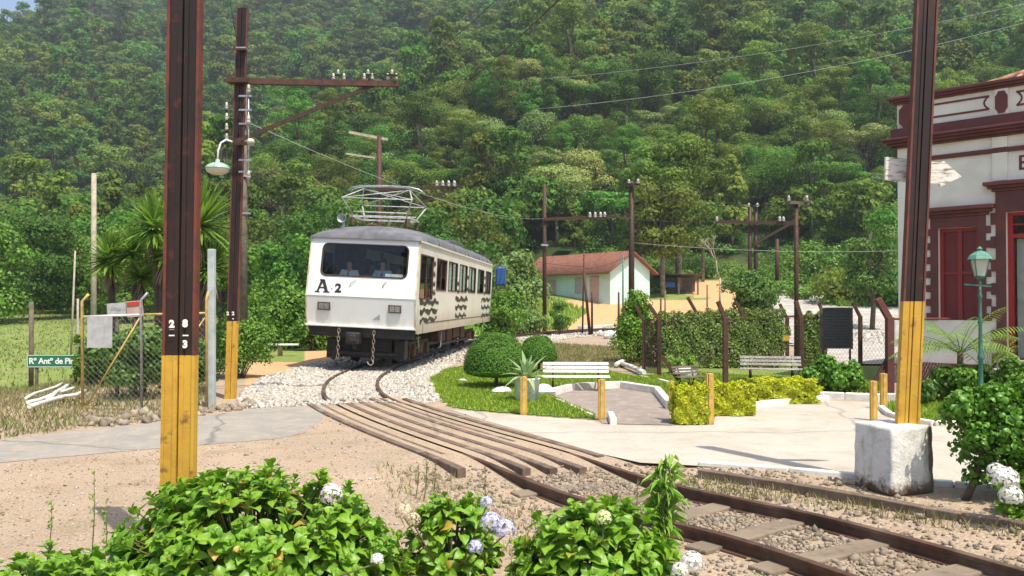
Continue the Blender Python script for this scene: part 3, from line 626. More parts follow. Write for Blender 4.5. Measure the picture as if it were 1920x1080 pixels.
def insulator(p, h=.12, r=.045, up=(0, 0, 1), parent=None, mat='porcelain'):
    mb = MB(); q = Vector(up).to_track_quat('Z', 'Y').to_matrix()
    mb.lathe(p, [(0, 0), (r*.55, 0), (r*.5, h*.12), (r, h*.2), (r*.55, h*.38), (r*.5, h*.45), (r*.9, h*.52), (r*.5, h*.72), (r*.6, h*.82), (r*.35, h), (0, h)], 9, rot=q)
    return obj('insulator', mb, mat, parent)
for px in (625, 645, 683, 698, 727, 743):
    insulator(W(px, 150, 15.3+.3*(px-600)/150), .12, .038, parent=tB)
for px in (634, 690, 735):
    mb = MB(); z = W(px, 141, 15.5); mb.box(z, (.2, .05, .025)); obj('insulator_cap', mb, 'rustdark', tB); insulator(z+Vector((0, 0, .01)), .09, .04, parent=tB)
mb = MB(); mb.tube([W(425, 262, 14.8), W(425, 186, 14.8)], .018, 6); obj('insulator_rack', mb, 'rust', tB)
for py in (205, 225, 244, 263): insulator(W(425, py, 14.75), .12, .038, parent=tB)
mb = MB(); mb.tube([W(466, 345, 14.78), W(466, 165, 14.78)], .014, 6)
for py in (180, 206, 232, 300, 322): mb.beam(W(448, py, 14.8), W(472, py, 14.76), .02, .03)
obj('insulator_rack', mb, 'steel', tB)
for py in (175, 232, 336): insulator(W(466, py, 14.75), .15, .045, parent=tB)
mb = MB(); mb.beam(W(437, 270, 14.7), W(472, 268, 14.7), .05, .05); obj('lamp_bar', mb, 'rustdark', tB); insulator(W(471, 267, 14.62), .12, .07, up=(0, -1, 0), parent=tB)
tl = thing('street_lamp', 'pale green dish lamp on a curved white arm on the rusty bracket pole', 'lamp', W(436, 268, 14.7))
mb = MB(); mb.tube([W(436, 266, 14.72), W(424, 262, 14.7), W(414, 268, 14.65), W(409, 282, 14.6), W(408, 300, 14.6)], .016, 8); obj('lamp_arm', mb, 'white', tl)
mb = MB(); mb.lathe(W(408, 314, 14.6), [(.0, .14), (.035, .14), (.04, .09), (.1, .075), (.17, .04), (.2, .0), (.205, -.02)], 24); obj('lamp_shade', mb, 'palegreen', tl)
mb = MB(); mb.lathe(W(408, 317, 14.6), [(.2, 0), (.18, -.05), (.1, -.09), (0, -.1)], 24); obj('lamp_glass', mb, M('dull_white_diffuser', (.55, .52, .42), rough=.4), tl)
# weathered utility poles
def pole(px, ptop, pbase, Y, wpx, name, label, cat='pole', mat='oldwood', lean=0, zb=None, group=None, sq=False, taper=.8):
    r = wpx/F*Y/2; x = (px-960)/F*Y; zb = H1(x, Y)-.2 if zb is None else zb
    top = W(px+lean, ptop, Y); b = W(px, pbase, Y); base = Vector((b.x, Y, zb)); t = thing(name, label, cat, base, group=group); mb = MB()
    if sq: mb.beam(base, top, 2*r, 2*r, up=(0, 1, 0))
    else: mb.tube([base, base.lerp(top, .5), top], [r, r*(1+taper)/2, r*taper], 10)
    obj('shaft', mb, mat, t, bevel=.01 if sq else 0); return t
def arm(t, a, b, w=.09, mat='rustdark', nm='crossarm', h=None):
    mb = MB(); mb.beam(a, b, w, h or w); obj(nm, mb, mat, t)
p1 = pole(457, 168, 640, 28, 15, 'utility_pole', 'grey weathered pole close behind the rusty bracket pole', mat='oldwood')
for py in (232, 330, 400): arm(p1, W(444, py, 27.9), W(470, py, 27.9), .06, 'steel', 'strap')
p2 = pole(711, 255, 640, 36, 12, 'utility_pole', 'brown pole with slanted pale crossarm right behind the train roof', mat='rust')
arm(p2, W(654, 248, 35.7), W(727, 262, 36.1), .11, 'palewood'); arm(p2, W(648, 288, 35.7), W(702, 296, 36), .07, 'palewood')
arm(p2, W(705, 356, 35.8), W(868, 350, 36.6), .13, 'rustdark', 'bracket_arm'); arm(p2, W(720, 412, 35.9), W(850, 354, 36.5), .1, 'rustdark', 'brace')
for px in (819, 830, 841, 852): insulator(W(px, 350, 36.4), .26, .1, parent=p2)
p3 = pole(1021, 346, 622, 47, 8.5, 'utility_pole', 'rusty pole left of the cottage holding a level bracket arm', mat='rust')
arm(p3, W(1018, 411, 46.9), W(1158, 406, 46.3), .16, 'rust', 'bracket_arm')
for px in (1106, 1116, 1126, 1134): insulator(W(px, 408, 46.4), .3, .12, parent=p3)
arm(p3, W(1015, 459, 46.8), W(1028, 460, 46.8), .1, 'steel', 'strap')
p4 = pole(1184, 340, 600, 40, 12, 'utility_pole', 'thick brown pole with small capped crossarm right of the cottage', mat='rustdark')
arm(p4, W(1172, 345, 39.8), W(1200, 346, 39.8), .1)
for px in (1179, 1196): insulator(W(px, 344, 39.7), .2, .1, parent=p4)
arm(p4, W(1160, 408, 39.9), W(1182, 409, 39.9), .07, 'rust', 'stay')
p5 = thing('catenary_pole', 'dark double pole with long level arm rising from the round dark tree', 'pole', (W(1411, 600, 55).x, 55, H1(W(1411, 600, 55).x, 55)))
for dx, tp in ((-5, 388), (6, 384)):
    mb = MB(); a = W(1411+dx, 580, 55); mb.tube([Vector((a.x, 55, H1(a.x, 55)-.2)), W(1411+dx, tp, 55)], .13, 8); obj('shaft', mb, 'rustdark', p5)
arm(p5, W(1342, 416, 54.7), W(1492, 418, 54.7), .2, 'rustdark', 'bracket_arm'); arm(p5, W(1414, 458, 54.7), W(1482, 419, 54.6), .16, 'rustdark', 'brace')
for px in (1344, 1462, 1469): insulator(W(px, 415, 54.5), .3, .13, parent=p5)
for px in (1404, 1420): insulator(W(px, 388, 54.8), .25, .12, parent=p5)
p6 = pole(1493, 380, 690, 24, 8.5, 'utility_pole', 'thin rusty pole with short crossarm and two white insulators beside the hedge', mat='rust', taper=.85)
arm(p6, W(1476, 379, 23.95), W(1517, 382, 23.95), .09, 'oldwood')
for px in (1479, 1513): insulator(W(px, 378, 23.9), .17, .06, parent=p6)
pole(176, 325, 600, 38, 11, 'utility_pole', 'pale round pole rising behind the yucca heads at far left', mat='palewood')
pole(133, 470, 590, 30, 4, 'thin_pole', 'thin leaning bare stick pole left of the yuccas', mat='palewood', lean=8)
pole(146, 560, 640, 26, 5, 'thin_pole', 'short grey stake beside the pale pole at far left', mat='concrete')
pole(59, 566, 668, 18.3, 9, 'wooden_post', 'rough wooden post standing behind the green road sign', mat='oldwood', taper=.9)
pole(1457, 448, 540, 74, 8, 'utility_pole', 'short reddish pole on the slope behind the thin rusty pole', mat='rust')
pole(1092, 468, 600, 43, 3.5, 'thin_pole', 'slim brown pole with white tip in front of the cottage wall', mat='rust', lean=3)
pole(1107, 512, 606, 42, 6, 'leaning_post', 'leaning rusty post in front of the cottage door', mat='rust', lean=-12)
pole(1110, 548, 606, 42.3, 4.5, 'fence_post', 'short upright rusty post right of the leaning post by the cottage', mat='rust')
pole(1160, 548, 600, 43, 4.5, 'fence_post', 'short dark post left of the thick brown pole', mat='rustdark')
pole(1168, 478, 600, 50, 3.5, 'thin_pole', 'slim teal pole at the cottage corner', mat='greenpaint')
pole(1000, 595, 630, 45, 3.5, 'fence_post', 'small stake in the scrub left of the tall rusty pole', mat='oldwood')
pole(1239, 560, 600, 43, 4, 'fence_post', 'dark stake right of the conical bush', mat='rustdark'); pole(1247, 545, 600, 44, 3.5, 'fence_post', 'taller thin stake just right of the dark stake', mat='oldwood')
pole(1326, 534, 585, 52, 3.5, 'fence_post', 'grey forked stake on the orange dirt yard', mat='oldwood')
p7 = pole(1345, 235, 300, 118, 3.2, 'utility_pole', 'distant white pole with small crossarm among hillside trees', mat='palewood', zb=H1(W(1345, 300, 118).x, 118))
arm(p7, W(1338, 236, 117.8), W(1354, 237, 117.8), .2, 'palewood')
# ================================================================== RIGHT POLE, BLOCK, ARROW SIGN
blk = MB(); bc = G(1684, 926); 
rb = R(19); cB = Vector((3.50, 7.86, 0))
blk.box(cB+Vector((0, 0, .275)), (.49, .49, .61), rot=rb, taper=.94)
me = blk.mesh('concrete_block'); me.materials.append(MT['whitewash']); 
import bmesh
bm = bmesh.new(); bm.from_mesh(me); bmesh.ops.bevel(bm, geom=bm.edges[:], offset=.03, segments=3, affect='EDGES', profile=.6)
bmesh.ops.subdivide_edges(bm, edges=[e for e in bm.edges if e.calc_length() > .2], cuts=9, use_grid_fill=True)
for v in bm.verts:
    n_ = math.sin(v.co.x*23+v.co.z*17)*math.sin(v.co.y*19+v.co.z*11)*.008+math.sin(v.co.x*61+v.co.y*47)*math.sin(v.co.z*53)*.004; v.co += (v.co-(cB+Vector((0, 0, .27)))).normalized()*n_
bm.to_mesh(me); bm.free()
m, t, P, N, L = nt('stained_whitewash'); tc = N.new('ShaderNodeTexCoord'); sx = N.new('ShaderNodeSeparateXYZ'); L.new(tc.outputs['Object'], sx.inputs[0])
c = mixn(N, L, ramp(N, L, noise(N, L, 6, 8, rough=.7), .45, .68), (.76, .74, .7), (.52, .5, .45))
ad = N.new('ShaderNodeMath'); ad.operation = 'MULTIPLY_ADD'; L.new(noise(N, L, 9, 8, rough=.8), ad.inputs[0]); ad.inputs[1].default_value = -.42; L.new(sx.outputs[2], ad.inputs[2])
c = mixn(N, L, ramp(N, L, ad.outputs[0], -.10, -.19), c, (.10, .06, .035))
ms = N.new('ShaderNodeMapping'); ms.inputs['Scale'].default_value = (9, 9, 1.1); L.new(tc.outputs['Object'], ms.inputs[0])
st = noise(N, L, 1.0, 6, vec=ms.outputs[0]); c = mixn(N, L, ramp(N, L, st, .60, .72), c, (.40, .31, .12))
gx = N.new('ShaderNodeMath'); gx.operation = 'MULTIPLY_ADD'; L.new(st, gx.inputs[0]); gx.inputs[1].default_value = .5; L.new(sx.outputs[0], gx.inputs[2])
c = mixn(N, L, ramp(N, L, gx.outputs[0], .44, .54), c, (.13, .11, .07))
L.new(c, P.inputs['Base Color']); P.inputs['Roughness'].default_value = .95; L.new(bumpn(N, L, noise(N, L, 26, 9, rough=.75), .9, .02), P.inputs['Normal'])
me.transform(Matrix.Translation(-cB)); me.materials.clear(); me.materials.append(m)
me.polygons.foreach_set('use_smooth', [True]*len(me.polygons)); bo = bpy.data.objects.new('concrete_block', me); COL.objects.link(bo); bo.location = cB
tag(bo, 'whitewashed concrete block with brown stains carrying the right hand pole', 'block')
D0 = W(1700, 797, 7.85); D1 = W(1737, 0, 7.85); D1 = D0+(D1-D0)*(5.0/(D1.z-D0.z))
D0 = D0-Vector((0, 0, .04))
tD, b_, d_ = rail_pole(D0, D1, 'rail_pole', 'leaning dark rail pole with yellow lower part set on the whitewashed block', 'pole', 1.70, .195)
sg = thing('arrow_sign', 'peeling white wooden arrow board fixed behind the right hand pole', 'sign', W(1725, 320, 7.97))
mb = MB(); Yp = 8.0
def wq(px, py, Y=Yp): return W(px, py, Y)
pl = [(1661, 294), (1712, 299), (1765, 305), (1770, 302), (1803, 331), (1764, 350), (1762, 344), (1712, 343), (1660, 337)]
mb.prism([wq(*p) for p in pl][::-1], (0, .03, 0))
m, t, P, N, L = nt('peeling_white_board'); tc = N.new('ShaderNodeTexCoord'); ms = N.new('ShaderNodeMapping'); ms.inputs['Scale'].default_value = (3, 3, 16); L.new(tc.outputs['Object'], ms.inputs[0])
c = mixn(N, L, ramp(N, L, noise(N, L, 2.2, 8, vec=ms.outputs[0], rough=.75), .52, .6), (.68, .66, .6), (.2, .16, .11)); L.new(c, P.inputs['Base Color']); P.inputs['Roughness'].default_value = .9
obj('arrow_board', mb, m, sg)
mb = MB(); mb.tube([wq(1712, 292, 7.9), wq(1740, 292, 7.9)], .004, 5); mb.tube([wq(1700, 346, 7.9), wq(1745, 346, 7.9)], .004, 5); obj('tie_wire', mb, 'steel', sg)
# ================================================================== YELLOW BOLLARDS
def bollard(px, ptop, pbase, wpx, label):
    b = G(px, pbase); Y = b.y; top = W(px+1, ptop, Y); w = wpx/F*Y; t = thing('bollard', label, 'bollard', b, group='yellow bollards by the road')
    mb = MB(); mb.beam(Vector((b.x, b.y, -.1)), Vector((b.x+.005, b.y, top.z)), w*.5, w*.9, up=(0, 1, 0)); obj('web', mb, 'yellow2', t, bevel=.006)
    mb = MB(); mb.beam(Vector((b.x-w*.37, b.y, -.1)), Vector((b.x-w*.37, b.y, top.z-.004)), w*.24, w*.7, up=(0, 1, 0)); obj('flange', mb, 'yellow', t, bevel=.005)
    mb = MB(); mb.beam(Vector((b.x+w*.37, b.y, -.1)), Vector((b.x+w*.37, b.y, top.z-.004)), w*.24, w*.7, up=(0, 1, 0)); obj('flange', mb, 'yellow', t, bevel=.005)
bollard(982, 706, 778, 13, 'yellow post in front of the potted agave'); bollard(1128, 711, 788, 13, 'yellow post at the left corner of the paved alcove')
bollard(1259, 714, 768, 10, 'short yellow post left of the golden hedge'); bollard(1331, 700, 796, 14, 'tall yellow post in front of the golden hedge')
bollard(1638, 714, 789, 12, 'left yellow post of the pair beside the right hand pole'); bollard(1657, 700, 767, 12, 'right and farther yellow post of the pair beside the right hand pole')
bollard(1715, 728, 797, 17, 'yellow post half hidden behind the right hand pole')
# ================================================================== THE TRAIN
TRL = (-3.83, 21.13, .08); TRR = (0, R(2.6), R(-5.9))
TM = Matrix.LocRotScale(Vector(TRL), Euler(TRR), None)
train = thing('train', 'white single railcar marked A 2 with dark grey roof and pantograph on the curve', 'train', TRL, TRR); train.scale = (1.065, 1, 1)
def tp(nm, mb, mat, par=None, bevel=0, solid=0):
    o = obj(nm, mb, mat, par or train, world_space=False, bevel=bevel)
    if solid: s_ = o.modifiers.new('thickness', 'SOLIDIFY'); s_.thickness = solid; s_.offset = -1
    return o
def carpaint(name, a, b, dirt, z0, z1):
    m, t, P, N, L = nt(name); tc = N.new('ShaderNodeTexCoord'); sx = N.new('ShaderNodeSeparateXYZ'); L.new(tc.outputs['Object'], sx.inputs[0])
    ms = N.new('ShaderNodeMapping'); ms.inputs['Scale'].default_value = (2, 2.2, .35); L.new(tc.outputs['Object'], ms.inputs[0])
    st = noise(N, L, 2.5, 8, vec=ms.outputs[0], rough=.7); c = mixn(N, L, ramp(N, L, noise(N, L, .9, 4), .4, .65), a, b)
    q = N.new('ShaderNodeMath'); q.operation = 'MULTIPLY_ADD'; L.new(st, q.inputs[0]); q.inputs[1].default_value = -.9; L.new(sx.outputs[2], q.inputs[2])
    f = ramp(N, L, q.outputs[0], z1, z0); mu = N.new('ShaderNodeMath'); mu.operation = 'MULTIPLY'; L.new(f, mu.inputs[0]); mu.inputs[1].default_value = .75
    c = mixn(N, L, mu.outputs[0], c, dirt); c = mixn(N, L, ramp(N, L, st, .66, .74), c, tuple(.55*x+.45*y for x, y in zip(a, dirt)))
    L.new(c, P.inputs['Base Color']); P.inputs['Roughness'].default_value = .38; return m
MT['carwhite'] = carpaint('car_white_paint', (.80, .80, .79), (.76, .765, .76), (.5, .45, .36), .3, .75)
MT['carcream'] = carpaint('car_side_paint', (.72, .71, .64), (.66, .64, .54), (.36, .3, .2), .45, 1.0)
MT['cornercream'] = M('stained_corner', (.66, .6, .42), (.45, .3, .16), scale=3, rough=.6)
MT['carroof'] = M('weathered_grey_roof', (.10, .10, .115), (.15, .15, .17), (.2, .2, .205), scale=3, rough=.85, bump=.2, s3=1.8, lo3=.56, hi3=.75)
def rrect(x0, x1, z0, z1, r, n=5):
    out = []
    for cx, cz, a0 in ((x1-r, z1-r, 0), (x0+r, z1-r, 90), (x0+r, z0+r, 180), (x1-r, z0+r, 270)):
        for i in range(n+1): a = R(a0+90*i/n); out.append((cx+r*math.cos(a), cz+r*math.sin(a)))
    return out
def holed(mb, O, I, r, fn):
    """panel O=(x0,x1,z0,z1) with rounded hole I"""
    inn = rrect(*I, r); cx, cz = (I[0]+I[1])/2, (I[2]+I[3])/2; out = []
    n = len(inn)//4
    cor = [(O[1], O[3]), (O[0], O[3]), (O[0], O[2]), (O[1], O[2])]
    for k in range(4):
        seg = inn[k*n:(k+1)*n]
        for i, (x, z) in enumerate(seg):
            if i < n//2: out.append({0: (O[1], z), 1: (x, O[3]), 2: (O[0], z), 3: (x, O[2])}[k])
            else: out.append({0: (x, O[3]), 1: (O[0], z), 2: (x, O[2]), 3: (O[1], z)}[k])
            if i == n//2-1: out[-1] = cor[k]
            if i == n//2: out[-1] = cor[k]
    m_ = len(inn); vs = [fn(*p) for p in inn]+[fn(*p) for p in out]
    mb.add(vs, [(i, m_+i, m_+(i+1) % m_, (i+1) % m_) for i in range(m_)])
def FR(x, z): return Vector((x, .25*(z-1.72)/1.48 if z > 1.72 else .15*(1.72-z)/.74, z))
ZT = 3.2; ZB = .86; LEN = 14.5
mb = MB(); holed(mb, (-1.3, 1.3, 1.72, ZT), (-.99, 1.04, 2.25, 3.03), .12, FR)
mb.add([FR(-1.3, .98), FR(1.3, .98), FR(1.3, 1.72), FR(-1.3, 1.72)], [(0, 1, 2, 3)])
tp('front_panel', mb, 'carwhite', solid=.03)
WIN = [(.36, 1.98), (2.5, 4.0), (4.35, 5.88), (6.32, 7.85), (8.25, 9.85), (10.4, 12.0), (12.55, 14.1)]
for sd, nm in ((1, 'side'), (-1, 'side')):
    fn = lambda y, z, sd=sd: Vector((sd*1.3, y, z))
    mb = MB(); edges = [.25]+[(WIN[i][1]+WIN[i+1][0])/2 for i in range(6)]+[LEN]
    for i, (a, b) in enumerate(WIN):
        zb = 1.75 if i == 0 else 2.0
        holed(mb, (max(edges[i], .26), edges[i+1], 1.5, ZT), (a, b, zb, 2.86), .05, fn)
    y0 = FR(0, ZT).y
    mb.add([fn(0.0, 1.72), fn(.26, 1.5), fn(.26, ZT), fn(.25, ZT)], [(0, 1, 2, 3)])
    mb.add([fn(.15, .98), fn(.26, ZB), fn(.26, 1.5), fn(0, 1.72)], [(0, 1, 2, 3)])
    mb.add([fn(.26, ZB), fn(LEN, ZB), fn(LEN, 1.5), fn(.26, 1.5)], [(0, 1, 2, 3)])
    body = tp('side_panel', mb, 'carcream')
    s_ = body.modifiers.new('thickness', 'SOLIDIFY'); s_.thickness = .03; s_.offset = 0
    for i, (a, b) in enumerate(WIN):
        zb = 1.75 if i == 0 else 2.0
        mb = MB()
        for p, q in (((a, zb), (b, zb)), ((b, zb), (b, 2.86)), ((b, 2.86), (a, 2.86)), ((a, 2.86), (a, zb))): mb.beam(Vector((sd*1.305, *p)), Vector((sd*1.305, *q)), .045, .035)
        if i != 5: mb.beam(Vector((sd*1.3, (a+b)/2, zb)), Vector((sd*1.3, (a+b)/2, 2.86)), .03, .025)
        f = tp('window_frame', mb, 'postwood' if i in (0, 1) else 'rustdark')
        mb = MB(); y2 = b if i not in (1, 5) else (a+b)/2; mb.box((sd*1.29, (a+y2)/2, (zb+2.86)/2), (.006, y2-a-.03, 2.86-zb-.03)); tp('window_pane', mb, 'glass', f)
    mb = MB(); mb.box((sd*1.325, LEN/2+.1, 3.17), (.05, LEN-.3, .05)); tp('gutter', mb, 'carcream', bevel=.01)
    mb = MB(); mb.box((sd*1.318, LEN/2+.5, 1.12), (.012, LEN-1.4, .02)); mb.box((sd*1.318, .95, 1.0), (.012, .02, .28)); mb.box((sd*1.318, 12.2, 1.0), (.012, .02, .28)); tp('skirt_seam', mb, 'grime')
mb = MB(); mb.box((0, LEN+.01, 2.03), (2.58, .03, 2.3)); tp('rear_panel', mb, 'carcream')
mb = MB(); mb.box((0, LEN/2+.1, 1.0), (2.5, LEN-.4, .08)); tp('floor', mb, 'grime')
mb = MB(); mb.box((0, 1.9, 2.6), (.06, .06, 1.2)); mb.box((-.85, 2.0, 2.1), (.8, .05, 2.1)); mb.box((.85, 2.0, 1.6), (.8, .05, 1.1)); tp('cab_partition', mb, 'postwood')
for i in range(6):
    for sx_ in (-.72, .72):
        mb = MB(); mb.box((sx_, 3.2+i*1.9, 1.55), (.95, .5, .12)); mb.box((sx_, 3.45+i*1.9, 1.95), (.95, .1, .8)); tp('seat', mb, 'postwood', bevel=.03)
mb = MB(); mb.box((0, .4, 1.65), (2.3, .36, 1.06)); tp('dashboard', mb, 'slate', bevel=.04)
mb = MB(); mb.box((.70, .33, 2.29), (.42, .05, .09)); tp('placard', mb, 'white')
mb = MB()
pn = rrect(-1.0, 1.05, 2.24, 3.04, .13); n = len(pn); mb.add([FR(*p)+Vector((0, -.002, 0)) for p in pn], [tuple(range(n-1, -1, -1))]); wsc = tp('windscreen', mb, 'glass')
mb = MB(); mb.tube([FR(*p)+Vector((0, -.008, 0)) for p in rrect(-1.0, 1.05, 2.24, 3.04, .13)], .02, 6, closed=True); tp('windscreen_seal', mb, 'rustdark')
# roof
mb = MB(); prof = [(math.cos(a)*1.34, math.sin(a)) for a in np.linspace(0, math.pi, 17)]; rows = []
for y, hs, ws in ((.17, .0, .985), (.2, .09, 1.0), (.32, .17, 1), (.6, .26, 1), (1.0, .33, 1), (1.6, .38, 1), (3.5, .40, 1), (7, .40, 1), (11, .40, 1), (13.8, .36, 1), (14.4, .25, 1), (14.6, .0, .98)):
    rows.append([(c_*ws, y, 3.185+hs*1.15*(s_**.72 if s_ > 0 else 0)) for c_, s_ in prof])
k = len(prof); mb.add([v for r_ in rows for v in r_], [(i*k+j, (i+1)*k+j, (i+1)*k+j+1, i*k+j+1) for i in range(len(rows)-1) for j in range(k-1)], True)
roof = tp('roof', mb, 'carroof')
for y in (2.6, 5.2, 7.8, 10.4, 12.8):
    mb = MB(); mb.tube([(math.cos(a)*1.345, y, 3.187+.462*math.sin(a)**.72) for a in np.linspace(.02, math.pi-.02, 14)], .012, 5); tp('roof_seam', mb, 'carroof', roof)
mb = MB(); mb.box((.35, 9.3, 3.66), (.9, 1.7, .2)); tp('roof_box', mb, 'slate', bevel=.03)
mb = MB(); mb.lathe((-.72, .75, 3.72), [(.0, -.12), (.05, -.1), (.055, .02), (.09, .1), (.115, .14), (.11, .14), (.05, .03), (0, .02)], 14, rot=Matrix.Rotation(R(90), 3, 'X')); mb.beam((-.72, .8, 3.45), (-.72, .8, 3.68), .05, .05); tp('horn', mb, 'steel')
pt = tp('pantograph', MB().box((0, 2.6, 3.86), (1.5, .05, .05)).box((0, 1.5, 3.86), (1.5, .05, .05)).box((-.74, 2.05, 3.86), (.05, 1.1, .05)).box((.74, 2.05, 3.86), (.05, 1.1, .05)), 'steel')
MT['alu'] = M('pale_grey_tube', (.5, .5, .48), (.36, .36, .35), scale=12, rough=.5); pt.data.materials[0] = MT['alu']
for x in (-.7, .7):
    for y in (1.5, 2.6): tp('insulator', MB().lathe((x, y, 3.6), [(.05, 0), (.07, .05), (.05, .1), (.07, .15), (.04, .24)], 10), 'grime', pt)
mb = MB(); r_ = .016
for y, sgn in ((1.5, -1), (2.6, 1)):
    k1 = 2.05+sgn*.95
    for x in (-.68, .68): mb.tube([(x, y, 3.88), (x*1.28, k1, 4.3)], r_*1.2, 6)
    mb.tube([(-.88, k1, 4.3), (.88, k1, 4.3)], r_, 6); mb.tube([(-.68, y, 3.98), (.68, y, 3.98)], r_*1.2, 6)
    mb.tube([(-.88, k1, 4.3), (.6, 2.05, 4.66)], r_*.8, 6); mb.tube([(.88, k1, 4.3), (-.6, 2.05, 4.66)], r_*.8, 6)
    mb.tube([(-.88, k1, 4.3), (-.6, 2.05, 4.66)], r_, 6); mb.tube([(.88, k1, 4.3), (.6, 2.05, 4.66)], r_, 6)
tp('pantograph_arms', mb, 'alu', pt)
mb = MB()
for y in (1.93, 2.17): mb.tube([(-.98, y, 4.58), (-.86, y, 4.68), (-.6, y, 4.73), (0, y, 4.75), (.6, y, 4.73), (.86, y, 4.68), (.98, y, 4.58)], .02, 6)
tp('contact_bow', mb, 'steel', pt)
mb = MB(); mb.tube([(.5, 3.0, 3.62), (.5, 5.5, 3.66)], .03, 6); mb.box((0, 3.4, 3.68), (.5, .5, .16)); mb.box((-.5, 2.9, 3.66), (.3, .3, .2)); tp('roof_equipment', mb, 'grime', bevel=.02)
# front details
MT['chainrust'] = M('rusty_chain', (.22, .15, .11), (.34, .28, .22), scale=20, rough=.7)
for x in (-1.3, 1.3):
    mb = MB(); mb.beam(FR(x, .99)+Vector((0, -.002, 0)), FR(x, 1.715)+Vector((0, -.004, 0)), .035, .02); mb.beam(FR(x, 1.715)+Vector((0, -.004, 0)), FR(x, 3.19)+Vector((0, -.002, 0)), .035, .02); tp('corner_trim', mb, 'cornercream')
mb = MB(); mb.box(FR(0, 1.725)+Vector((0, .0, 0)), (2.6, .016, .014)); tp('panel_seam', mb, 'grey')
mb = MB(); mb.prism([FR(.28, 1.18)+Vector((0, -.006, 0)), FR(.46, 1.18)+Vector((0, -.006, 0)), FR(.46, 1.32)+Vector((0, -.006, 0))], (0, .004, 0)); tp('paint_patch', mb, 'grey')
SL = math.atan(.25/1.48)
def on_front(me, x, z, dy=-.004, lower=False):
    a = -math.atan(.15/.74) if lower else SL; p = FR(x, z)+Vector((0, dy, 0))
    me.transform(Matrix.Translation(p) @ Matrix.Rotation(R(90)-a, 4, 'X')); return me
A_ = MB()
def poly2(mb, pts): mb.prism([Vector((x, y, 0)) for x, y in pts], (0, 0, .003))
poly2(A_, [(-.045, .33), (.03, .33), (-.085, .03), (-.13, .03)]); poly2(A_, [(-.03, .33), (.045, .33), (.145, .03), (.065, .03)])
poly2(A_, [(-.09, .105), (.09, .105), (.083, .14), (-.078, .14)]); poly2(A_, [(-.17, 0), (-.055, 0), (-.055, .032), (-.17, .032)]); poly2(A_, [(.03, 0), (.185, 0), (.185, .032), (.03, .032)])
poly2(A_, [(-.075, .3), (.02, .3), (.02, .335), (-.075, .335)])
ME = A_.mesh('number_letter'); MT['ink'] = M('dark_brown_lettering', (.03, .02, .018), rough=.5)
tp('number_letter', on_front(ME, -.93, 1.80), 'ink'); tp('number_letter', on_front(text_mesh('2', .30, .003, .014), -.55, 1.915), 'ink')
tp('number_dot', on_front(MB().box((0, 0, 0), (.028, .028, .004)).mesh('number_dot'), -.70, 1.90), 'ink')
for x, sg_ in ((-.28, 1), (.5, .6)):
    mb = MB(); mb.tube([FR(x, 1.98)+Vector((0, -.03, 0)), FR(x+.03, 2.06)+Vector((0, -.04, 0)), FR(x+.15*sg_, 2.14)+Vector((0, -.03, 0))], .008, 5); tp('wiper', mb, 'black')
for x in (-.87, .82):
    me = MB().box((0, 0, .012), (.30, .20, .04)).mesh('headlight'); hl = tp('headlight', on_front(me, x, 1.47, lower=True), 'oldwood')
    me = MB().box((-.06, 0, .04), (.11, .13, .02)).box((.065, 0, .04), (.11, .13, .02)).mesh('lens'); tp('lens', on_front(me, x, 1.47, lower=True), 'steel', hl)
mb = MB(); mb.box((0, .12, .985), (2.62, .1, .045)); tp('front_edge_strip', mb, 'carwhite', bevel=.01)
mb = MB(); mb.box((0, .27, .84), (2.5, .2, .24)); tp('buffer_beam', mb, 'black', bevel=.015)
mb = MB(); mb.box((-.14, .14, .70), (.34, .34, .3)); mb.box((-.14, .0, .70), (.2, .12, .2)); mb.box((-.14, .3, .5), (.12, .2, .16)); tp('coupler', mb, 'black', bevel=.04)
mb = MB(); mb.box((.0, .9, .48), (1.3, .5, .6)); mb.box((-.78, .75, .4), (.3, .3, .5)); mb.box((.85, .8, .42), (.24, .4, .5)); mb.tube([(-.7, .25, .82), (-.2, .2, .62)], .012, 5); mb.beam((-.85, .5, .3), (.85, .5, .3), .06, .08); mb.beam((-.6, .45, .5), (-.75, .5, .12), .05, .1); tp('pilot', mb, 'black', bevel=.02)
for x, zt, zb_ in ((-.5, .92, .2), (.34, .9, .24)):
    mb = MB(); z = zt; i = 0
    while z > zb_:
        pts = []
        for a in np.linspace(0, 2*math.pi, 11)[:-1]:
            u_, v_ = .03*math.cos(a), .065*math.sin(a); pts.append((x+(u_ if i % 2 == 0 else 0), .08+(u_ if i % 2 else 0), z+v_-.05))
        mb.tube(pts, .009, 5, closed=True); z -= .105; i += 1
    if x > 0: mb.tube([(x, .08, z+.02), (x+.02, .08, z-.06), (x-.03, .08, z-.12), (x-.1, .08, z-.09), (x-.12, .07, z-.03)], .02, 6)
    tp('coupling_chain', mb, 'chainrust')
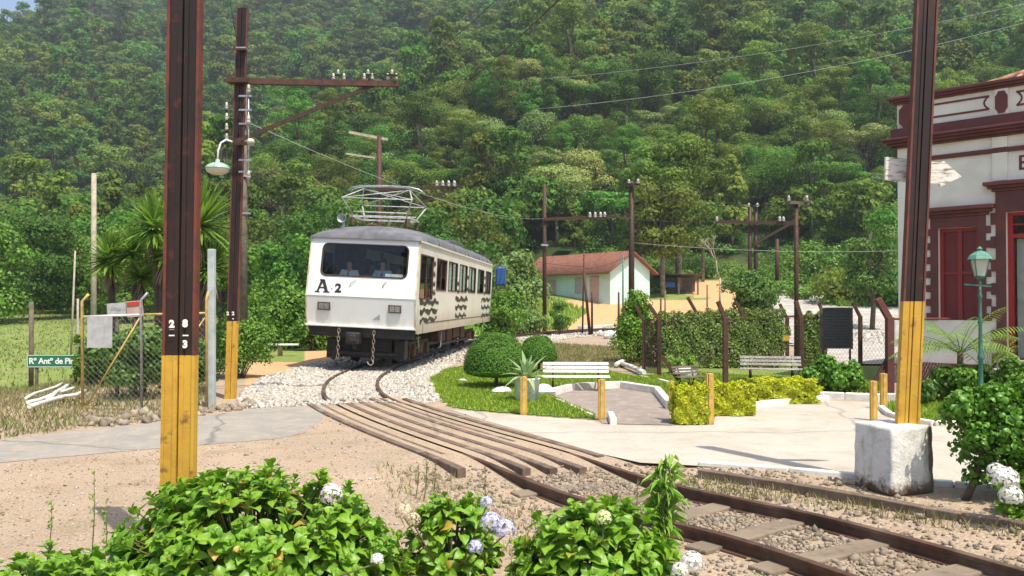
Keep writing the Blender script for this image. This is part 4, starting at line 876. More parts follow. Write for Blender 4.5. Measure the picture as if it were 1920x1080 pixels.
for yc in (2.6, 11.6):
    bg_ = tp('bogie', MB().box((0, yc, .52), (1.0, 2.2, .22)).box((.86, yc, .5), (.1, 2.5, .2)).box((-.86, yc, .5), (.1, 2.5, .2)).box((.9, yc, .38), (.14, .7, .3)).box((-.9, yc, .38), (.14, .7, .3)).box((.92, yc-.85, .36), (.16, .26, .3)).box((.92, yc+.85, .36), (.16, .26, .3)).box((-.92, yc-.85, .36), (.16, .26, .3)).box((-.92, yc+.85, .36), (.16, .26, .3)).beam((.9, yc-1.25, .5), (.95, yc-1.35, .12), .05, .1).beam((-.9, yc-1.25, .5), (-.95, yc-1.35, .12), .05, .1), 'grime', bevel=.02)
    for yy in (yc-.85, yc+.85):
        for sx_ in (-1, 1):
            mb = MB(); mb.lathe((sx_*.53, yy, .39), [(0, -.05), (.1, -.06), (.12, -.03), (.32, -.02), (.34, -.05), (.385, -.05), (.385, .03), (.42, .045), (.42, .06), (.12, .06), (0, .06)], 24, rot=Matrix.Rotation(R(90)*-sx_, 3, 'Y')); tp('wheel', mb, 'rustdark', bg_)
mb = MB()
for x in (-.9, .85): 
    for yy, w_, h_ in ((5.0, 1.1, .42), (6.3, .9, .5), (7.6, 1.2, .38), (8.9, .8, .46)): mb.box((x, yy, .86-h_/2), (.5, w_, h_))
mb.beam((1.15, 4.4, .4), (1.15, 9.4, .36), .05, .06); mb.box((0, 7, .8), (1.6, 8, .16)); tp('underfloor_equipment', mb, 'grime', bevel=.03)
mb = MB(); mb.tube([(1.18, 1.1, .85), (1.2, 1.14, .5), (1.1, 1.2, .45)], .02, 5); mb.tube([(1.2, 4.2, .85), (1.2, 4.25, .35), (1.12, 4.2, .3)], .02, 5); mb.tube([(1.2, 12.9, .85), (1.2, 12.9, .4)], .02, 5); tp('step_iron', mb, 'steel')
# wavy dark painted bands on the side
def wave(mb, y0, y1, z, th, seed, n=26):
    q = random.Random(seed); ph = q.random()*6; up = []; dn = []
    for i in range(n+1):
        t_ = i/n; y = y0+(y1-y0)*t_; zz = z+.035*math.sin(t_*16+ph)+.018*math.sin(t_*31+ph*2); h = th*.8*(.45+.55*abs(math.sin(t_*9+ph)))*(min(1, (1-t_)*6+.5)); up.append((1.3225, y, zz+h/2)); dn.append((1.3225, y, zz-h/2))
    mb.add(up+dn, [(i, n+1+i, n+2+i, i+1) for i in range(n)])
MT['wave'] = M('brown_black_decal', (.03, .022, .012), (.06, .045, .02), scale=6, rough=.6)
for y0, y1, zs in ((.45, 2.95, (1.66, 1.43, 1.2)), (5.7, 8.2, (1.75, 1.5, 1.22)), (11.6, 14.2, (1.75, 1.45, 1.15))):
    mb = MB()
    for k, z in enumerate(zs): wave(mb, y0+.05*k, y1-.1*k, z, .2-.02*k, k+int(y0*10))
    tp('wave_stripes', mb, 'wave', solid=.002)
mb = MB()
for k, (y, z) in enumerate(((2.12, 2.7), (2.1, 2.42), (2.14, 2.15), (2.2, 1.92), (6.1, 2.25), (8.05, 2.5), (6.1, 2.0), (8.05, 2.1), (12.3, 2.6), (12.3, 2.3), (12.3, 2.0))):
    wave(mb, y-.14, y+.2, z, .16, 70+k, 8)
tp('wave_stripes', mb, 'wave', solid=.002)
# ---- people in the train
MT['skin'] = M('skin', (.42, .22, .14), rough=.6); MT['skin2'] = M('darker_skin', (.2, .1, .06), rough=.6); MT['hair'] = M('black_hair', (.012, .01, .009), rough=.7)
MT['shirtblue'] = M('light_blue_shirt', (.42, .58, .68), (.36, .5, .62), rough=.9); MT['shirtwhite'] = M('white_shirt', (.72, .74, .76), rough=.9); MT['shirtred'] = M('dark_red_shirt', (.25, .03, .03), rough=.9); MT['trousers'] = M('dark_trousers', (.02, .022, .03), rough=.9); MT['tie'] = M('navy_tie', (.012, .018, .05), rough=.7)
def skinmesh(name, pts, edges, rad, root=0):
    me = bpy.data.meshes.new(name); me.from_pydata(pts, edges, []); o = bpy.data.objects.new(name, me); COL.objects.link(o)
    bpy.context.view_layer.objects.active = o
    sm = o.modifiers.new('skin', 'SKIN'); sm.use_smooth_shade = True
    o.modifiers.new('subd', 'SUBSURF').render_levels = 1; o.modifiers['subd'].levels = 1
    for i, r_ in enumerate(rad): me.skin_vertices[0].data[i].radius = (r_, r_) if not isinstance(r_, tuple) else r_
    me.skin_vertices[0].data[root].use_root = True
    return o
def person(label, x, y, z, shirt, skin, face=0, group=None):
    """seated, facing -y, hips at z"""
    t = thing('person', label, 'person', TM @ Vector((x, y, z)), (0, TRR[1], TRR[2]+face), group=group)
    P_ = [(0, 0, 0), (0, .02, .2), (0, .02, .40), (0, 0, .53), (0, -.01, .61), (0, -.02, .68), (0, -.03, .77), (0, -.13, .67),
          (.19, .02, .47), (.25, -.06, .22), (.2, -.28, .16), (.18, -.36, .17), (-.19, .02, .47), (-.25, -.06, .22), (-.2, -.28, .16), (-.18, -.36, .17),
          (.1, -.05, -.02), (.13, -.45, 0), (.13, -.48, -.40), (.13, -.6, -.43), (-.1, -.05, -.02), (-.13, -.45, 0), (-.13, -.48, -.40), (-.13, -.6, -.43)]
    E_ = [(0, 1), (1, 2), (2, 3), (3, 4), (4, 5), (5, 6), (5, 7), (2, 8), (8, 9), (9, 10), (10, 11), (2, 12), (12, 13), (13, 14), (14, 15), (0, 16), (16, 17), (17, 18), (18, 19), (0, 20), (20, 21), (21, 22), (22, 23)]
    R_ = [.13, .12, .125, .05, .07, .085, .07, .014, .05, .042, .03, .03, .05, .042, .03, .03, .08, .06, .045, .04, .08, .06, .045, .04]
    for s_, w in ((1, 11), (-1, 15)):
        for k in range(5):
            i = len(P_); bx = s_*(.18+(k-2)*.018); ln = (.05, .075, .085, .078, .06)[k] if k else .05
            if k == 0: P_ += [(s_*.145, -.38, .165), (s_*.135, -.41, .15)]
            else: P_ += [(bx, -.40, .165), (bx, -.40-ln*.5, .14)]
            E_ += [(w, i), (i, i+1)]; R_ += [.010, .008]
    b = skinmesh('body', P_, E_, R_); b.data.materials.append(MT[skin]); b.parent = t
    S_ = [(0, 0, 0), (0, .02, .2), (0, .02, .40), (0, .005, .50), (.19, .02, .47), (.25, -.06, .24), (-.19, .02, .47), (-.25, -.06, .24)]
    s = skinmesh('shirt', S_, [(0, 1), (1, 2), (2, 3), (2, 4), (4, 5), (2, 6), (6, 7)], [.145, .14, .145, .06, .068, .06, .068, .06]); s.data.materials.append(MT[shirt]); s.parent = t
    tr = skinmesh('trousers', [(0, 0, -.02), (.1, -.05, -.02), (.13, -.45, 0), (.13, -.48, -.34), (-.1, -.05, -.02), (-.13, -.45, 0), (-.13, -.48, -.34)], [(0, 1), (1, 2), (2, 3), (0, 4), (4, 5), (5, 6)], [.14, .095, .075, .06, .095, .075, .06]); tr.data.materials.append(MT['trousers']); tr.parent = t
    mb = MB(); mb.ball((0, 0, .745), .098, 12, 8, (1, 1.1, .95)); h = obj('hair', mb, 'hair', t, world_space=False)
    if shirt in ('shirtblue', 'shirtwhite') and face == 0: obj('tie', MB().prism([Vector(p) for p in ((-.018, -.135, .44), (.018, -.135, .44), (.03, -.15, .2), (0, -.15, .16), (-.03, -.15, .2))], (0, -.01, 0)), 'tie', t, world_space=False)
    return t
person('train driver in light blue shirt and dark tie on the right of the front window', .28, 1.0, 1.92, 'shirtblue', 'skin')
person('attendant in white shirt and dark tie on the left of the front window', -.62, 1.05, 1.9, 'shirtwhite', 'skin')
person('passenger in dark red top seated behind the two uniformed staff', -.2, 1.75, 1.86, 'shirtred', 'skin2')
person('passenger in white shirt leaning by the first side window', .58, 1.5, 1.8, 'shirtwhite', 'skin', R(60))
person('passenger in light shirt at a rear side window', .55, 11.0, 1.72, 'shirtwhite', 'skin', R(70))
# ================================================================== STATION BUILDING
C0 = Vector((8.06, 17.8, 0)); ang = math.atan2(-.714, .70); av = Vector((math.cos(ang), math.sin(ang), 0)); nv = Vector((-math.sin(ang), math.cos(ang), 0))
def wt(px, py, off=0.0):
    d = ray(px, py); O = Vector((0, 0, CAMZ)); C = C0-nv*off; s_ = (C-O).dot(nv)/d.dot(nv); P_ = O+d*s_; return (P_-C0).dot(av), P_.z
st = thing('station_building', 'cream station building with maroon cornices and door trim at the right edge', 'building', C0, (0, 0, ang))
BW = 9.5; BD = 7.5
def sp_(nm, mb, mat, par=None, bevel=0): return obj(nm, mb, mat, par or st, world_space=False, bevel=bevel)
zt_ = lambda y, px=1683: wt(px, y)[1]
t0, z0w = wt(1759, 428); t1, _ = wt(1834, 421); zwb = wt(1760, 600)[1]; zwt = zt_(428, 1775)
d0 = wt(1886, 400)[0]; zdt = zt_(398, 1890); zdb = zt_(674, 1895); d1 = d0+1.45
def wallbox(x0, x1, z0, z1, y0=0, y1=.35): return ((x0+x1)/2, (y0+y1)/2, (z0+z1)/2), (x1-x0, y1-y0, z1-z0)
ZW = zt_(198)
mb = MB()
w2 = d1+.75; w2b = w2+t1-t0; holes = [(t0, t1, zwb, zwt), (d0, d1, zdb, zdt), (w2, w2b, zwb, zwt)]
xs = 0
for a, b, c_, d_ in holes:
    mb.box(*wallbox(xs, a, 0, ZW)); mb.box(*wallbox(a, b, 0, c_)); mb.box(*wallbox(a, b, d_, ZW)); xs = b
mb.box(*wallbox(xs, BW, 0, ZW)); mb.box(*wallbox(0, .3, 0, ZW, .35, BD)); mb.box(*wallbox(BW-.3, BW, 0, ZW, .35, BD)); mb.box(*wallbox(.3, BW-.3, 0, ZW, BD-.3, BD))
mb.box(*wallbox(.3, BW-.3, 0, zdb-.02, .35, BD-.3))
sp_('wall', mb, 'cream')
mb = MB(); zd = wt(1718, 678)[1]
for a, b in ((-.03, d0-.22), (d1+.22, BW+.03)): mb.box(*wallbox(a, b, 0, zd, -.035, 0))
mb.box(*wallbox(-.035, 0, 0, zd, -.035, BD)); sp_('dado', mb, 'maroon2', bevel=.006)
# cornices
def course(z0, z1, out, nm='cornice', x0=None): 
    mb.box(*wallbox(-out if x0 is None else x0, BW+out, z0, z1, -out, .0)); mb.box(*wallbox(-out, 0, z0, z1, 0, BD+out))
mb = MB(); zc = zt_(184); course(zc-.06, zc, .16); course(zc-.11, zc-.06, .12); course(ZW-.0, zc-.11, .07); sp_('top_cornice', mb, 'maroon2', bevel=.008)
mb = MB(); zm = zt_(262); zp_ = zt_(243); course(zm, zp_, .10); course(zm-.05, zm, .26); course(zm-.10, zm-.05, .22); course(zm-.155, zm-.10, .16); course(zm-.2, zm-.155, .09); sp_('main_cornice', mb, 'maroon2', bevel=.012)
mb = MB(); zs_ = wt(1745, 301)[1]; mb.box(*wallbox(-.04, BW+.04, zs_, zs_+.09, -.05, 0)); mb.box(*wallbox(-.05, 0, zs_, zs_+.09, 0, BD)); sp_('string_course', mb, 'maroon2', bevel=.01)
pa, pb = wt(1862, 300)[0], wt(1890, 300)[0]
mb = MB(); mb.box(*wallbox(pa, pb, zs_+.1, zm-.21, -.045, 0)); sp_('pilaster', mb, 'cream')
mb = MB(); mb.box(*wallbox(pa, pb, zt_(345, 1870)+.06, zs_-.004, -.045, 0)); sp_('pilaster', mb, 'cream')
mb = MB(); mb.box(*wallbox(pa+.05, pb+.03, zp_+.004, ZW-.004, -.05, 0)); sp_('pilaster', mb, 'cream')
mb = MB(); mb.box(*wallbox(pa+2.0, pb+2.0, zp_+.004, ZW-.004, -.05, 0)); sp_('pilaster', mb, 'cream')
def medallion(cx, w, z0, z1):
    h = z1-z0; q = w*.28; pts = [(-w/2+q*.9, z0), (w/2-q*.9, z0), (w/2-q*.5, z0+h*.12), (w/2, z0+h*.22), (w/2, z1-h*.22), (w/2-q*.5, z1-h*.12), (w/2-q*.9, z1), (-w/2+q*.9, z1), (-w/2+q*.5, z1-h*.12), (-w/2, z1-h*.22), (-w/2, z0+h*.22), (-w/2+q*.5, z0+h*.12)]
    m_ = MB(); m_.prism([Vector((cx+a, -.052, b)) for a, b in pts][::-1], (0, -.02, 0)); sp_('medallion', m_, 'maroon', bevel=.006)
ta = wt(1678, 220)[0]; medallion(.24, .36, zp_+.0, ZW-.02); medallion((pa+pb)/2+.04, .22, zp_+.03, ZW-.05); medallion((pa+pb)/2+2.0, .22, zp_+.03, ZW-.05)
mb = MB(); zl, zu = zp_+.13, ZW-.12
for a, b in ((.56, pa-.06), (pb+.16, pb+1.75)):
    for z in (zl, zu): mb.box(*wallbox(a, b, z, z+.035, -.02, 0))
    for x, sg_ in ((a, 1), (b, -1)):
        mb.tube([(x+sg_*.09*math.sin(k*math.pi/6), -.01, zl+.015+(zu-zl+.01)*k/6) for k in range(7)], .016, 4)
sp_('parapet_panel_line', mb, 'maroon')
# window and door trim
def surround(a, b, zb, zt, cz0, cz1, fw, nm, tooth=.09):
    m_ = MB(); m_.box(*wallbox(a-fw, a, zb, zt, -.045, 0)); m_.box(*wallbox(b, b+fw, zb, zt, -.045, 0)); m_.box(*wallbox(a-fw, b+fw, zt, cz0, -.045, 0))
    n = 7; h = (zt-zb)/(n*2-1)
    for k in range(n):
        z = zb+k*2*h
        m_.box(*wallbox(a-fw-tooth, a-fw, z, z+h, -.042, 0)); m_.box(*wallbox(b+fw, b+fw+tooth, z, z+h, -.042, 0))
    sp_(nm, m_, 'maroon2', bevel=.004)
    m_ = MB()
    for i, (o_, h0, h1) in enumerate(((.03, 0, .3), (.09, .3, .6), (.15, .6, 1))): m_.box(*wallbox(a-fw-o_-.03, b+fw+o_+.03, cz0+(cz1-cz0)*h0, cz0+(cz1-cz0)*h1, -.05-o_, 0))
    sp_('hood_moulding', m_, 'maroon2', bevel=.01)
surround(t0, t1, zwb, zwt, wt(1790, 407)[1], wt(1790, 388)[1], .14, 'window_surround'); surround(w2, w2b, zwb, zwt, wt(1790, 407)[1], wt(1790, 388)[1], .14, 'window_surround')
surround(d0, d1, zd+.01, zdt, wt(1890, 358)[1], wt(1890, 340)[1], .17, 'door_surround')
for a, b in ((t0, t1), (w2, w2b)):
    m_ = MB(); m_.box(*wallbox(a, b, zwb, zwt, .14, .2)); w_ = sp_('shutter', m_, 'reddoor')
    m_ = MB(); m_.box(*wallbox(a, a+.07, zwb, zwt, .09, .14)); m_.box(*wallbox(b-.07, b, zwb, zwt, .09, .14)); m_.box(*wallbox((a+b)/2-.04, (a+b)/2+.04, zwb, zwt-.07, .10, .14)); m_.box(*wallbox(a+.07, b-.07, zwt-.07, zwt, .09, .14)); zz = zwb+(zwt-zwb)*.5; m_.box(*wallbox(a+.07, (a+b)/2-.04, zz, zz+.05, .11, .14)); m_.box(*wallbox((a+b)/2+.04, b-.07, zz, zz+.05, .11, .14))
    sp_('shutter_frame', m_, M('red_frame_paint', (.22, .02, .016), rough=.5), w_)
ztr = wt(1895, 446)[1]
m_ = MB(); m_.box(*wallbox(d0, d0+.09, zdb, zdt, .1, .2)); m_.box(*wallbox(d1-.09, d1, zdb, zdt, .1, .2)); m_.box(*wallbox(d0+.09, d1-.09, ztr, ztr+.08, .1, .2)); m_.box(*wallbox(d0+.09, d1-.09, zdt-.06, zdt, .1, .2))
for k in range(1, 6): x = d0+.09+k*(d1-d0-.18)/6; m_.box(*wallbox(x-.015, x+.015, ztr+.08, zdt-.06, .12, .17))
m_.box(*wallbox(d0+.09, d1-.09, (ztr+zdt)/2, (ztr+zdt)/2+.03, .125, .165)); sp_('door_frame', m_, M('bright_red_frame', (.3, .015, .012), rough=.45))
m_ = MB(); m_.box(*wallbox(d0+.12, d0+.62, zdb+.02, ztr-.01, .24, .28)); m_.box(*wallbox(d0+.14, d0+.6, zdb+1.1, zdb+1.14, .22, .24)); dl = sp_('door_leaf', m_, M('grey_green_door', (.3, .33, .28), (.25, .28, .24), rough=.6))
m_ = MB(); m_.box(*wallbox(d0-.1, d1+.1, zdb-.16, zdb, -.3, .3)); m_.box(*wallbox(d0-.2, d1+.2, zdb-.34, zdb-.16, -.62, -.3)); m_.box(*wallbox(d0-.3, d1+.3, 0, zdb-.34, -.95, -.62)); sp_('door_step', m_, 'concrete', bevel=.012)
eme = text_mesh('ESTAÇÃO', .40, .004, .004, 'LEFT', 1.15); ex, ez = wt(1908, 307); eme.transform(Matrix.Translation((ex, -.004, ez)) @ Matrix.Rotation(R(90), 4, 'X'))
sp_('station_name', eme, 'maroon')
# tiled hip roof behind the parapet
m_, t_, P_, N_, L_ = nt('clay_roof_tiles'); wv = N_.new('ShaderNodeTexWave'); wv.inputs['Scale'].default_value = 1.3; wv.inputs['Distortion'].default_value = .6; wv.inputs['Detail'].default_value = 3; tc_ = N_.new('ShaderNodeTexCoord'); L_.new(tc_.outputs['Object'], wv.inputs[0])
c_ = mixn(N_, L_, ramp(N_, L_, noise(N_, L_, 3, 6), .4, .62), (.46, .24, .15), (.36, .19, .12)); c_ = mixn(N_, L_, ramp(N_, L_, noise(N_, L_, 9, 4), .6, .7), c_, (.55, .33, .2)); L_.new(c_, P_.inputs['Base Color']); P_.inputs['Roughness'].default_value = .9; L_.new(bumpn(N_, L_, wv.outputs[0], .8, .05), P_.inputs['Normal']); MT['claytile'] = m_
mb = MB(); z = 5.75; mb.add([(.35, .35, z), (BW-.35, .35, z), (BW-.35, BD-.35, z), (.35, BD-.35, z), (3.4, BD/2, z+1.45), (BW-3.4, BD/2, z+1.45)], [(0, 1, 5, 4), (1, 2, 5), (2, 3, 4, 5), (3, 0, 4)]); rf = sp_('roof', mb, 'claytile')
mb = MB()
for k in range(40):
    x = .5+k*(BW-1)/39; f = min(1, min(x-.35, BW-.35-x)/3.05); y1 = .35+(BD/2-.35)*f
    if f > .05: mb.tube([(x, .36, z+.03), (x, y1, z+.03+1.45*f)], .05, 6)
mb.tube([(.35, .35, z+.03), (3.4, BD/2, z+1.5), (BW-3.4, BD/2, z+1.5), (BW-.35, .35, z+.03)], .09, 6)
sp_('roof_tile_row', mb, 'claytile', rf)
# ================================================================== COTTAGE
HC = Vector((7.6, 66, 0)); HA = math.atan2(-8, 5.6); hl_ = 10.8; hz = 1.42
hs = thing('cottage', 'small mint green cottage with brown tiled roof and pink shutters across the tracks', 'house', (HC.x, HC.y, hz), (0, 0, HA))
def hp(nm, mb, mat, par=None, bevel=0): return obj(nm, mb, mat, par or hs, world_space=False, bevel=bevel)
# local x runs along the front towards its right corner (0 = right corner), y goes back
HW = 4.2; HE = 2.75; HR = 1.35
mb = MB(); mb.box((-hl_/2, HW/2, HE/2-.3), (hl_, HW, HE+.6)); mb.add([(0, 0, HE), (0, HW, HE), (0, HW/2, HE+HR), (-hl_, 0, HE), (-hl_, HW, HE), (-hl_, HW/2, HE+HR)], [(0, 1, 2), (3, 5, 4)]); hp('wall', mb, 'mint')
mb = MB(); ov = .55
for sg_ in (1, -1):
    a0 = (-hl_-.9, HW/2-sg_*(HW/2+ov), HE-HR*ov/(HW/2)); a1 = (.45, a0[1], a0[2]); b0 = (-hl_-.9, HW/2, HE+HR+.02); b1 = (.45, HW/2, HE+HR+.02); q = [Vector(v) for v in (a0, a1, b1, b0)]
    mb.prism(q if sg_ > 0 else q[::-1], (0, 0, .12))
MT['oldtile'] = M('old_brown_tiles', (.24, .10, .065), (.16, .07, .05), (.3, .18, .12), scale=3, rough=.9, bump=.5, s3=7, lo3=.58, hi3=.72)
rf = hp('roof', mb, 'oldtile'); mb = MB()
for k in range(46):
    x = -hl_-.85+k*(hl_+1.25)/45
    mb.tube([(x, -ov, HE-HR*ov/(HW/2)+.13), (x, HW/2, HE+HR+.15)], .07, 5)
hp('roof_tile_row', mb, 'oldtile', rf)
def opening(nm, x0, x1, z0, z1, mat):
    m_ = MB(); m_.box(((x0+x1)/2, -.02, (z0+z1)/2), (x1-x0, .05, z1-z0)); w_ = hp(nm, m_, mat); m_ = MB()
    for p, q in (((x0, z0), (x1, z0)), ((x1, z0), (x1, z1)), ((x1, z1), (x0, z1)), ((x0, z1), (x0, z0))): m_.beam((p[0], -.05, p[1]), (q[0], -.05, q[1]), .06, .07)
    hp('frame', m_, M('pale_pink_trim', (.5, .36, .32), rough=.8), w_)
opening('window', -8.3, -6.8, .9, 2.0, 'pink'); opening('window', -4.2, -3.4, .95, 2.15, 'grey'); opening('door', -2.3, -1.35, 0, 2.2, 'pink')
mb = MB(); mb.box((-hl_/2, -.35, -.25), (hl_+.6, .7, .5)); hp('foundation', mb, 'concrete')
# small ruined shelter on the bank, dark lean-to, blue cloth
p = W(1537, 505, 82); zz = H1(p.x, 82); sh = thing('hut', 'small ruined hut with rusty roof and pale walls on the green bank', 'hut', (p.x, 82, zz))
mb = MB(); mb.box((p.x+.55, 82, zz+.35), (.35, 1.6, .9)); mb.box((p.x-.3, 82.4, zz+.2), (1.4, .1, .5)); obj('wall', mb, 'mint', sh)
mb = MB(); mb.prism([Vector((p.x-1.0, 81, zz+.35)), Vector((p.x+.8, 81, zz+.95)), Vector((p.x+.6, 83, zz+1.25)), Vector((p.x-1.1, 83, zz+.6))], (0, 0, .06)); obj('roof', mb, M('rusty_sheet', (.3, .16, .08), (.2, .1, .06), scale=3, rough=.9), sh)
p = W(1270, 540, 72); zz = H1(p.x, 72); sh = thing('shed', 'low dark lean to shed under the tall trees right of the cottage', 'shed', (p.x, 72, zz))
mb = MB()
for dx in (-1.5, 0, 1.6): mb.beam((p.x+dx, 71.4, zz-.2), (p.x+dx, 71.4, zz+1.4), .12, .12)
mb.box((p.x, 73, zz+.6), (3.4, .12, 1.4)); obj('frame', mb, 'oldwood', sh)
mb = MB(); mb.box((p.x, 72.2, zz+1.5), (3.7, 2.2, .08), rot=Matrix.Rotation(R(-6), 3, 'X')); obj('roof', mb, 'rustdark', sh)
q = Vector((p.x-.9, 71.9, zz+.75)); solo('tarpaulin', MB().box(q, (1.3, .9, .5)), 'blue', 'blue tarpaulin bundle inside the dark lean to shed', 'tarpaulin', bevel=.12)
p = W(939, 518, 45); mb = MB(); n = 9
for s_ in (0,): 
    vs = [(p.x+(-.25+.5*i/8), 45+.05*math.sin(i*1.7+j*.6), p.z+.5-1.0*j/8) for j in range(n) for i in range(n)]; mb.add(vs, [(j*n+i, j*n+i+1, (j+1)*n+i+1, (j+1)*n+i) for j in range(n-1) for i in range(n-1)], True)
bt = thing('banner', 'bright blue sheet hung on a frame just behind the rear of the train', 'sheet', (p.x, 45, H1(p.x, 45))); o = obj('cloth', mb, 'blue', bt); o.modifiers.new('th', 'SOLIDIFY').thickness = .02
mb = MB(); mb.beam((p.x-.27, 45.06, H1(p.x, 45)), (p.x-.27, 45.06, p.z+.52), .05, .05); mb.beam((p.x+.27, 45.06, H1(p.x, 45)), (p.x+.27, 45.06, p.z+.52), .05, .05); mb.beam((p.x-.27, 45.06, p.z+.51), (p.x+.27, 45.06, p.z+.51), .04, .04); obj('frame', mb, 'oldwood', bt)
mb = MB(); mb.ball(GH(1144, 594)+Vector((0, 0, .12)), .32, 12, 8, (1, 1, .8), .1, rnd); solo('boulder', mb, 'whitewash', 'pale round boulder on the sandy yard in front of the cottage', 'boulder')
mb = MB(); mb.beam(G(1088, 616, .15), G(1160, 611, .15), .35, .25); solo('concrete_beam', mb, 'whitekerb', 'long white concrete edging beside the far rails', 'beam')
# ================================================================== FENCES
def chainlink(mb, P0, P1, z0, z1, sp=.07, r=.0016, n=3):
    P0, P1 = Vector(P0), Vector(P1); L_ = (P1-P0).length; d = (P1-P0)/L_; h = z1-z0; k = -h
    while k < L_:
        for sg_ in (1, -1):
            a, b = k, k+h; za, zb_ = z0, z1
            if a < 0: za = z0-a; a = 0
            if b > L_: zb_ = z1-(b-L_); b = L_
            if b > a:
                A = P0+d*(a if sg_ > 0 else L_-a); B = P0+d*(b if sg_ > 0 else L_-b); mb.tube([Vector((A.x, A.y, za)), Vector((B.x, B.y, zb_))], r, n, cap=False)
        k += sp
YF = 13.4
fl = thing('wire_fence', 'yellow framed chain link fence panel by the left road', 'fence', W(270, 768, YF))
def ft(pts, r, mat, nm): obj(nm, MB().tube([W(a, b, YF) for a, b in pts], r, 8), mat, fl)
ft([(152, 594), (270, 590)], .018, 'whitekerb', 'top_rail'); ft([(262, 590), (388, 587)], .018, 'yellow2', 'top_rail'); ft([(160, 764), (385, 771)], .02, 'yellow2', 'bottom_rail')
ft([(155, 775), (154, 565), (166, 552)], .024, 'yellow2', 'post'); ft([(266, 770), (264, 563), (277, 549)], .022, 'steel', 'post'); ft([(388, 772), (387, 560), (391, 546)], .022, 'yellow2', 'post')
ft([(161, 763), (262, 596)], .012, 'yellow2', 'brace'); ft([(268, 765), (384, 596)], .011, 'yellow2', 'brace')
mb = MB(); a = W(155, 770, YF); b = W(388, 770, YF); chainlink(mb, a, b, a.z+.02, W(155, 594, YF).z-.01, .09, .0011); obj('chain_link', mb, 'steel', fl)
bd = MB(); bd.box((W(187, 622, YF-.05)), (.39, .012, .5)); solo('board', bd, 'grey', 'blank light grey board hung on the yellow framed fence', 'board')
for (x0, x1, y0, y1, Yb, lab, mt_) in ((201, 236, 568, 592, 15.2, 'small pale sign board with faint lettering behind the fence top', 'grey'), (238, 268, 564, 594, 15.6, 'small pink and white sign board beside the pale one behind the fence', 'pink')):
    c_ = W((x0+x1)/2, (y0+y1)/2, Yb); w_ = (x1-x0)/F*Yb; h_ = (y1-y0)/F*Yb; sgn = thing('sign_board', lab, 'sign', (c_.x, Yb, H1(c_.x, Yb)))
    obj('panel', MB().box(c_, (w_, .02, h_), rot=Matrix.Rotation(R(-5), 3, 'Y')), mt_, sgn); obj('post', MB().beam((c_.x, Yb+.04, H1(c_.x, Yb)-.1), (c_.x, Yb+.04, c_.z), .05, .05), 'oldwood', sgn)
    if mt_ == 'pink': obj('band', MB().box(c_+Vector((0, -.016, h_*.32)), (w_*.96, .01, h_*.25), rot=Matrix.Rotation(R(-5), 3, 'Y')), 'petred', sgn)
    else:
        for k_ in range(4): obj('lettering', MB().box(c_+Vector((-.08+.05*k_, -.014, .01)), (.03, .006, .05)), 'steel', sgn)
pole(397, 467, 765, 13.5, 12.5, 'concrete_post', 'pale blue grey square post beside the yellow framed fence', 'post', mat='steelblue', sq=True, taper=1)
# road sign
Ys = 17.6; ks = Ys/14.6; c_ = W(104, 677, Ys); rs = thing('road_sign', 'low green road sign with white lettering half hidden by a shrub', 'sign', (c_.x, Ys, H1(c_.x, Ys)))
obj('panel', MB().box(c_, (.98*ks, .015, .215*ks)), 'signgreen', rs)
obj('border', MB().box(c_+Vector((0, -.01, .098*ks)), (.96*ks, .004, .01)).box(c_+Vector((0, -.01, -.098*ks)), (.96*ks, .004, .01)).box(c_+Vector((-.478*ks, -.01, 0)), (.01, .004, .2*ks)), 'mark', rs)
tm = text_mesh('Rº Antº de Pin.', .14*ks, .002, .0045, 'LEFT', .95); tm.transform(Matrix.Translation(c_+Vector((-.45*ks, -.012, -.004))) @ Matrix.Rotation(R(90), 4, 'X')); obj('lettering', tm, 'mark', rs)
for dx in (-.4, .4): obj('post', MB().beam((c_.x+dx, Ys+.03, H1(c_.x, Ys)-.2), (c_.x+dx, Ys+.03, c_.z+.09), .05, .05), 'oldwood', rs)
# whitewashed poles lying in the grass
for i, (a, b, r_, lab) in enumerate((((48, 757), (118, 729), .035, 'farthest thin whitewashed pole of the small pile by the left road'), ((50, 768), (138, 738), .045, 'middle whitewashed pole of the small pile, with broken top end'), ((52, 776), (160, 745), .05, 'nearest and longest whitewashed pole of the small pile by the left road'), ((90, 760), (128, 736), .05, 'short white stub lying across the whitewashed poles'))):
    za = H1(*G(*a)[:2]); A = GH(*a)+Vector((0, 0, .10)); B = GH(*b)+Vector((0, 0, .10+.04*(i == 3))); pts = [A.lerp(B, k/5)+Vector((rnd.uniform(-.02, .02), rnd.uniform(-.02, .02), rnd.uniform(-.015, .015))) for k in range(6)]
    solo('white_pole', MB().tube(pts, r_*.7, 7), 'whitewash', lab, 'pole', group='whitewashed poles piled by the road')
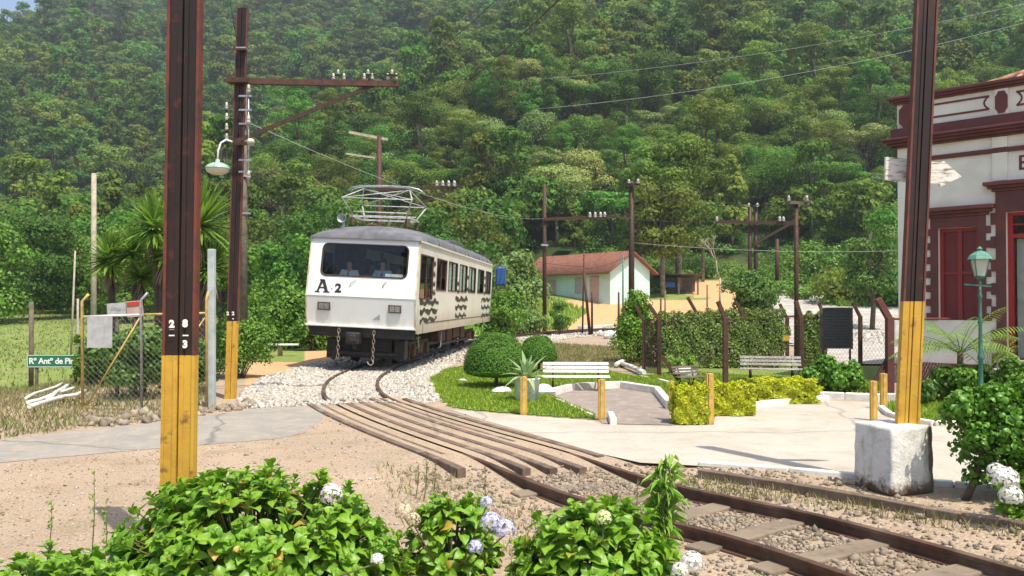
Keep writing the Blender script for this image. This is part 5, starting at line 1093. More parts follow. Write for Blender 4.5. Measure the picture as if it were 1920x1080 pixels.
# right hand fence posts with bent tops
def bent_post(px, ptop, pbase, wpx, label, lean=-18, kneef=.22, mat='postwood', zoff=0, group='rust coloured fence posts with bent tops'):
    b = G(px, pbase); Y = b.y; w = wpx/F*Y; top = W(px+lean, ptop, Y); kn = W(px, ptop+(pbase-ptop)*kneef, Y); t = thing('fence_post', label, 'post', b, group=group)
    mb = MB(); mb.beam(Vector((b.x, Y, -.15)), kn+Vector((0, 0, .01)), w, w, up=(0, 1, 0)); obj('shaft', mb, mat, t, bevel=.006)
    mb = MB(); mb.beam(kn-Vector((0, 0, w*.3)), top, w*.85, w*.85, up=(0, 1, 0)); obj('bent_top', mb, mat, t, bevel=.006)
    return t, b, kn
FP = [(1236, 570, 706, 7.5, 'fence post beside the conical bush, with a diagonal brace', -20), (1360, 565, 721, 9, 'rust coloured bent post left of the grey bench back', -14), (1502, 565, 712, 9, 'rust coloured bent post at the right end of the grey bench', -10), (1668, 560, 738, 13, 'thick maroon corner post left of the right hand pole', -22), (1887, 552, 712, 11, 'thick maroon post in front of the station door trim', -12)]
FK = {}
for a in FP: FK[a[0]] = bent_post(a[0], a[1], a[2], a[3], a[4], a[5], .2, 'maroonpost' if a[0] > 1600 else 'postwood')
BP = [(1207, 572, 700, 6, 'thin bent post left of the braced post at the conical bush', -16), (1305, 557, 676, 6.5, 'bent post against the hedge left of the rust coloured post', -16), (1396, 567, 690, 6.5, 'bent post against the middle of the dark hedge', -16), (1476, 570, 687, 6, 'bent post at the gap in the hedge with a yellow tag', -14), (1547, 568, 684, 6, 'bent post behind the left edge of the notice board', -12), (1613, 567, 684, 6.5, 'bent post right of the notice board', -14)]
for a in BP: bent_post(*a)
for (a, b) in (((1242, 668), (1272, 713)), ((1663, 675), (1640, 716)), ((1890, 668), (1925, 712))):
    Yb = 17 if a[0] < 1600 else 15.8; mb = MB(); mb.beam(W(*a, Yb), W(*b, Yb), .07, .07)
    solo('fence_brace', mb, 'postwood', {1242: 'diagonal brace leaning on the post by the conical bush', 1663: 'diagonal brace at the thick maroon corner post', 1890: 'diagonal brace at the maroon post before the station door'}[a[0]], 'brace')
cf = thing('wire_fence', 'chain link mesh strung between the rust coloured bent posts', 'fence', G(1360, 720))
for a, b in ((1236, 1360), (1360, 1502), (1502, 1668)):
    A = FK[a][1]; B = FK[b][1]; mb = MB(); chainlink(mb, A, B, .05, 1.35, .11, .0017); obj('chain_link', mb, 'rust', cf)
mb = MB(); A = G(1207, 702); B = G(1236, 706); chainlink(mb, A, B, .05, 1.3, .03, .004); obj('chain_link', mb, 'rust', cf)
cf = thing('wire_fence', 'maroon pipe rail and mesh between the two thick maroon posts', 'fence', G(1775, 730))
A = FK[1668][1]; B = FK[1887][1]; za = W(1668, 598, A.y).z
mb = MB(); mb.tube([Vector((A.x, A.y, za)), Vector((B.x, B.y, W(1887, 597, B.y).z))], .02, 8); obj('top_rail', mb, 'maroon', cf)
mb = MB(); chainlink(mb, A, B, .05, za, .12, .0014); obj('chain_link', mb, 'steel', cf)
mb = MB(); mb.tube([Vector((A.x, A.y, za-.15)), Vector((A.x+.55, A.y-.05, za-.15))], .012, 6); solo('wall_plate', MB().box(W(1688, 626, A.y+.6), (.2, .02, .5)), 'whitekerb', 'white panel hung behind the thick maroon corner post', 'panel')
mb = MB(); mb.box(W(1474, 634, 19.5), (.14, .012, .12)); solo('tag_plate', mb, 'yellow', 'small yellow plate on the bent post in the hedge gap', 'plate')
# notice board
Yn = 20.5; c_ = W(1568, 615, Yn); nb = thing('notice_board', 'grey slatted notice board on two legs beside the hedge', 'notice board', (c_.x, Yn, 0))
w_ = 57/F*Yn; h_ = 74/F*Yn
obj('panel', MB().box(c_, (w_-.05, .03, h_-.03)), 'slate', nb)
for k in range(13): obj('slat', MB().box(c_+Vector((0, -.022, -h_/2+.06+k*(h_-.12)/12)), (w_-.1, .014, .022)), 'slate2', nb)
mb = MB()
for sx_ in (-1, 1): mb.beam((c_.x+sx_*w_/2, Yn, c_.z-h_/2-.03), (c_.x+sx_*w_/2, Yn, c_.z+h_/2), .05, .06)
mb.box(c_+Vector((0, 0, h_/2)), (w_+.06, .07, .04)); mb.box(c_-Vector((0, 0, h_/2)), (w_-.05, .05, .04)); obj('frame', mb, 'oldwood', nb, bevel=.004)
for sx_ in (-1, 1): obj('leg', MB().beam((c_.x+sx_*(w_/2-.04), Yn, -.1), (c_.x+sx_*(w_/2-.04), Yn, c_.z-h_/2-.03), .04, .04), 'maroon', nb)
# benches
def bench(px, pbase, label, rot, mslat, miron, L_=1.5, sc=1.0, name='garden_bench'):
    b = G(px, pbase); t = thing(name, label, 'bench', b, (0, 0, rot), group='garden benches')
    for k in range(3): obj('seat_slat', MB().box((0, -.05+k*.13, .42+.005*k), (L_, .11, .025)), mslat, t, world_space=False, bevel=.004)
    for k in range(3): obj('back_slat', MB().box((0, .36+k*.03, .56+k*.115), (L_*.98, .022, .085), rot=Matrix.Rotation(R(-14), 3, 'X')), mslat, t, world_space=False, bevel=.004)
    for sx_ in (-1, 1):
        x = sx_*(L_/2-.22); mb = MB()
        mb.tube([(x, .33, .40), (x, .38, .6), (x, .44, .85)], .018, 6); mb.tube([(x, -.12, .39), (x, .33, .40)], .02, 6)
        mb.tube([(x, -.1, .39), (x, -.16, .3), (x, -.1, .2), (x, -.06, .12), (x, -.15, 0)], .02, 6); mb.tube([(x, .3, .39), (x, .3, .25), (x, .36, .12), (x, .44, 0)], .02, 6); mb.tube([(x, -.08, .22), (x, .1, .28), (x, .31, .22)], .012, 5)
        obj('leg', mb, miron, t, world_space=False)
    t.scale = (sc, sc*.85, sc*.66); return t
bench(1080, 733, 'white slatted garden bench behind the potted agave', R(-3), 'whitebench', 'rustdark', 1.36, .95)
bench(1447, 716, 'weathered grey slatted bench in front of the dark hedge', R(-12), 'benchgrey', 'rustdark', 1.35, .95)
bench(1300, 727, 'low brown wooden bench behind the golden hedge', R(28), 'oldwood', 'rustdark', .9, .75)
b = G(519, 668); t = thing('plank_bench', 'low bench of one white plank at the track side left of the train', 'bench', b)
obj('plank', MB().box(b+Vector((0, 0, .36)), (1.3, .25, .05), rot=R(4)), 'white', t, bevel=.01)
for dx in (-.4, .1): obj('leg', MB().box(b+Vector((dx, 0, .16)), (.1, .2, .36)), 'oldwood', t)
# garden lamp
b = Vector((W(1838, 600, 13).x, 13, 0)); gl_ = thing('garden_lamp', 'green post lamp with a frosted lantern in front of the station window', 'lamp', b)
mb = MB(); zt = W(1838, 526, 13).z; mb.lathe(b, [(.06, 0), (.06, .25), (.035, .3), (.032, .8), (.045, .82), (.045, .86), (.03, .9), (.026, 1.35), (.04, 1.38), (.024, 1.42), (.022, 1.75), (.036, 1.78), (.02, 1.82), (.02, zt)], 14); obj('post', mb, 'greenpaint', gl_)
mb = MB(); mb.beam(W(1808, 533, 13), W(1858, 537, 13), .02, .02); mb.beam(W(1838, 545, 12.9), W(1838, 530, 13.1), .02, .02); obj('ladder_bar', mb, 'greenpaint', gl_)
zl0, zl1 = W(1838, 519, 13).z, W(1838, 486, 13).z
rt = R(35); mb = MB()
for k in range(4):
    a = rt+k*math.pi/2; mb.tube([(b.x+.085*math.cos(a), 13+.085*math.sin(a), zl0), (b.x+.15*math.cos(a), 13+.15*math.sin(a), zl1)], .008, 5)
mb.lathe((b.x, 13, zl0-.05), [(.02, 0), (.05, .02), (.085, .05), (.085, .065)], 4, False, rot=Matrix.Rotation(rt, 3, 'Z'))
obj('lantern_frame', mb, 'greenpaint', gl_)
mb = MB(); mb.lathe((b.x, 13, zl0), [(.08, .0), (.142, zl1-zl0)], 4, False, rot=Matrix.Rotation(rt, 3, 'Z')); obj('lantern_glass', mb, M('frosted_pane', (.42, .43, .38), rough=.25), gl_)
mb = MB(); mb.lathe((b.x, 13, zl1), [(.155, -.005), (.18, .0), (.15, .06), (.08, .11), (.03, .13), (.03, .15), (.045, .16), (.02, .18), (0, .2)], 8, False); obj('lantern_cap', mb, M('pale_verdigris', (.11, .27, .2), (.07, .2, .15), scale=9, rough=.4), gl_)
# agave pot and stones
b = G(988, 752); pt_ = thing('plant_pot', 'grey white tub holding the pale agave on the lawn', 'pot', b)
obj('tub', MB().lathe(b, [(.0, 0), (.17, 0), (.19, .02), (.215, .36), (.225, .37), (.225, .40), (.20, .40), (.195, .36), (0, .35)], 24), 'whitewash', pt_); obj('soil', MB().lathe(b+Vector((0, 0, .352)), [(0, .01), (.19, .005)], 16), 'bark', pt_)
def rock(px, py, r, label, sq=(1.3, 1, .6), mat='whitewash', z=0): 
    p = G(px, py); rr = random.Random(px); mb = MB(); mb.ball(p+Vector((0, 0, r*sq[2]*.6+z)), r, 9, 6, sq, .12, rr); solo('white_stone', mb, mat, label, 'stone')
rock(942, 738, .14, 'white stone at the foot of the near topiary trunk', (1.4, 1, .55)); rock(1021, 742, .17, 'white rock at the left foot of the white bench', (1.1, .8, .8)); rock(868, 716, .07, 'flat pale stone lying in the shade of the near topiary')
rock(1268, 700, .2, 'white rock behind the brown bench', (1, 1, .9)); rock(1283, 706, .22, 'wide white stone below the brown bench brace'); rock(1262, 678, .2, 'tall white stone under the pale leaved plant', (.8, .8, 1.3), z=.2)
for i, (a, b_, lab) in enumerate((((1165, 688), (1208, 706), 'fallen white log at the foot of the conical bush'), ((1155, 690), (1175, 682), 'short white log end beside the conical bush'))):
    A = G(*a)+Vector((0, 0, .09)); B = G(*b_)+Vector((0, 0, .09)); solo('white_log', MB().tube([A, A.lerp(B, .5)+Vector((0, 0, .02)), B], .055, 9), 'whitewash', lab, 'log')
# ================================================================== WIRES
def wire(a, b, label, sag=.2, r=.008, mat='wire', n=14, cat='wire'):
    a, b = Vector(a), Vector(b); pts = [a.lerp(b, k/n)-Vector((0, 0, sag*4*(k/n)*(1-k/n))) for k in range(n+1)]
    return solo('overhead_wire', MB().tube(pts, r*(.55 if mat == 'wirelight' else .8), 5), mat, label, 'wire', base=a)
wire(W(1052, -4, 9), W(850, 168, 30), 'dark wire running from the top edge down towards the train pantograph', .1, .010)
wire(W(940, -10, 12), W(735, 145, 15.5), 'dark wire from the top edge to the tip of the rusty bracket arm', .12, .006)
wire(W(690, 145, 15.4), W(830, 346, 36.4), 'wire from the middle of the rusty bracket arm to the pole behind the train', .3, .008)
wire(W(746, 160, 15.6), W(790, 268, 16.5), 'short slack wire hanging from the tip of the rusty bracket arm', .12, .008); 
wire(W(430, -5, 12), W(448, 90, 14.9), 'thin wire coming from the top edge to the rusty bracket pole', .05, .006)
wire(W(470, 232, 14.8), W(1021, 410, 47), 'thin grey wire from the bracket pole to the rusty pole by the cottage', .5, .010, 'wirelight')
wire(W(1930, 40, 60), W(1000, 205, 60), 'pale high wire slanting across the hillside to the right', .8, .02, 'wirelight')
wire(W(1930, 5, 75), W(1000, 150, 75), 'highest pale wire slanting across the hillside to the right', .8, .02, 'wirelight')
wire(W(1196, 344, 39.7), W(1478, 378, 24), 'dark wire between the two small capped crossarms', .5, .012)
wire(W(1184, 410, 40), W(1343, 415, 54.5), 'dark wire from the thick brown pole to the double pole arm', .1, .015)
wire(W(1028, 459, 46.8), W(1184, 450, 40), 'low dark wire past the cottage roof', .25, .014); wire(W(1184, 455, 40), W(1680, 470, 45), 'low pale wire from the thick brown pole towards the station', .2, .012, 'wirelight')
wire(W(930, 470, 50), W(1095, 500, 43), 'slack dark wire in front of the cottage roof', .2, .012); wire(W(1095, 505, 43), W(1184, 478, 40), 'slack dark wire right of the slim white tipped pole', .1, .012)
wire(W(1513, 380, 24), W(1680, 390, 30), 'thin wire from the thin rusty pole towards the station', .15, .008)
wire(W(1346, 412, 54.5), W(1290, 470, 58), 'pale slanting stay wire left of the double pole', .02, .012, 'wirelight')
wire(W(1134, 404, 46.4), W(1184, 408, 40), 'short wire from the bracket insulators to the thick brown pole', .03, .012)
# ================================================================== VEGETATION
def tree_meshes(kind, seed, nleaf, lsize, leafmat, barkmat):
    rg = np.random.default_rng(seed); rr = random.Random(seed)
    tm = MB()
    if kind == 'broad':
        Rr = 3.6; Hh = 9.5; lobes = []
        for _ in range(17):
            a = rr.random()*6.283; q = math.sqrt(rr.random()); zz = rr.uniform(.42, .92); rad = Rr*(1.0-.75*abs(zz-.6)**1.0)*q
            lr = rr.uniform(1.1, 2.0); lobes.append((rad*math.cos(a), rad*math.sin(a), Hh*zz-.3, lr, lr*rr.uniform(.6, .85)))
        lobes.append((0, 0, Hh*.72, 2.2, 1.7))
    elif kind == 'flat':
        Rr = 4.6; Hh = 8.5; lobes = []
        for _ in range(16):
            a = rr.random()*6.283; q = math.sqrt(rr.random())*Rr*.85; lr = rr.uniform(1.1, 1.7); lobes.append((q*math.cos(a), q*math.sin(a), Hh*.78-.06*q*q+rr.uniform(-.8, .5), lr, lr*.55))
    elif kind == 'tall':
        Rr = 2.6; Hh = 15; lobes = []
        for i in range(22):
            zz = rr.uniform(.32, .97); a = rr.random()*6.283; q = Rr*rr.uniform(.2, 1)*(1.15-abs(zz-.62)*1.4); lr = rr.uniform(.8, 1.45); lobes.append((q*math.cos(a), q*math.sin(a), Hh*zz, lr, lr*.8))
    elif kind == 'spiky':
        Rr = 2.3; Hh = 11; lobes = []
        for i in range(20):
            zz = i/19; q = Rr*(1-zz)*rr.uniform(.4, 1)+.2; a = rr.random()*6.283; lobes.append((q*math.cos(a), q*math.sin(a), Hh*(.3+.68*zz), .55+.9*(1-zz), .5+.5*(1-zz)))
    v, f = lobes_leaves(lobes, nleaf, lsize, rg, .5, -.35, .68, 1.1)
    cm = fastmesh('crown', v, f); cm.materials.append(MT[leafmat])
    zt_ = Hh*(.62 if kind != 'tall' else .9); pts = [Vector((0, 0, -1.5)), Vector((rr.uniform(-.1, .1), 0, 1)), Vector((rr.uniform(-.4, .4), rr.uniform(-.4, .4), zt_*.5)), Vector((rr.uniform(-.5, .5), rr.uniform(-.5, .5), zt_))]
    tm.tube(pts, [.27, .2, .15, .05], 7)
    for l in lobes[:9]: k = rr.uniform(.35, .75); a = pts[1].lerp(pts[3], k); b = Vector(l[:3]); tm.tube([a, a.lerp(b, .5)+Vector((0, 0, -.2)), b], [.1, .06, .025], 5)
    me = tm.mesh('trunk'); me.materials.append(MT[barkmat]); return cm, me
KINDS = ['broad', 'broad', 'broad', 'flat', 'tall', 'spiky', 'broad', 'flat']
NEAR = [tree_meshes(k, 50+i, 8500 if k != 'spiky' else 6000, .21, 'forest' if i not in (3, 6) else 'olive', 'bark' if i % 3 else 'palebark') for i, k in enumerate(KINDS)]
pos = []
rg = np.random.default_rng(5); y = 72.0
while y < 900:
    spn = 4.3 if y < 130 else 5.0 if y < 240 else 6.6+(y-240)*.004
    x = -1.0*y
    while x < 1.0*y:
        X_ = x+rg.uniform(-.42, .42)*spn; Y_ = y+rg.uniform(-.42, .42)*spn; x += spn
        u = X_/Y_
        foot = 86 if u > .02 else (83 if u > -.2 else 74)
        if Y_ < foot+rg.uniform(0, 4): continue
        if u > .14 and Y_ < 90: continue
        pos.append((X_, Y_, rg.uniform(0, 6.28), rg.uniform(.6, 1.4)*(.82 if Y_ < 130 else 1 if Y_ < 240 else 1.15), rg.integers(0, 8)))
    y += spn*.9
pos = np.array(pos); uu = pos[:, 0]/pos[:, 1]
# hidden by the crest in front of it: the photo shows nothing of those
def visible(x, y, h):
    k = np.linspace(.2, .97, 40)[:, None]; zz = H((x*k).ravel(), (y*k).ravel()).reshape(k.shape[0], -1); el = (zz+5.0-CAMZ)/(y*k); return (h-CAMZ)/y > el.max(0)-.004
PZ = H(pos[:, 0], pos[:, 1]); vis = visible(pos[:, 0], pos[:, 1], PZ+10)
elev = (PZ-CAMZ)/pos[:, 1]; infr = (np.abs(uu) < .625) & (elev < .40)
order = np.argsort(pos[:, 1]+np.where(vis & infr, 0, 1e5)); near_i = order[:290]; near_set = set(near_i.tolist())
KD = {0: 'rounded', 1: 'rounded', 2: 'lumpy', 3: 'flat topped olive', 4: 'tall slender', 5: 'pointed', 6: 'pale olive', 7: 'flat topped'}
def zone_label(x, y):
    px = 960+x/y*F
    return ('left of the foreground pole' if px < 330 else 'between the left poles' if px < 450 else 'above the train' if px < 780 else 'above the train rear' if px < 960 else 'above the cottage' if px < 1230 else 'behind the double pole' if px < 1480 else 'left of the station' if px < 1700 else 'above the station')
protos = {}
for i in near_i:
    x, y, a, s, k = pos[i]; k = int(k); dst = 'at the slope foot' if y < 105 else 'low on the slope' if y < 135 else 'on the middle slope' if y < 190 else 'high on the slope'
    lab = f'{KD[k]} tree {dst}, {zone_label(x, y)}'; nm = {4: 'tall_tree', 5: 'pointed_tree'}.get(k, 'forest_tree')
    t = thing(nm, lab, 'tree', (x, y, PZ[i]-.2), (0, 0, a), group=f'forest trees {dst}, {zone_label(x, y)}'); t.scale = (s, s, s*rg.uniform(.85, 1.12))
    for n_, me in (('crown', NEAR[k][0]), ('trunk', NEAR[k][1])): o = bpy.data.objects.new(n_, me); COL.objects.link(o); o.parent = t
# the rest of the wood: one object, instanced by nodes
FARP = []
for i, k in enumerate(['broad', 'broad', 'flat', 'tall', 'broad', 'spiky']):
    c_, t_ = tree_meshes(k, 150+i, 1700, .52, 'forestfar', 'bark'); b = bmesh.new(); b.from_mesh(c_); nf = len(b.faces); b.from_mesh(t_); b.faces.ensure_lookup_table()
    for f_ in b.faces[nf:]: f_.material_index = 1
    me = bpy.data.meshes.new('far_tree'); b.to_mesh(me); b.free(); me.materials.append(MT['forestfar']); me.materials.append(MT['bark']); FARP.append(bpy.data.objects.new('far_tree_source', me))
rest = np.array([i for i in range(len(pos)) if i not in near_set and (vis[i] or pos[i, 1] < 330 or True) and abs(uu[i]) < .9 and elev[i] < .5])
keep = visible(pos[rest, 0], pos[rest, 1], PZ[rest]+22); rest = rest[keep]
me = bpy.data.meshes.new('forest'); me.from_pydata(np.stack([pos[rest, 0], pos[rest, 1], PZ[rest]-.2], 1).tolist(), [], [])
A1_ = me.attributes.new('turn', 'FLOAT_VECTOR', 'POINT'); A1_.data.foreach_set('vector', np.stack([np.zeros(len(rest)), np.zeros(len(rest)), pos[rest, 2]], 1).astype(np.float32).ravel())
A2_ = me.attributes.new('size', 'FLOAT', 'POINT'); A2_.data.foreach_set('value', pos[rest, 3].astype(np.float32))
A3_ = me.attributes.new('pick', 'INT', 'POINT'); A3_.data.foreach_set('value', (pos[rest, 4].astype(np.int32) % 6))
fo_ = bpy.data.objects.new('forest', me); COL.objects.link(fo_); tag(fo_, 'dense green forest covering the far mountainside', 'forest', None, 'stuff')
ng = bpy.data.node_groups.new('plant_forest', 'GeometryNodeTree'); ng.interface.new_socket('Geometry', in_out='INPUT', socket_type='NodeSocketGeometry'); ng.interface.new_socket('Geometry', in_out='OUTPUT', socket_type='NodeSocketGeometry')
gi = ng.nodes.new('NodeGroupInput'); go = ng.nodes.new('NodeGroupOutput'); iop = ng.nodes.new('GeometryNodeInstanceOnPoints'); jn = ng.nodes.new('GeometryNodeJoinGeometry')
for p_ in FARP:
    oi = ng.nodes.new('GeometryNodeObjectInfo'); oi.inputs[0].default_value = p_; oi.inputs['As Instance'].default_value = True; ng.links.new(oi.outputs['Geometry'], jn.inputs[0])
def named(n_, ty): a = ng.nodes.new('GeometryNodeInputNamedAttribute'); a.data_type = ty; a.inputs[0].default_value = n_; return a.outputs[0]
ng.links.new(gi.outputs[0], iop.inputs['Points']); ng.links.new(jn.outputs[0], iop.inputs['Instance']); iop.inputs['Pick Instance'].default_value = True
ng.links.new(named('pick', 'INT'), iop.inputs['Instance Index']); ng.links.new(named('turn', 'FLOAT_VECTOR'), iop.inputs['Rotation']); ng.links.new(named('size', 'FLOAT'), iop.inputs['Scale']); ng.links.new(iop.outputs[0], go.inputs[0])
md = fo_.modifiers.new('forest', 'NODES'); md.node_group = ng
print('TREES', len(pos), 'rest', len(rest))
# undergrowth closing the foot of the wood: too dense to count
def undergrowth(name, n, x0, x1, y0, y1, h, mat, label, test):
    rg = np.random.default_rng(n); X = rg.uniform(x0, x1, n*4); Y = rg.uniform(y0, y1, n*4); k = test(X, Y); X, Y = X[k][:n], Y[k][:n]; Z = H(X, Y)
    lob = [(x, y, z+hh*.25, hh*rg.uniform(.7, 1.3), hh*rg.uniform(.6, 1)) for x, y, z, hh in zip(X, Y, Z, h*rg.uniform(.5, 1.3, len(X)))]
    v, f = lobes_leaves(lob, len(lob)*210, .24, rg, .5, -.2, .6, 1.1); o = obj(name, fastmesh(name, v, f), mat); tag(o, label, 'undergrowth', None, 'stuff')
undergrowth('undergrowth', 620, -70, 80, 68, 100, 1.5, 'forest', 'dense green undergrowth along the foot of the wooded hill', lambda X, Y: (Y > 76+5*np.sin(X*.4)) & (abs(X/Y) < .75) & ~((np.hypot((X-18)/3.4, (Y-74)/8) < 1)) & (X/Y > -.3) | (Y > 84) & (abs(X/Y) < .75))
undergrowth('undergrowth', 170, 0, 60, 62, 80, .8, 'shrub', 'low weedy scrub on the earth bank behind the hedge', lambda X, Y: (X/Y > .2) & (X/Y < .5) & (Y > 70+2*np.sin(X)) & ~((np.hypot((X-18)/3.4, (Y-74)/8) < 1)))
# specimen trees -----------------------------------------------------
def specimen(px, Y, hgt, wid, label, kind='broad', k=None, mat='forest', bark='bark', nleaf=4200, ls=.26, seed=1, cb=.3, name='tree', lobn=22, cat='tree', trunk_r=.14, lr=(.18, .32), zb=None, gap=.6):
    x = (px-960)/F*Y; z0 = H1(x, Y) if zb is None else zb; rr = random.Random(seed); rg = np.random.default_rng(seed); lobes = []
    for _ in range(lobn):
        zz = rr.uniform(cb, .93); q = math.sqrt(rr.random())*wid/2*.78*math.sqrt(max(.12, 1-((zz-(cb+1)/2)/((1.1-cb)/2))**2)); a = rr.random()*6.283; l = wid*rr.uniform(*lr); l = min(l, wid*.34); lobes.append((q*math.cos(a), q*math.sin(a), hgt*zz, l*.8, l*.62))
    t = thing(name, label, cat, (x, Y, z0)); v, f = lobes_leaves(lobes, nleaf, ls, rg, gap, -.5, .6, 1.12); cm = fastmesh('crown', v, f); obj('crown', cm, mat, t, world_space=False)
    tm = MB(); pts = [Vector((0, 0, -.3)), Vector((rr.uniform(-.05, .05)*wid, 0, hgt*.25)), Vector((rr.uniform(-.08, .08)*wid, 0, hgt*.6)), Vector((0, 0, hgt*.88))]; tm.tube(pts, [trunk_r*1.2, trunk_r, trunk_r*.7, trunk_r*.2], 8)
    for l in lobes[:12]: q = pts[1].lerp(pts[3], rr.uniform(.1, .6)); b = Vector(l[:3]); tm.tube([q, q.lerp(b, .5)+Vector((0, 0, -.03*hgt)), b], [trunk_r*.4, trunk_r*.25, trunk_r*.1], 5)
    obj('trunk', tm, bark, t, world_space=False); return t
specimen(1243, 70, 10.5, 5.5, 'left one of the two tall feathery trees right of the cottage', mat='forest', bark='palebark', seed=21, cb=.33, nleaf=7500, ls=.27, name='tall_tree', trunk_r=.2)
specimen(1272, 73, 13.5, 6.2, 'tallest feathery tree with pale twisted trunk right of the cottage', mat='forest', bark='palebark', seed=22, cb=.3, nleaf=9000, ls=.27, name='tall_tree', trunk_r=.26)
specimen(1205, 74, 12.5, 5.5, 'tall dense tree directly behind the thick brown pole', mat='forest', bark='palebark', seed=27, cb=.25, nleaf=7500, ls=.27, name='tall_tree', trunk_r=.2)
specimen(1318, 80, 12, 6, 'tall feathery tree above the orange bank', mat='forest', bark='palebark', seed=23, cb=.3, nleaf=7500, ls=.28, name='tall_tree')
specimen(1402, 52, 3.4, 3.5, 'round dark glossy tree around the foot of the double pole', mat='darkshrub', seed=24, cb=.12, nleaf=6500, ls=.2, lobn=30, name='round_tree')
specimen(1634, 50, 6.6, 4.3, 'dark open crowned tree with bare trunk just left of the station', mat='darkshrub', seed=25, cb=.33, nleaf=8500, ls=.15, lobn=30, lr=(.12, .22), name='tree')
specimen(965, 56, 4.2, 4.2, 'olive green tree between the train rear and the cottage', mat='olive', seed=26, cb=.15, nleaf=5000, ls=.25, name='tree')
specimen(1050, 43, 1.75, 1.25, 'small bright round bush left of the leaning rusty post', mat='shrub', seed=28, cb=.2, nleaf=2600, ls=.10, name='bush', cat='bush', trunk_r=.04, gap=.5)
specimen(1530, 78, 3, 7, 'spreading green scrub on the bank below the ruined hut', mat='shrub', seed=29, cb=.05, nleaf=5200, ls=.25, name='bush', cat='bush')
specimen(1590, 66, 2, 6, 'low green scrub on the bank left of the open crowned tree', mat='forest', seed=30, cb=.05, nleaf=4200, ls=.24, name='bush', cat='bush')
specimen(1690, 64, 7, 7, 'leafy tree half hidden behind the station corner', mat='forest', seed=31, cb=.1, nleaf=6200, ls=.28)
specimen(935, 36, 2.1, 2.6, 'leafy bush at the rear end of the train', mat='shrub', seed=32, cb=.05, nleaf=4200, ls=.13, name='bush', cat='bush')
specimen(985, 44, 1.2, 2.6, 'low scrubby bush left of the tall rusty pole', mat='olive', seed=33, cb=.05, nleaf=3000, ls=.13, name='bush', cat='bush')
specimen(523, 31, 2.2, 2.6, 'big round bush between the bracket pole and the train', mat='shrub', seed=34, cb=.05, nleaf=6000, ls=.13, name='bush', cat='bush', lobn=30)
specimen(590, 30, .9, 2.0, 'low leafy bush at the left front corner of the train', mat='shrub', seed=35, cb=.05, nleaf=3200, ls=.12, name='bush', cat='bush')
specimen(640, 40, 3.4, 3.4, 'leafy tree just behind the left edge of the train', mat='forest', seed=36, cb=.05, nleaf=5000, ls=.17, name='tree')
specimen(545, 48, 5.5, 5.2, 'mid green tree behind the big round bush', mat='forest', seed=37, cb=.1, nleaf=6000, ls=.22)
specimen(420, 40, 4.6, 4, 'tree between the blue grey post and the bracket pole', mat='shrub', seed=38, cb=.05, nleaf=6000, ls=.2)
specimen(330, 60, 7.2, 6.5, 'broad tree behind the foreground rail pole', mat='forest', seed=39, cb=.1, nleaf=6000, ls=.26)
specimen(60, 62, 7.2, 7.0, 'broad tree at the far left above the meadow', mat='forest', seed=40, cb=.15, nleaf=7000, ls=.26)
specimen(-25, 56, 6.5, 6.0, 'leafy tree cut by the left picture edge', mat='shrub', seed=41, cb=.1, nleaf=6000, ls=.25)
specimen(150, 66, 6.4, 6.0, 'bright green tree behind the pale round pole', mat='forest', seed=42, cb=.1, nleaf=6500, ls=.26)
specimen(235, 58, 6.0, 5.5, 'dark tree behind the yucca heads', mat='forest', seed=43, cb=.1, nleaf=6500, ls=.24)
for px, Y, h, w, sd, lab in ((20, 74, 9, 8, 44, 'first tree of the dark row at the far end of the meadow'), (110, 76, 9.5, 8, 45, 'second tree of the dark row at the far end of the meadow'), (190, 72, 8.5, 7, 46, 'third tree of the dark row, behind the pale round pole'), (480, 66, 7.5, 7, 47, 'tall leafy tree right of the bracket pole foot'), (610, 66, 9, 7.5, 48, 'leafy tree behind the front of the train'), (840, 62, 8, 7, 49, 'leafy tree above the middle of the train roof'), (900, 70, 8, 7, 61, 'leafy tree above the rear of the train roof')):
    specimen(px, Y, h, w, lab, seed=sd, cb=.08, nleaf=6500, ls=.28, lobn=28)
# bare dead tree
x = (1350-960)/F*60; z0 = H1(x, 60); t = thing('dead_tree', 'pale leafless branching shrub left of the double pole', 'tree', (x, 60, z0)); mb = MB(); rr = random.Random(4)
def twig(p, d, l, r, k):
    q = p+d*l; mb.tube([p, p.lerp(q, .5)+Vector((rr.uniform(-.1, .1), 0, rr.uniform(-.1, .1)))*l, q], [r, r*.85, r*.65], 5)
    if k:
        for _ in range(3): twig(q, (d+Vector((rr.uniform(-.7, .7), rr.uniform(-.5, .5), rr.uniform(-.1, .5)))).normalized(), l*.68, r*.6, k-1)
twig(Vector((0, 0, 2.4)), Vector((-.2, 0, 1)).normalized(), 1.3, .06, 3); mb.tube([Vector((0, 0, -.2)), Vector((0, 0, 2.45))], [.1, .065], 6); obj('branches', mb, 'palewood', t, world_space=False)
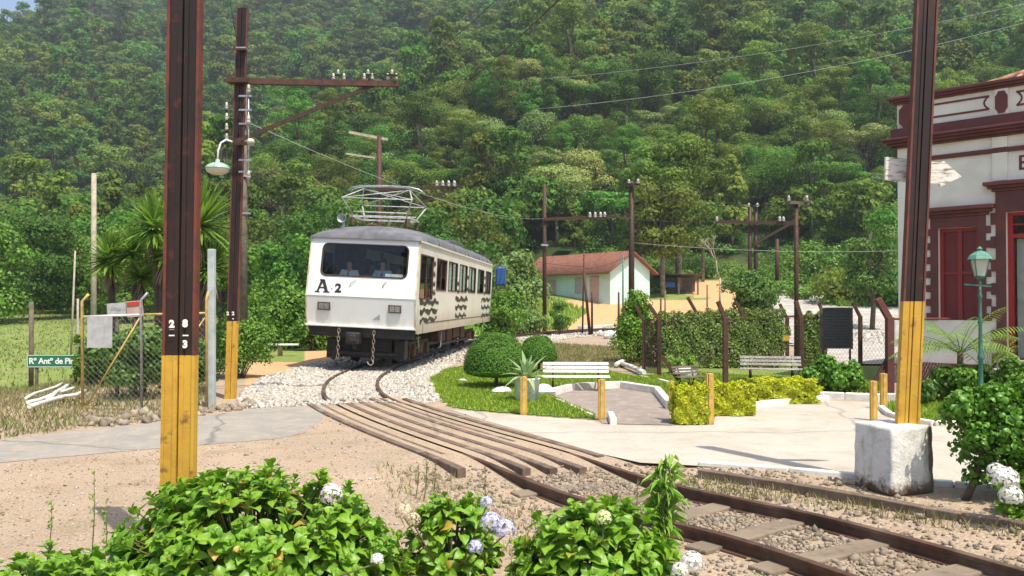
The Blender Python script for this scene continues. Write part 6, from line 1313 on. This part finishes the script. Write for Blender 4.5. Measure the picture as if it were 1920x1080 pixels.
# clipped domes -------------------------------------------------------
def topiary(px, pyb, wpx, pyt, label, seed, trunk=True):
    b = G(px, pyb); Y = b.y; rad = wpx/F*Y/2; top = W(px, pyt, Y).z; rg = np.random.default_rng(seed); t = thing('topiary_bush', label, 'topiary', b)
    zc = top-rad*.98 if not trunk else .36+.0; h = top-zc; n = 26000
    d = rdir(n, rg); low = d[:, 2] < 0; sc = np.where(low, rad*.22, h)
    P_ = np.stack([d[:, 0]*rad, d[:, 1]*rad, d[:, 2]*sc+zc], 1)*1.0; P_ *= 1+.035*np.sin(d[:, :1]*5+seed)*np.sin(d[:, 1:2]*6+d[:, 2:]*5); P_ += d*np.where(rg.uniform(0, 1, (n, 1)) > .985, rg.uniform(.02, .07, (n, 1)), rg.uniform(-.035, .02, (n, 1))); N_ = d+rdir(n, rg)*.55
    v, f = scatter(RHOMB, P_, N_, rdir(n, rg), .028*rg.uniform(.6, 1.4, n)); obj('foliage', fastmesh('foliage', v, f), 'topiary', t, world_space=False)
    mb = MB(); mb.ball((0, 0, zc), 1, 20, 12, (rad*.95, rad*.95, h*.95)); me = mb.mesh('inner_shade_core')
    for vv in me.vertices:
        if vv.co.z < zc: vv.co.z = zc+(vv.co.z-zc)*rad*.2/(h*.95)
    obj('inner_shade_core', me, 'shade_core', t, world_space=False)  # solid dark core inside the dome, painted as the shade behind its leaves
    mb = MB(); mb.tube([(0, 0, -.1), (.02, 0, .2), (0, 0, zc+.1)], [.045, .035, .04], 8); obj('trunk', mb, 'bark', t, world_space=False)
MT['shade_core'] = M('dark_shade_core', (.015, .03, .008), rough=1)  # near-black green: shade inside the foliage put into the colour
topiary(929, 727, 116, 622, 'larger clipped dome bush on a short trunk near the white bench', 1); topiary(1009, 700, 68, 629, 'smaller clipped dome bush behind the agave', 2)
# bushes made of leafy shoots ----------------------------------------
def bush(px, pyb, wpx, pyt, label, mat, seed=1, n=5000, ls=.05, depth=None, name='bush', sq=1.0, Yv=None, flowers=None, lob=16, boxy=False, cat='bush', gap=.6, tpl=RHOMB, zb=0.0):
    b = G(px, pyb, zb); Y = b.y; wd = wpx/F*Y; top = W(px, pyt, Y).z; dp = depth or wd; rr = random.Random(seed); rg = np.random.default_rng(seed); b = Vector((b.x, Y+dp*.35, zb)); h = top-zb; t = thing(name, label, cat, b); lobes = []
    for _ in range(lob):
        if boxy: lx, ly, lz = rr.uniform(-.5, .5), rr.uniform(-.5, .5), rr.uniform(.15, .85)
        else:
            a = rr.random()*6.283; lz = rr.uniform(.2, .8); q = .36*math.sqrt(rr.random())*math.sqrt(max(.1, 1-(lz-.45)**2*2.4)); lx, ly = q*math.cos(a)*2, q*math.sin(a)*2; lx *= .5*1.0*1.3; ly *= .5*1.3
        r_ = min(wd, h)*rr.uniform(.2, .3); lobes.append((lx*(wd-2*r_*boxy), ly*(dp-2*r_*boxy), max(r_*.7, min(h-r_*.9, lz*h)), r_, r_*.95))
    v, f = lobes_leaves(lobes, n if not boxy else n//3, ls, rg, gap, -.6, .55, 1.15, tpl=tpl)
    if boxy:
        m_ = n; c_ = rg.uniform(-1, 1, (m_, 3)); fc = rg.choice(3, m_, p=(.2, .4, .4)); sg = np.sign(rg.uniform(-1, 1, m_)); sg = np.where(fc == 2, 1, sg); sg = np.where(fc == 1, -abs(sg)*np.where(rg.uniform(0, 1, m_) < .8, 1, -1), sg)
        c_[np.arange(m_), fc] = sg; N_ = np.zeros((m_, 3)); N_[np.arange(m_), fc] = sg; N_ += rdir(m_, rg)*.6
        c_ *= (1-.10*rg.uniform(0, 1, (m_, 1))); wob = 1+.12*np.sin(c_[:, 0]*7+seed)*np.sin(c_[:, 2]*5+c_[:, 1]*3); P2 = np.stack([c_[:, 0]*wd/2*wob, c_[:, 1]*dp/2*wob, (c_[:, 2]*.5+.5)*h*wob*.97], 1)
        v2, f2 = scatter(tpl, P2, N_, rdir(m_, rg), ls*rg.uniform(.6, 1.3, m_)); f = np.concatenate([f, f2+len(v)]); v = np.concatenate([v, v2])
    v[:, 2] = np.maximum(v[:, 2], .01); obj('foliage', fastmesh('foliage', v, f), mat, t, world_space=False)
    if boxy: obj('inner_shade_core', MB().box((0, 0, h*.45), (wd*.86, dp*.84, h*.84)), 'shade_core', t, world_space=False)  # dark filler box, its colour stands in for shade deep in the hedge
    mb = MB()
    for l in lobes[:9]: mb.tube([(rr.uniform(-.05, .05)*wd, 0, -.05), (l[0]*.5, l[1]*.5, l[2]*.5), l[:3]], [.018, .012, .006], 5)
    obj('stem', mb, 'bark', t, world_space=False)
    if flowers:
        for (fx_, fy_, fm, fr) in flowers:
            p = W(fx_, fy_, Y)-b+Vector((0, 0, 0)); p.y = -dp*.1-.1; d = rdir(60, rg); d[:, 1] = -abs(d[:, 1]); P_ = np.array(p)+d*fr*.8; v, f = scatter(RHOMB, P_, d+rdir(60, rg)*.3, rdir(60, rg), fr*.7*np.ones(60)); obj('flower', fastmesh('flower', v, f), fm, t, world_space=False)
    return t
def cone_bush(px, pyb, wpx, pyt, label, mat, seed):
    b = G(px, pyb); Y = b.y; wd = wpx/F*Y; top = W(px, pyt, Y).z; rr = random.Random(seed); rg = np.random.default_rng(seed); t = thing('conical_bush', label, 'bush', b); lobes = []
    for _ in range(46):
        z = rr.random(); q = wd/2*.86*(math.sin(min(1, z*3.2+.35)*math.pi/2))*(1-max(0, z-.22)/.85); a = rr.random()*6.283; r_ = wd*.13*rr.uniform(.8, 1.4); lobes.append((q*math.cos(a), q*math.sin(a), .16+z*(top-.38), r_, r_*1.25))
    lobes.append((0, 0, .75, wd*.3, .5)); v, f = lobes_leaves(lobes, 9000, .07, rg, .6, -.6, .6, 1.1); obj('foliage', fastmesh('foliage', v, f), mat, t, world_space=False)
    obj('trunk', MB().tube([(0, 0, -.1), (0, 0, top*.8)], [.06, .02], 7), 'bark', t, world_space=False)
cone_bush(1197, 682, 108, 549, 'conical bright green bush at the left end of the dark hedge', 'conifer', 3)
bush(1293, 690, 108, 590, 'left section of the dark hedge behind the fence', 'hedge', 4, 9000, .06, .9, 'hedge', boxy=True, lob=26, cat='hedge')
bush(1405, 690, 140, 586, 'middle and longest section of the dark hedge behind the fence', 'hedge', 5, 12000, .06, .9, 'hedge', boxy=True, lob=34, cat='hedge')
bush(1527, 688, 42, 590, 'narrow right section of the hedge beside the notice board', 'hedge', 6, 4200, .06, .6, 'hedge', boxy=True, lob=14, cat='hedge')
bush(1575, 742, 104, 672, 'dark green rounded bush with white blooms right of the golden hedge', 'darkleaf', 7, 4200, .085, None, 'flowering_bush', flowers=[(1560, 676, 'petwhite', .05), (1592, 683, 'petlime', .05), (1545, 690, 'petwhite', .03)], lob=22, tpl=BROAD)
bush(1296, 796, 62, 728, 'near square end of the clipped golden hedge by the tall yellow post', 'goldleaf', 8, 6000, .04, .45, 'golden_hedge', boxy=True, lob=16, cat='hedge')
bush(1365, 780, 100, 722, 'middle part of the clipped golden hedge along the kerb', 'goldleaf', 9, 6500, .045, .5, 'golden_hedge', boxy=True, lob=22, cat='hedge')
bush(1475, 757, 120, 713, 'far right part of the clipped golden hedge along the kerb', 'goldleaf', 10, 7000, .045, .6, 'golden_hedge', boxy=True, lob=26, cat='hedge')
bush(1278, 703, 60, 668, 'pale strappy plants behind the brown bench', 'weed', 11, 700, .08, .5, 'garden_plant', cat='plant')
bush(438, 712, 112, 600, 'rounded bright green bush behind the bracket pole foot', 'shrub', 12, 8000, .06, None, lob=26)
bush(250, 752, 120, 596, 'tall dark hibiscus bush with a red bloom inside the fence', 'darkshrub', 13, 8500, .075, .9, 'hibiscus_bush', flowers=[(278, 644, 'petred', .06)], lob=30)
bush(340, 745, 90, 612, 'dusty bush behind the foreground rail pole inside the fence', 'darkshrub', 14, 5500, .07, .8, lob=22)
bush(184, 728, 66, 640, 'dark hibiscus bush with low red bloom at the left fence post', 'darkshrub', 15, 4200, .07, .7, 'hibiscus_bush', flowers=[(199, 699, 'petred', .05)], lob=18)
bush(155, 724, 50, 612, 'light green shrub hiding the end of the green road sign', 'shrub', 16, 4800, .07, .7, lob=20)
bush(590, 650, 56, 622, 'small leafy clump beside the plank bench', 'shrub', 17, 1500, .08, .5)
bush(1845, 760, 160, 688, 'spreading garden shrub with orange blooms in front of the station', 'shrub', 18, 6500, .075, .9, 'flowering_bush', flowers=[(1822, 704, 'petdry', .04), (1905, 712, 'petred', .035), (1868, 698, 'petwhite', .04), (1780, 722, 'petdry', .03)], lob=28)
bush(1745, 762, 60, 712, 'small white flowered shrub behind the right hand pole', 'darkshrub', 19, 2000, .06, .5, 'flowering_bush', flowers=[(1750, 728, 'petwhite', .05), (1735, 736, 'petwhite', .04)])
bush(1955, 770, 90, 670, 'garden shrub cut by the right picture edge', 'shrub', 20, 3500, .08, .8)
# large bush with bare stem at right, in front
def stem_bush(px, pyb, label, seed=3):
    b = G(px, pyb); Y = b.y; t = thing('tall_shrub', label, 'shrub', b); rr = random.Random(seed); rg = np.random.default_rng(seed); lobes = []
    for (lx, ly, r_) in ((1790, 745, .14), (1825, 738, .17), (1870, 745, .22), (1905, 755, .2), (1835, 765, .22), (1880, 795, .26), (1815, 790, .13), (1850, 830, .2), (1910, 835, .2), (1930, 720, .22), (1890, 728, .14), (1945, 790, .22), (1800, 760, .12), (1840, 870, .13), (1900, 875, .14), (1850, 722, .12), (1960, 850, .2)):
        p = W(lx, ly+22, Y)-b; lobes.append((p.x, p.y+rr.uniform(-.15, .2), p.z, r_, r_*.85))
    v, f = lobes_leaves(lobes, 4600, .055, rg, .8, -.8, .35, 1.15, tpl=BROAD); obj('foliage', fastmesh('foliage', v, f), 'darkleaf', t, world_space=False)
    mb = MB()
    s0 = [Vector((0, 0, -.05)), W(1828, 900, Y)-b, W(1842, 850, Y)-b, W(1838, 800, Y)-b, W(1836, 760, Y)-b]; mb.tube(s0, [.035, .03, .024, .02, .014], 8)
    for l in lobes: a = s0[2].lerp(s0[4], rr.random()); e = Vector(l[:3]); mb.tube([a, a.lerp(e, .5)+Vector((0, 0, -.04)), e], [.012, .009, .004], 5)
    obj('stem', mb, 'bark', t, world_space=False)
stem_bush(1808, 932, 'open leafy shrub with a crooked bare stem right of the white block')
# hydrangeas -----------------------------------------------------------
def flower_head(c, r, mat, parent, seed, n=150, nm='flower_head', flat=1.0):
    rg = np.random.default_rng(seed); d = rdir(n, rg); d[:, 2] = np.where(d[:, 2] < -.5, -d[:, 2], d[:, 2]); P_ = np.array(c)+d*r*np.array([1, 1, flat])*rg.uniform(.9, 1.02, (n, 1))
    a = rdir(n, rg); out = []
    PET = (np.array([(0, 0, 0), (.5, .3, .12), (0, .95, .05), (-.5, .3, .12)]), np.array([(0, 1, 2, 3)]))
    D0_ = a-(a*d).sum(1, keepdims=True)*d; D0_ /= np.linalg.norm(D0_, axis=1, keepdims=True); X0 = np.cross(D0_, d); V_ = []; F_ = []; k = 0
    for q in range(4):
        ang_ = q*math.pi/2; v, f = scatter(PET, P_, d, D0_*math.cos(ang_)+X0*math.sin(ang_), r*.2*np.ones(n)); V_.append(v); F_.append(f+k); k += len(v)
    return obj(nm, fastmesh(nm, np.concatenate(V_), np.concatenate(F_)), mat, parent, world_space=False)
def hydrangea(label, cx, cy, rx, ry, h, nst, seed, heads=(), leaf=.09, zb=0.0, name='hydrangea', mat='hydr', fill=1.0):
    """dome of shoots, each ending in a rosette of broad leaves. heads: (px, py, Y, radius, mat)"""
    rg = np.random.default_rng(seed); t = thing(name, label, 'hydrangea', (cx, cy, zb)); PP, NN, DD, SS = [], [], [], []; mb = MB()
    for i in range(nst):
        a = rg.uniform(0, 2*math.pi); q = rg.uniform(0, 1)**.5; ph = q*math.pi/2*.98
        d = np.array([math.sin(ph)*math.cos(a), math.sin(ph)*math.sin(a), math.cos(ph)]); k = rg.uniform(.84, 1.06)
        tip = np.array([d[0]*rx*k, d[1]*ry*k, max(.05, d[2]*h*k)]); ax = d*np.array([.9, .9, 1])+np.array([0, 0, .55])+rg.normal(size=3)*.18; ax /= np.linalg.norm(ax)
        base = np.array([tip[0]*.35, tip[1]*.35, 0]); mb.tube([base, (base+tip)/2+np.array([0, 0, .04]), tip], [.008, .006, .004], 4, cap=False)
        s0 = rdir(1, rg)[0]; s0 -= s0.dot(ax)*ax; s0 /= np.linalg.norm(s0); s1_ = np.cross(ax, s0)
        for lv in range(4):
            for sd in (0, 1):
                ang_ = lv*math.pi/2*1.0+sd*math.pi+rg.uniform(-.25, .25); o_ = s0*math.cos(ang_)+s1_*math.sin(ang_); up_ = (1.5, .95, .5, .1)[lv]+rg.uniform(-.15, .15)
                D_ = o_+ax*up_; N_ = ax-o_*up_*.9+rg.normal(size=3)*.12
                PP.append(tip-ax*(.015+.032*lv)); DD.append(D_); NN.append(N_); SS.append(leaf*(.5, .85, 1.05, 1.1)[lv]*rg.uniform(.8, 1.2))
    for i in range(int(nst*2*fill)):   # lower, inner leaves
        a = rg.uniform(0, 2*math.pi); ph = rg.uniform(.2, 1)**.6*math.pi/2; d = np.array([math.sin(ph)*math.cos(a), math.sin(ph)*math.sin(a), math.cos(ph)]); k = rg.uniform(.55, .9)
        PP.append(np.array([d[0]*rx*k, d[1]*ry*k, d[2]*h*k*.9])); DD.append(d+rg.normal(size=3)*.4-np.array([0, 0, .2])); NN.append(np.array([d[0]*.6, d[1]*.6, .8])+rg.normal(size=3)*.3); SS.append(leaf*rg.uniform(.8, 1.25))
    v, f = scatter(BROAD, np.array(PP), np.array(NN), np.array(DD), np.array(SS)); me = fastmesh('foliage', v, f, smooth=True); va = me.attributes.new('vein', 'FLOAT', 'POINT'); va.data.foreach_set('value', np.tile([0., 1., 0.], len(v)//3).astype(np.float32)); obj('foliage', me, mat, t, world_space=False); obj('stem', mb, 'stem', t, world_space=False)
    for j, (px, py, Y, r_, m_) in enumerate(heads):
        p = W(px, py, Y)-Vector((cx, cy, zb)); flower_head(p, r_, m_, t, seed*10+j)
        obj('stem', MB().tube([(p.x*.4, p.y*.6, .1), p+Vector((0, 0, -r_*.5))], .005, 5), 'stem', t, world_space=False)
    return t
hydrangea('large dense hydrangea around the foot of the yellow rail pole with one pinkish bloom', -1.55, 5.15, .93, .62, .70, 330, 1, [(622, 929, 5.0, .068, 'petpink'), (707, 1050, 4.45, .035, 'petwhite'), (662, 945, 5.0, .0, 'petwhite')][:2])
hydrangea('low leafy hydrangea cut by the lower left picture corner', -2.5, 4.5, .75, .42, .40, 130, 2)
hydrangea('small hydrangea with blue blooms between the large one and the track', -.40, 5.5, .34, .28, .52, 60, 3, [(912, 943, 5.1, .04, 'petblue'), (921, 980, 5.0, .062, 'petblue'), (946, 994, 4.98, .062, 'petblue'), (892, 1026, 5.0, .045, 'petblue'), (757, 960, 5.2, .055, 'petdry'), (775, 975, 5.1, .045, 'petdry')], leaf=.09, fill=.5)
hydrangea('bushy hydrangea with one lime bloom beside the near left rail', .47, 4.9, .50, .4, .60, 120, 4, [(1132, 972, 4.62, .045, 'petlime')], leaf=.10)
hydrangea('small hydrangea with white bloom at the bottom edge near the rail', 1.24, 4.4, .26, .2, .27, 22, 5, [(1298, 1056, 4.3, .06, 'petwhite'), (1275, 1070, 4.2, .04, 'petwhite')])
hydrangea('hydrangea with large white blooms at the right picture edge', 4.55, 6.9, .62, .45, .48, 60, 6, [(1885, 900, 6.55, .10, 'petwhite'), (1895, 930, 6.5, .085, 'petwhite'), (1868, 885, 6.6, .07, 'petwhite'), (1912, 742, 7.9, .0, 'petwhite')][:3])
# leafy weed rising right of the lime bloom
b = Vector((.93, 5.3, 0)); t = thing('tall_weed', 'bright green drooping weed rising between the hydrangea and the rail', 'weed', b); PP, DD, NN, SS = [], [], [], []; mb = MB(); rg = np.random.default_rng(9)
for k in range(5):
    a = k*1.3; top = np.array([.05*math.cos(a)+.02, .05*math.sin(a), (.64+.05*math.sin(k*2))]); mb.tube([(0, 0, 0), tuple(top*.5+np.array([.01, 0, 0])), tuple(top)], [.007, .005, .003], 5)
    for j in range(22):
        f_ = .25+.75*j/21; p = top*f_; an = rg.uniform(0, 6.28); d = np.array([math.cos(an), math.sin(an), .25 if f_ > .9 else -.35]); PP.append(p); DD.append(d); NN.append(np.array([-d[0]*.3, -d[1]*.3, 1])); SS.append(.12*rg.uniform(.7, 1.2))
NARROW = (BROAD[0]*np.array([.3, 1, 1.8]), BROAD[1]); v, f = scatter(NARROW, np.array(PP), np.array(NN), np.array(DD), np.array(SS)); obj('foliage', fastmesh('foliage', v, f, smooth=True), 'weed', t, world_space=False); obj('stem', mb, 'stem', t, world_space=False)
def thin_weed(px, pyb, pyt, Y, label, seed, mat='weed'):
    b = W(px, pyb, Y); b.z = H1(b.x, Y); top = W(px+5, pyt, Y)-b; t = thing('thin_weed', label, 'weed', b); rg = np.random.default_rng(seed); mb = MB(); mb.tube([(0, 0, 0), top*.5+Vector((.01, 0, 0)), top], [.004, .003, .0015], 4); n = 34; f_ = rg.uniform(.35, 1, n)
    P_ = np.array(top)[None]*f_[:, None]; d = rdir(n, rg); d[:, 2] = abs(d[:, 2]); v, f = scatter(NARROW, P_, rdir(n, rg), d, .03*rg.uniform(.6, 1.3, n)); obj('foliage', fastmesh('foliage', v, f), mat, t, world_space=False); obj('stem', mb, 'stem', t, world_space=False)
thin_weed(172, 1000, 882, 5.6, 'thin upright weed left of the large hydrangea', 1); thin_weed(92, 1010, 938, 5.9, 'short thin weed near the lower left corner', 2); thin_weed(195, 1000, 935, 5.3, 'bushy small weed touching the large hydrangea', 3)
thin_weed(795, 925, 850, 7.4, 'dry thin weed standing beside the left crossing rail end', 4, 'drygrass'); thin_weed(905, 960, 875, 6.6, 'thin weed behind the blue flowered hydrangea', 5, 'drygrass')
for i, (px, pyb, pyt) in enumerate(((780, 925, 868), (812, 920, 872), (1190, 960, 900))): thin_weed(px, pyb, pyt, G(px, pyb).y, ['dry weed left of the crossing rail end', 'dry weed right of the crossing rail end', 'dry weed between the rails near the drooping weed'][i], 20+i, 'drygrass')
# yuccas ----------------------------------------------------------------
def yucca(px, pyb, Y, heads, label, seed):
    b = W(px, pyb, Y); b.z = H1(b.x, Y); t = thing('yucca', label, 'yucca', b); rr = random.Random(seed); tk_ = MB()
    for (hx, hy, r_) in heads:
        c = W(hx, hy, Y+rr.uniform(-.3, .3))-b; tk_.tube([(0, 0, -.1), (c.x*.3, c.y*.3, c.z*.5), tuple(c)], [.13, .09, .07], 8); mb = MB(); dd_ = MB()
        for i in range(190):
            a = rr.random()*6.283; el = rr.uniform(-.5, 1.5); d = Vector((math.cos(a)*math.cos(el), math.sin(a)*math.cos(el), math.sin(el))); mb.blade(c+d*.03, d, r_*rr.uniform(.85, 1.15), .075, .25, 3, .12)
        for i in range(34):
            a = rr.random()*6.283; d = Vector((math.cos(a)*.6, math.sin(a)*.6, -.8)); dd_.blade(c+d*.03-Vector((0, 0, .05+rr.random()*.3)), d, r_*rr.uniform(.6, .9), .04, .6, 3, .12)
        obj('leaf_crown', mb, 'yucca', t, world_space=False); obj('dead_leaf', dd_, 'deadleaf', t, world_space=False)
    obj('trunk', tk_, 'bark', t, world_space=False)
yucca(215, 700, 20, [(205, 490, .68)], 'yucca with a single spiky head in front of the pale round pole', 1)
yucca(258, 700, 19.5, [(250, 476, .66), (266, 520, .5)], 'slim yucca with two heads between the pale pole and the rail pole', 2)
yucca(300, 705, 19, [(290, 428, .82), (308, 480, .6)], 'tall yucca half hidden by the left edge of the rail pole', 3)
yucca(372, 705, 18, [(376, 424, .98), (350, 470, .7), (396, 505, .6)], 'largest yucca right of the foreground rail pole', 4)
# agave ------------------------------------------------------------------
b = G(988, 752)+Vector((0, 0, .37)); mb = MB(); rr = random.Random(8)
for i in range(26):
    a = i*2.4; el = 1.45-i*.052; d = Vector((math.cos(a)*math.cos(el), math.sin(a)*math.cos(el), math.sin(el))); mb.blade(d*.03, d, .50*rr.uniform(.85, 1.1)*(1 if i > 4 else .8), .085, .3+.03*i, 6, .2)
t = thing('agave', 'pale spiky agave growing in the grey tub', 'agave', b); obj('leaf_rosette', mb, 'agave', t, world_space=False)
# palm ---------------------------------------------------------------------
b = Vector((W(1800, 600, 14.6).x, 14.6, 0)); t = thing('palm', 'young feathery palm in front of the station window', 'palm', b)
def frond(mb, p, az, ln, el, n=22):
    d = Vector((math.cos(az)*math.cos(el), math.sin(az)*math.cos(el), math.sin(el))); cur = Vector(p); pts = [cur.copy()]
    for i in range(n):
        d = (d+Vector((0, 0, -.06))).normalized(); cur = cur+d*ln/n; pts.append(cur.copy()); side = d.cross(Vector((0, 0, 1))).normalized()
        if i > 4:
            for s_ in (1, -1): mb.blade(cur, side*s_+d*.5+Vector((0, 0, -.25)), ln*.3*math.sin(math.pi*(i/n)**.8*.9+.2), .02, .5, 3, .1)
    return pts
rr = random.Random(12); rch = MB()
for i in range(15):
    mb = MB(); pts = frond(mb, (0, 0, .8), i*2.4+rr.uniform(-.2, .2), 1.15*rr.uniform(.8, 1.1), 1.2-.045*i); mb.tube(pts, [.009*(1-.8*k/len(pts)) for k in range(len(pts))], 4); obj('frond', mb, 'palmleaf', t, world_space=False)
obj('trunk', MB().tube([(0, 0, -.1), (0, 0, .84)], [.07, .05], 8), 'bark', t, world_space=False)
b = Vector((W(1850, 600, 14.2).x, 14.2, 0)); t2 = thing('palm', 'smaller feathery palm just right of the green garden lamp post', 'palm', b)
for i in range(9):
    mb = MB(); pts = frond(mb, (0, 0, .5), i*2.4+.7, .85*rr.uniform(.8, 1.1), 1.3-.05*i, 16); mb.tube(pts, .005, 4); obj('frond', mb, 'palmleaf', t2, world_space=False)
# haze -----------------------------------------------------------------------
import os
if HAZE > 0:
    mb = MB(); mb.box((0, 420, 186), (2400, 1020, 420)); hm = bpy.data.materials.new('haze_air'); hm.use_nodes = True; n_ = hm.node_tree; n_.nodes.remove(n_.nodes['Principled BSDF']); pv = n_.nodes.new('ShaderNodeVolumePrincipled'); pv.inputs['Density'].default_value = HAZE; pv.inputs['Color'].default_value = (.78, .87, 1, 1); pv.inputs['Anisotropy'].default_value = .2
    n_.links.new(pv.outputs[0], n_.nodes['Material Output'].inputs['Volume']); ho = obj('haze', mb, hm); ho['kind'] = 'stuff'; ho['label'] = 'thin bluish air haze over the valley'
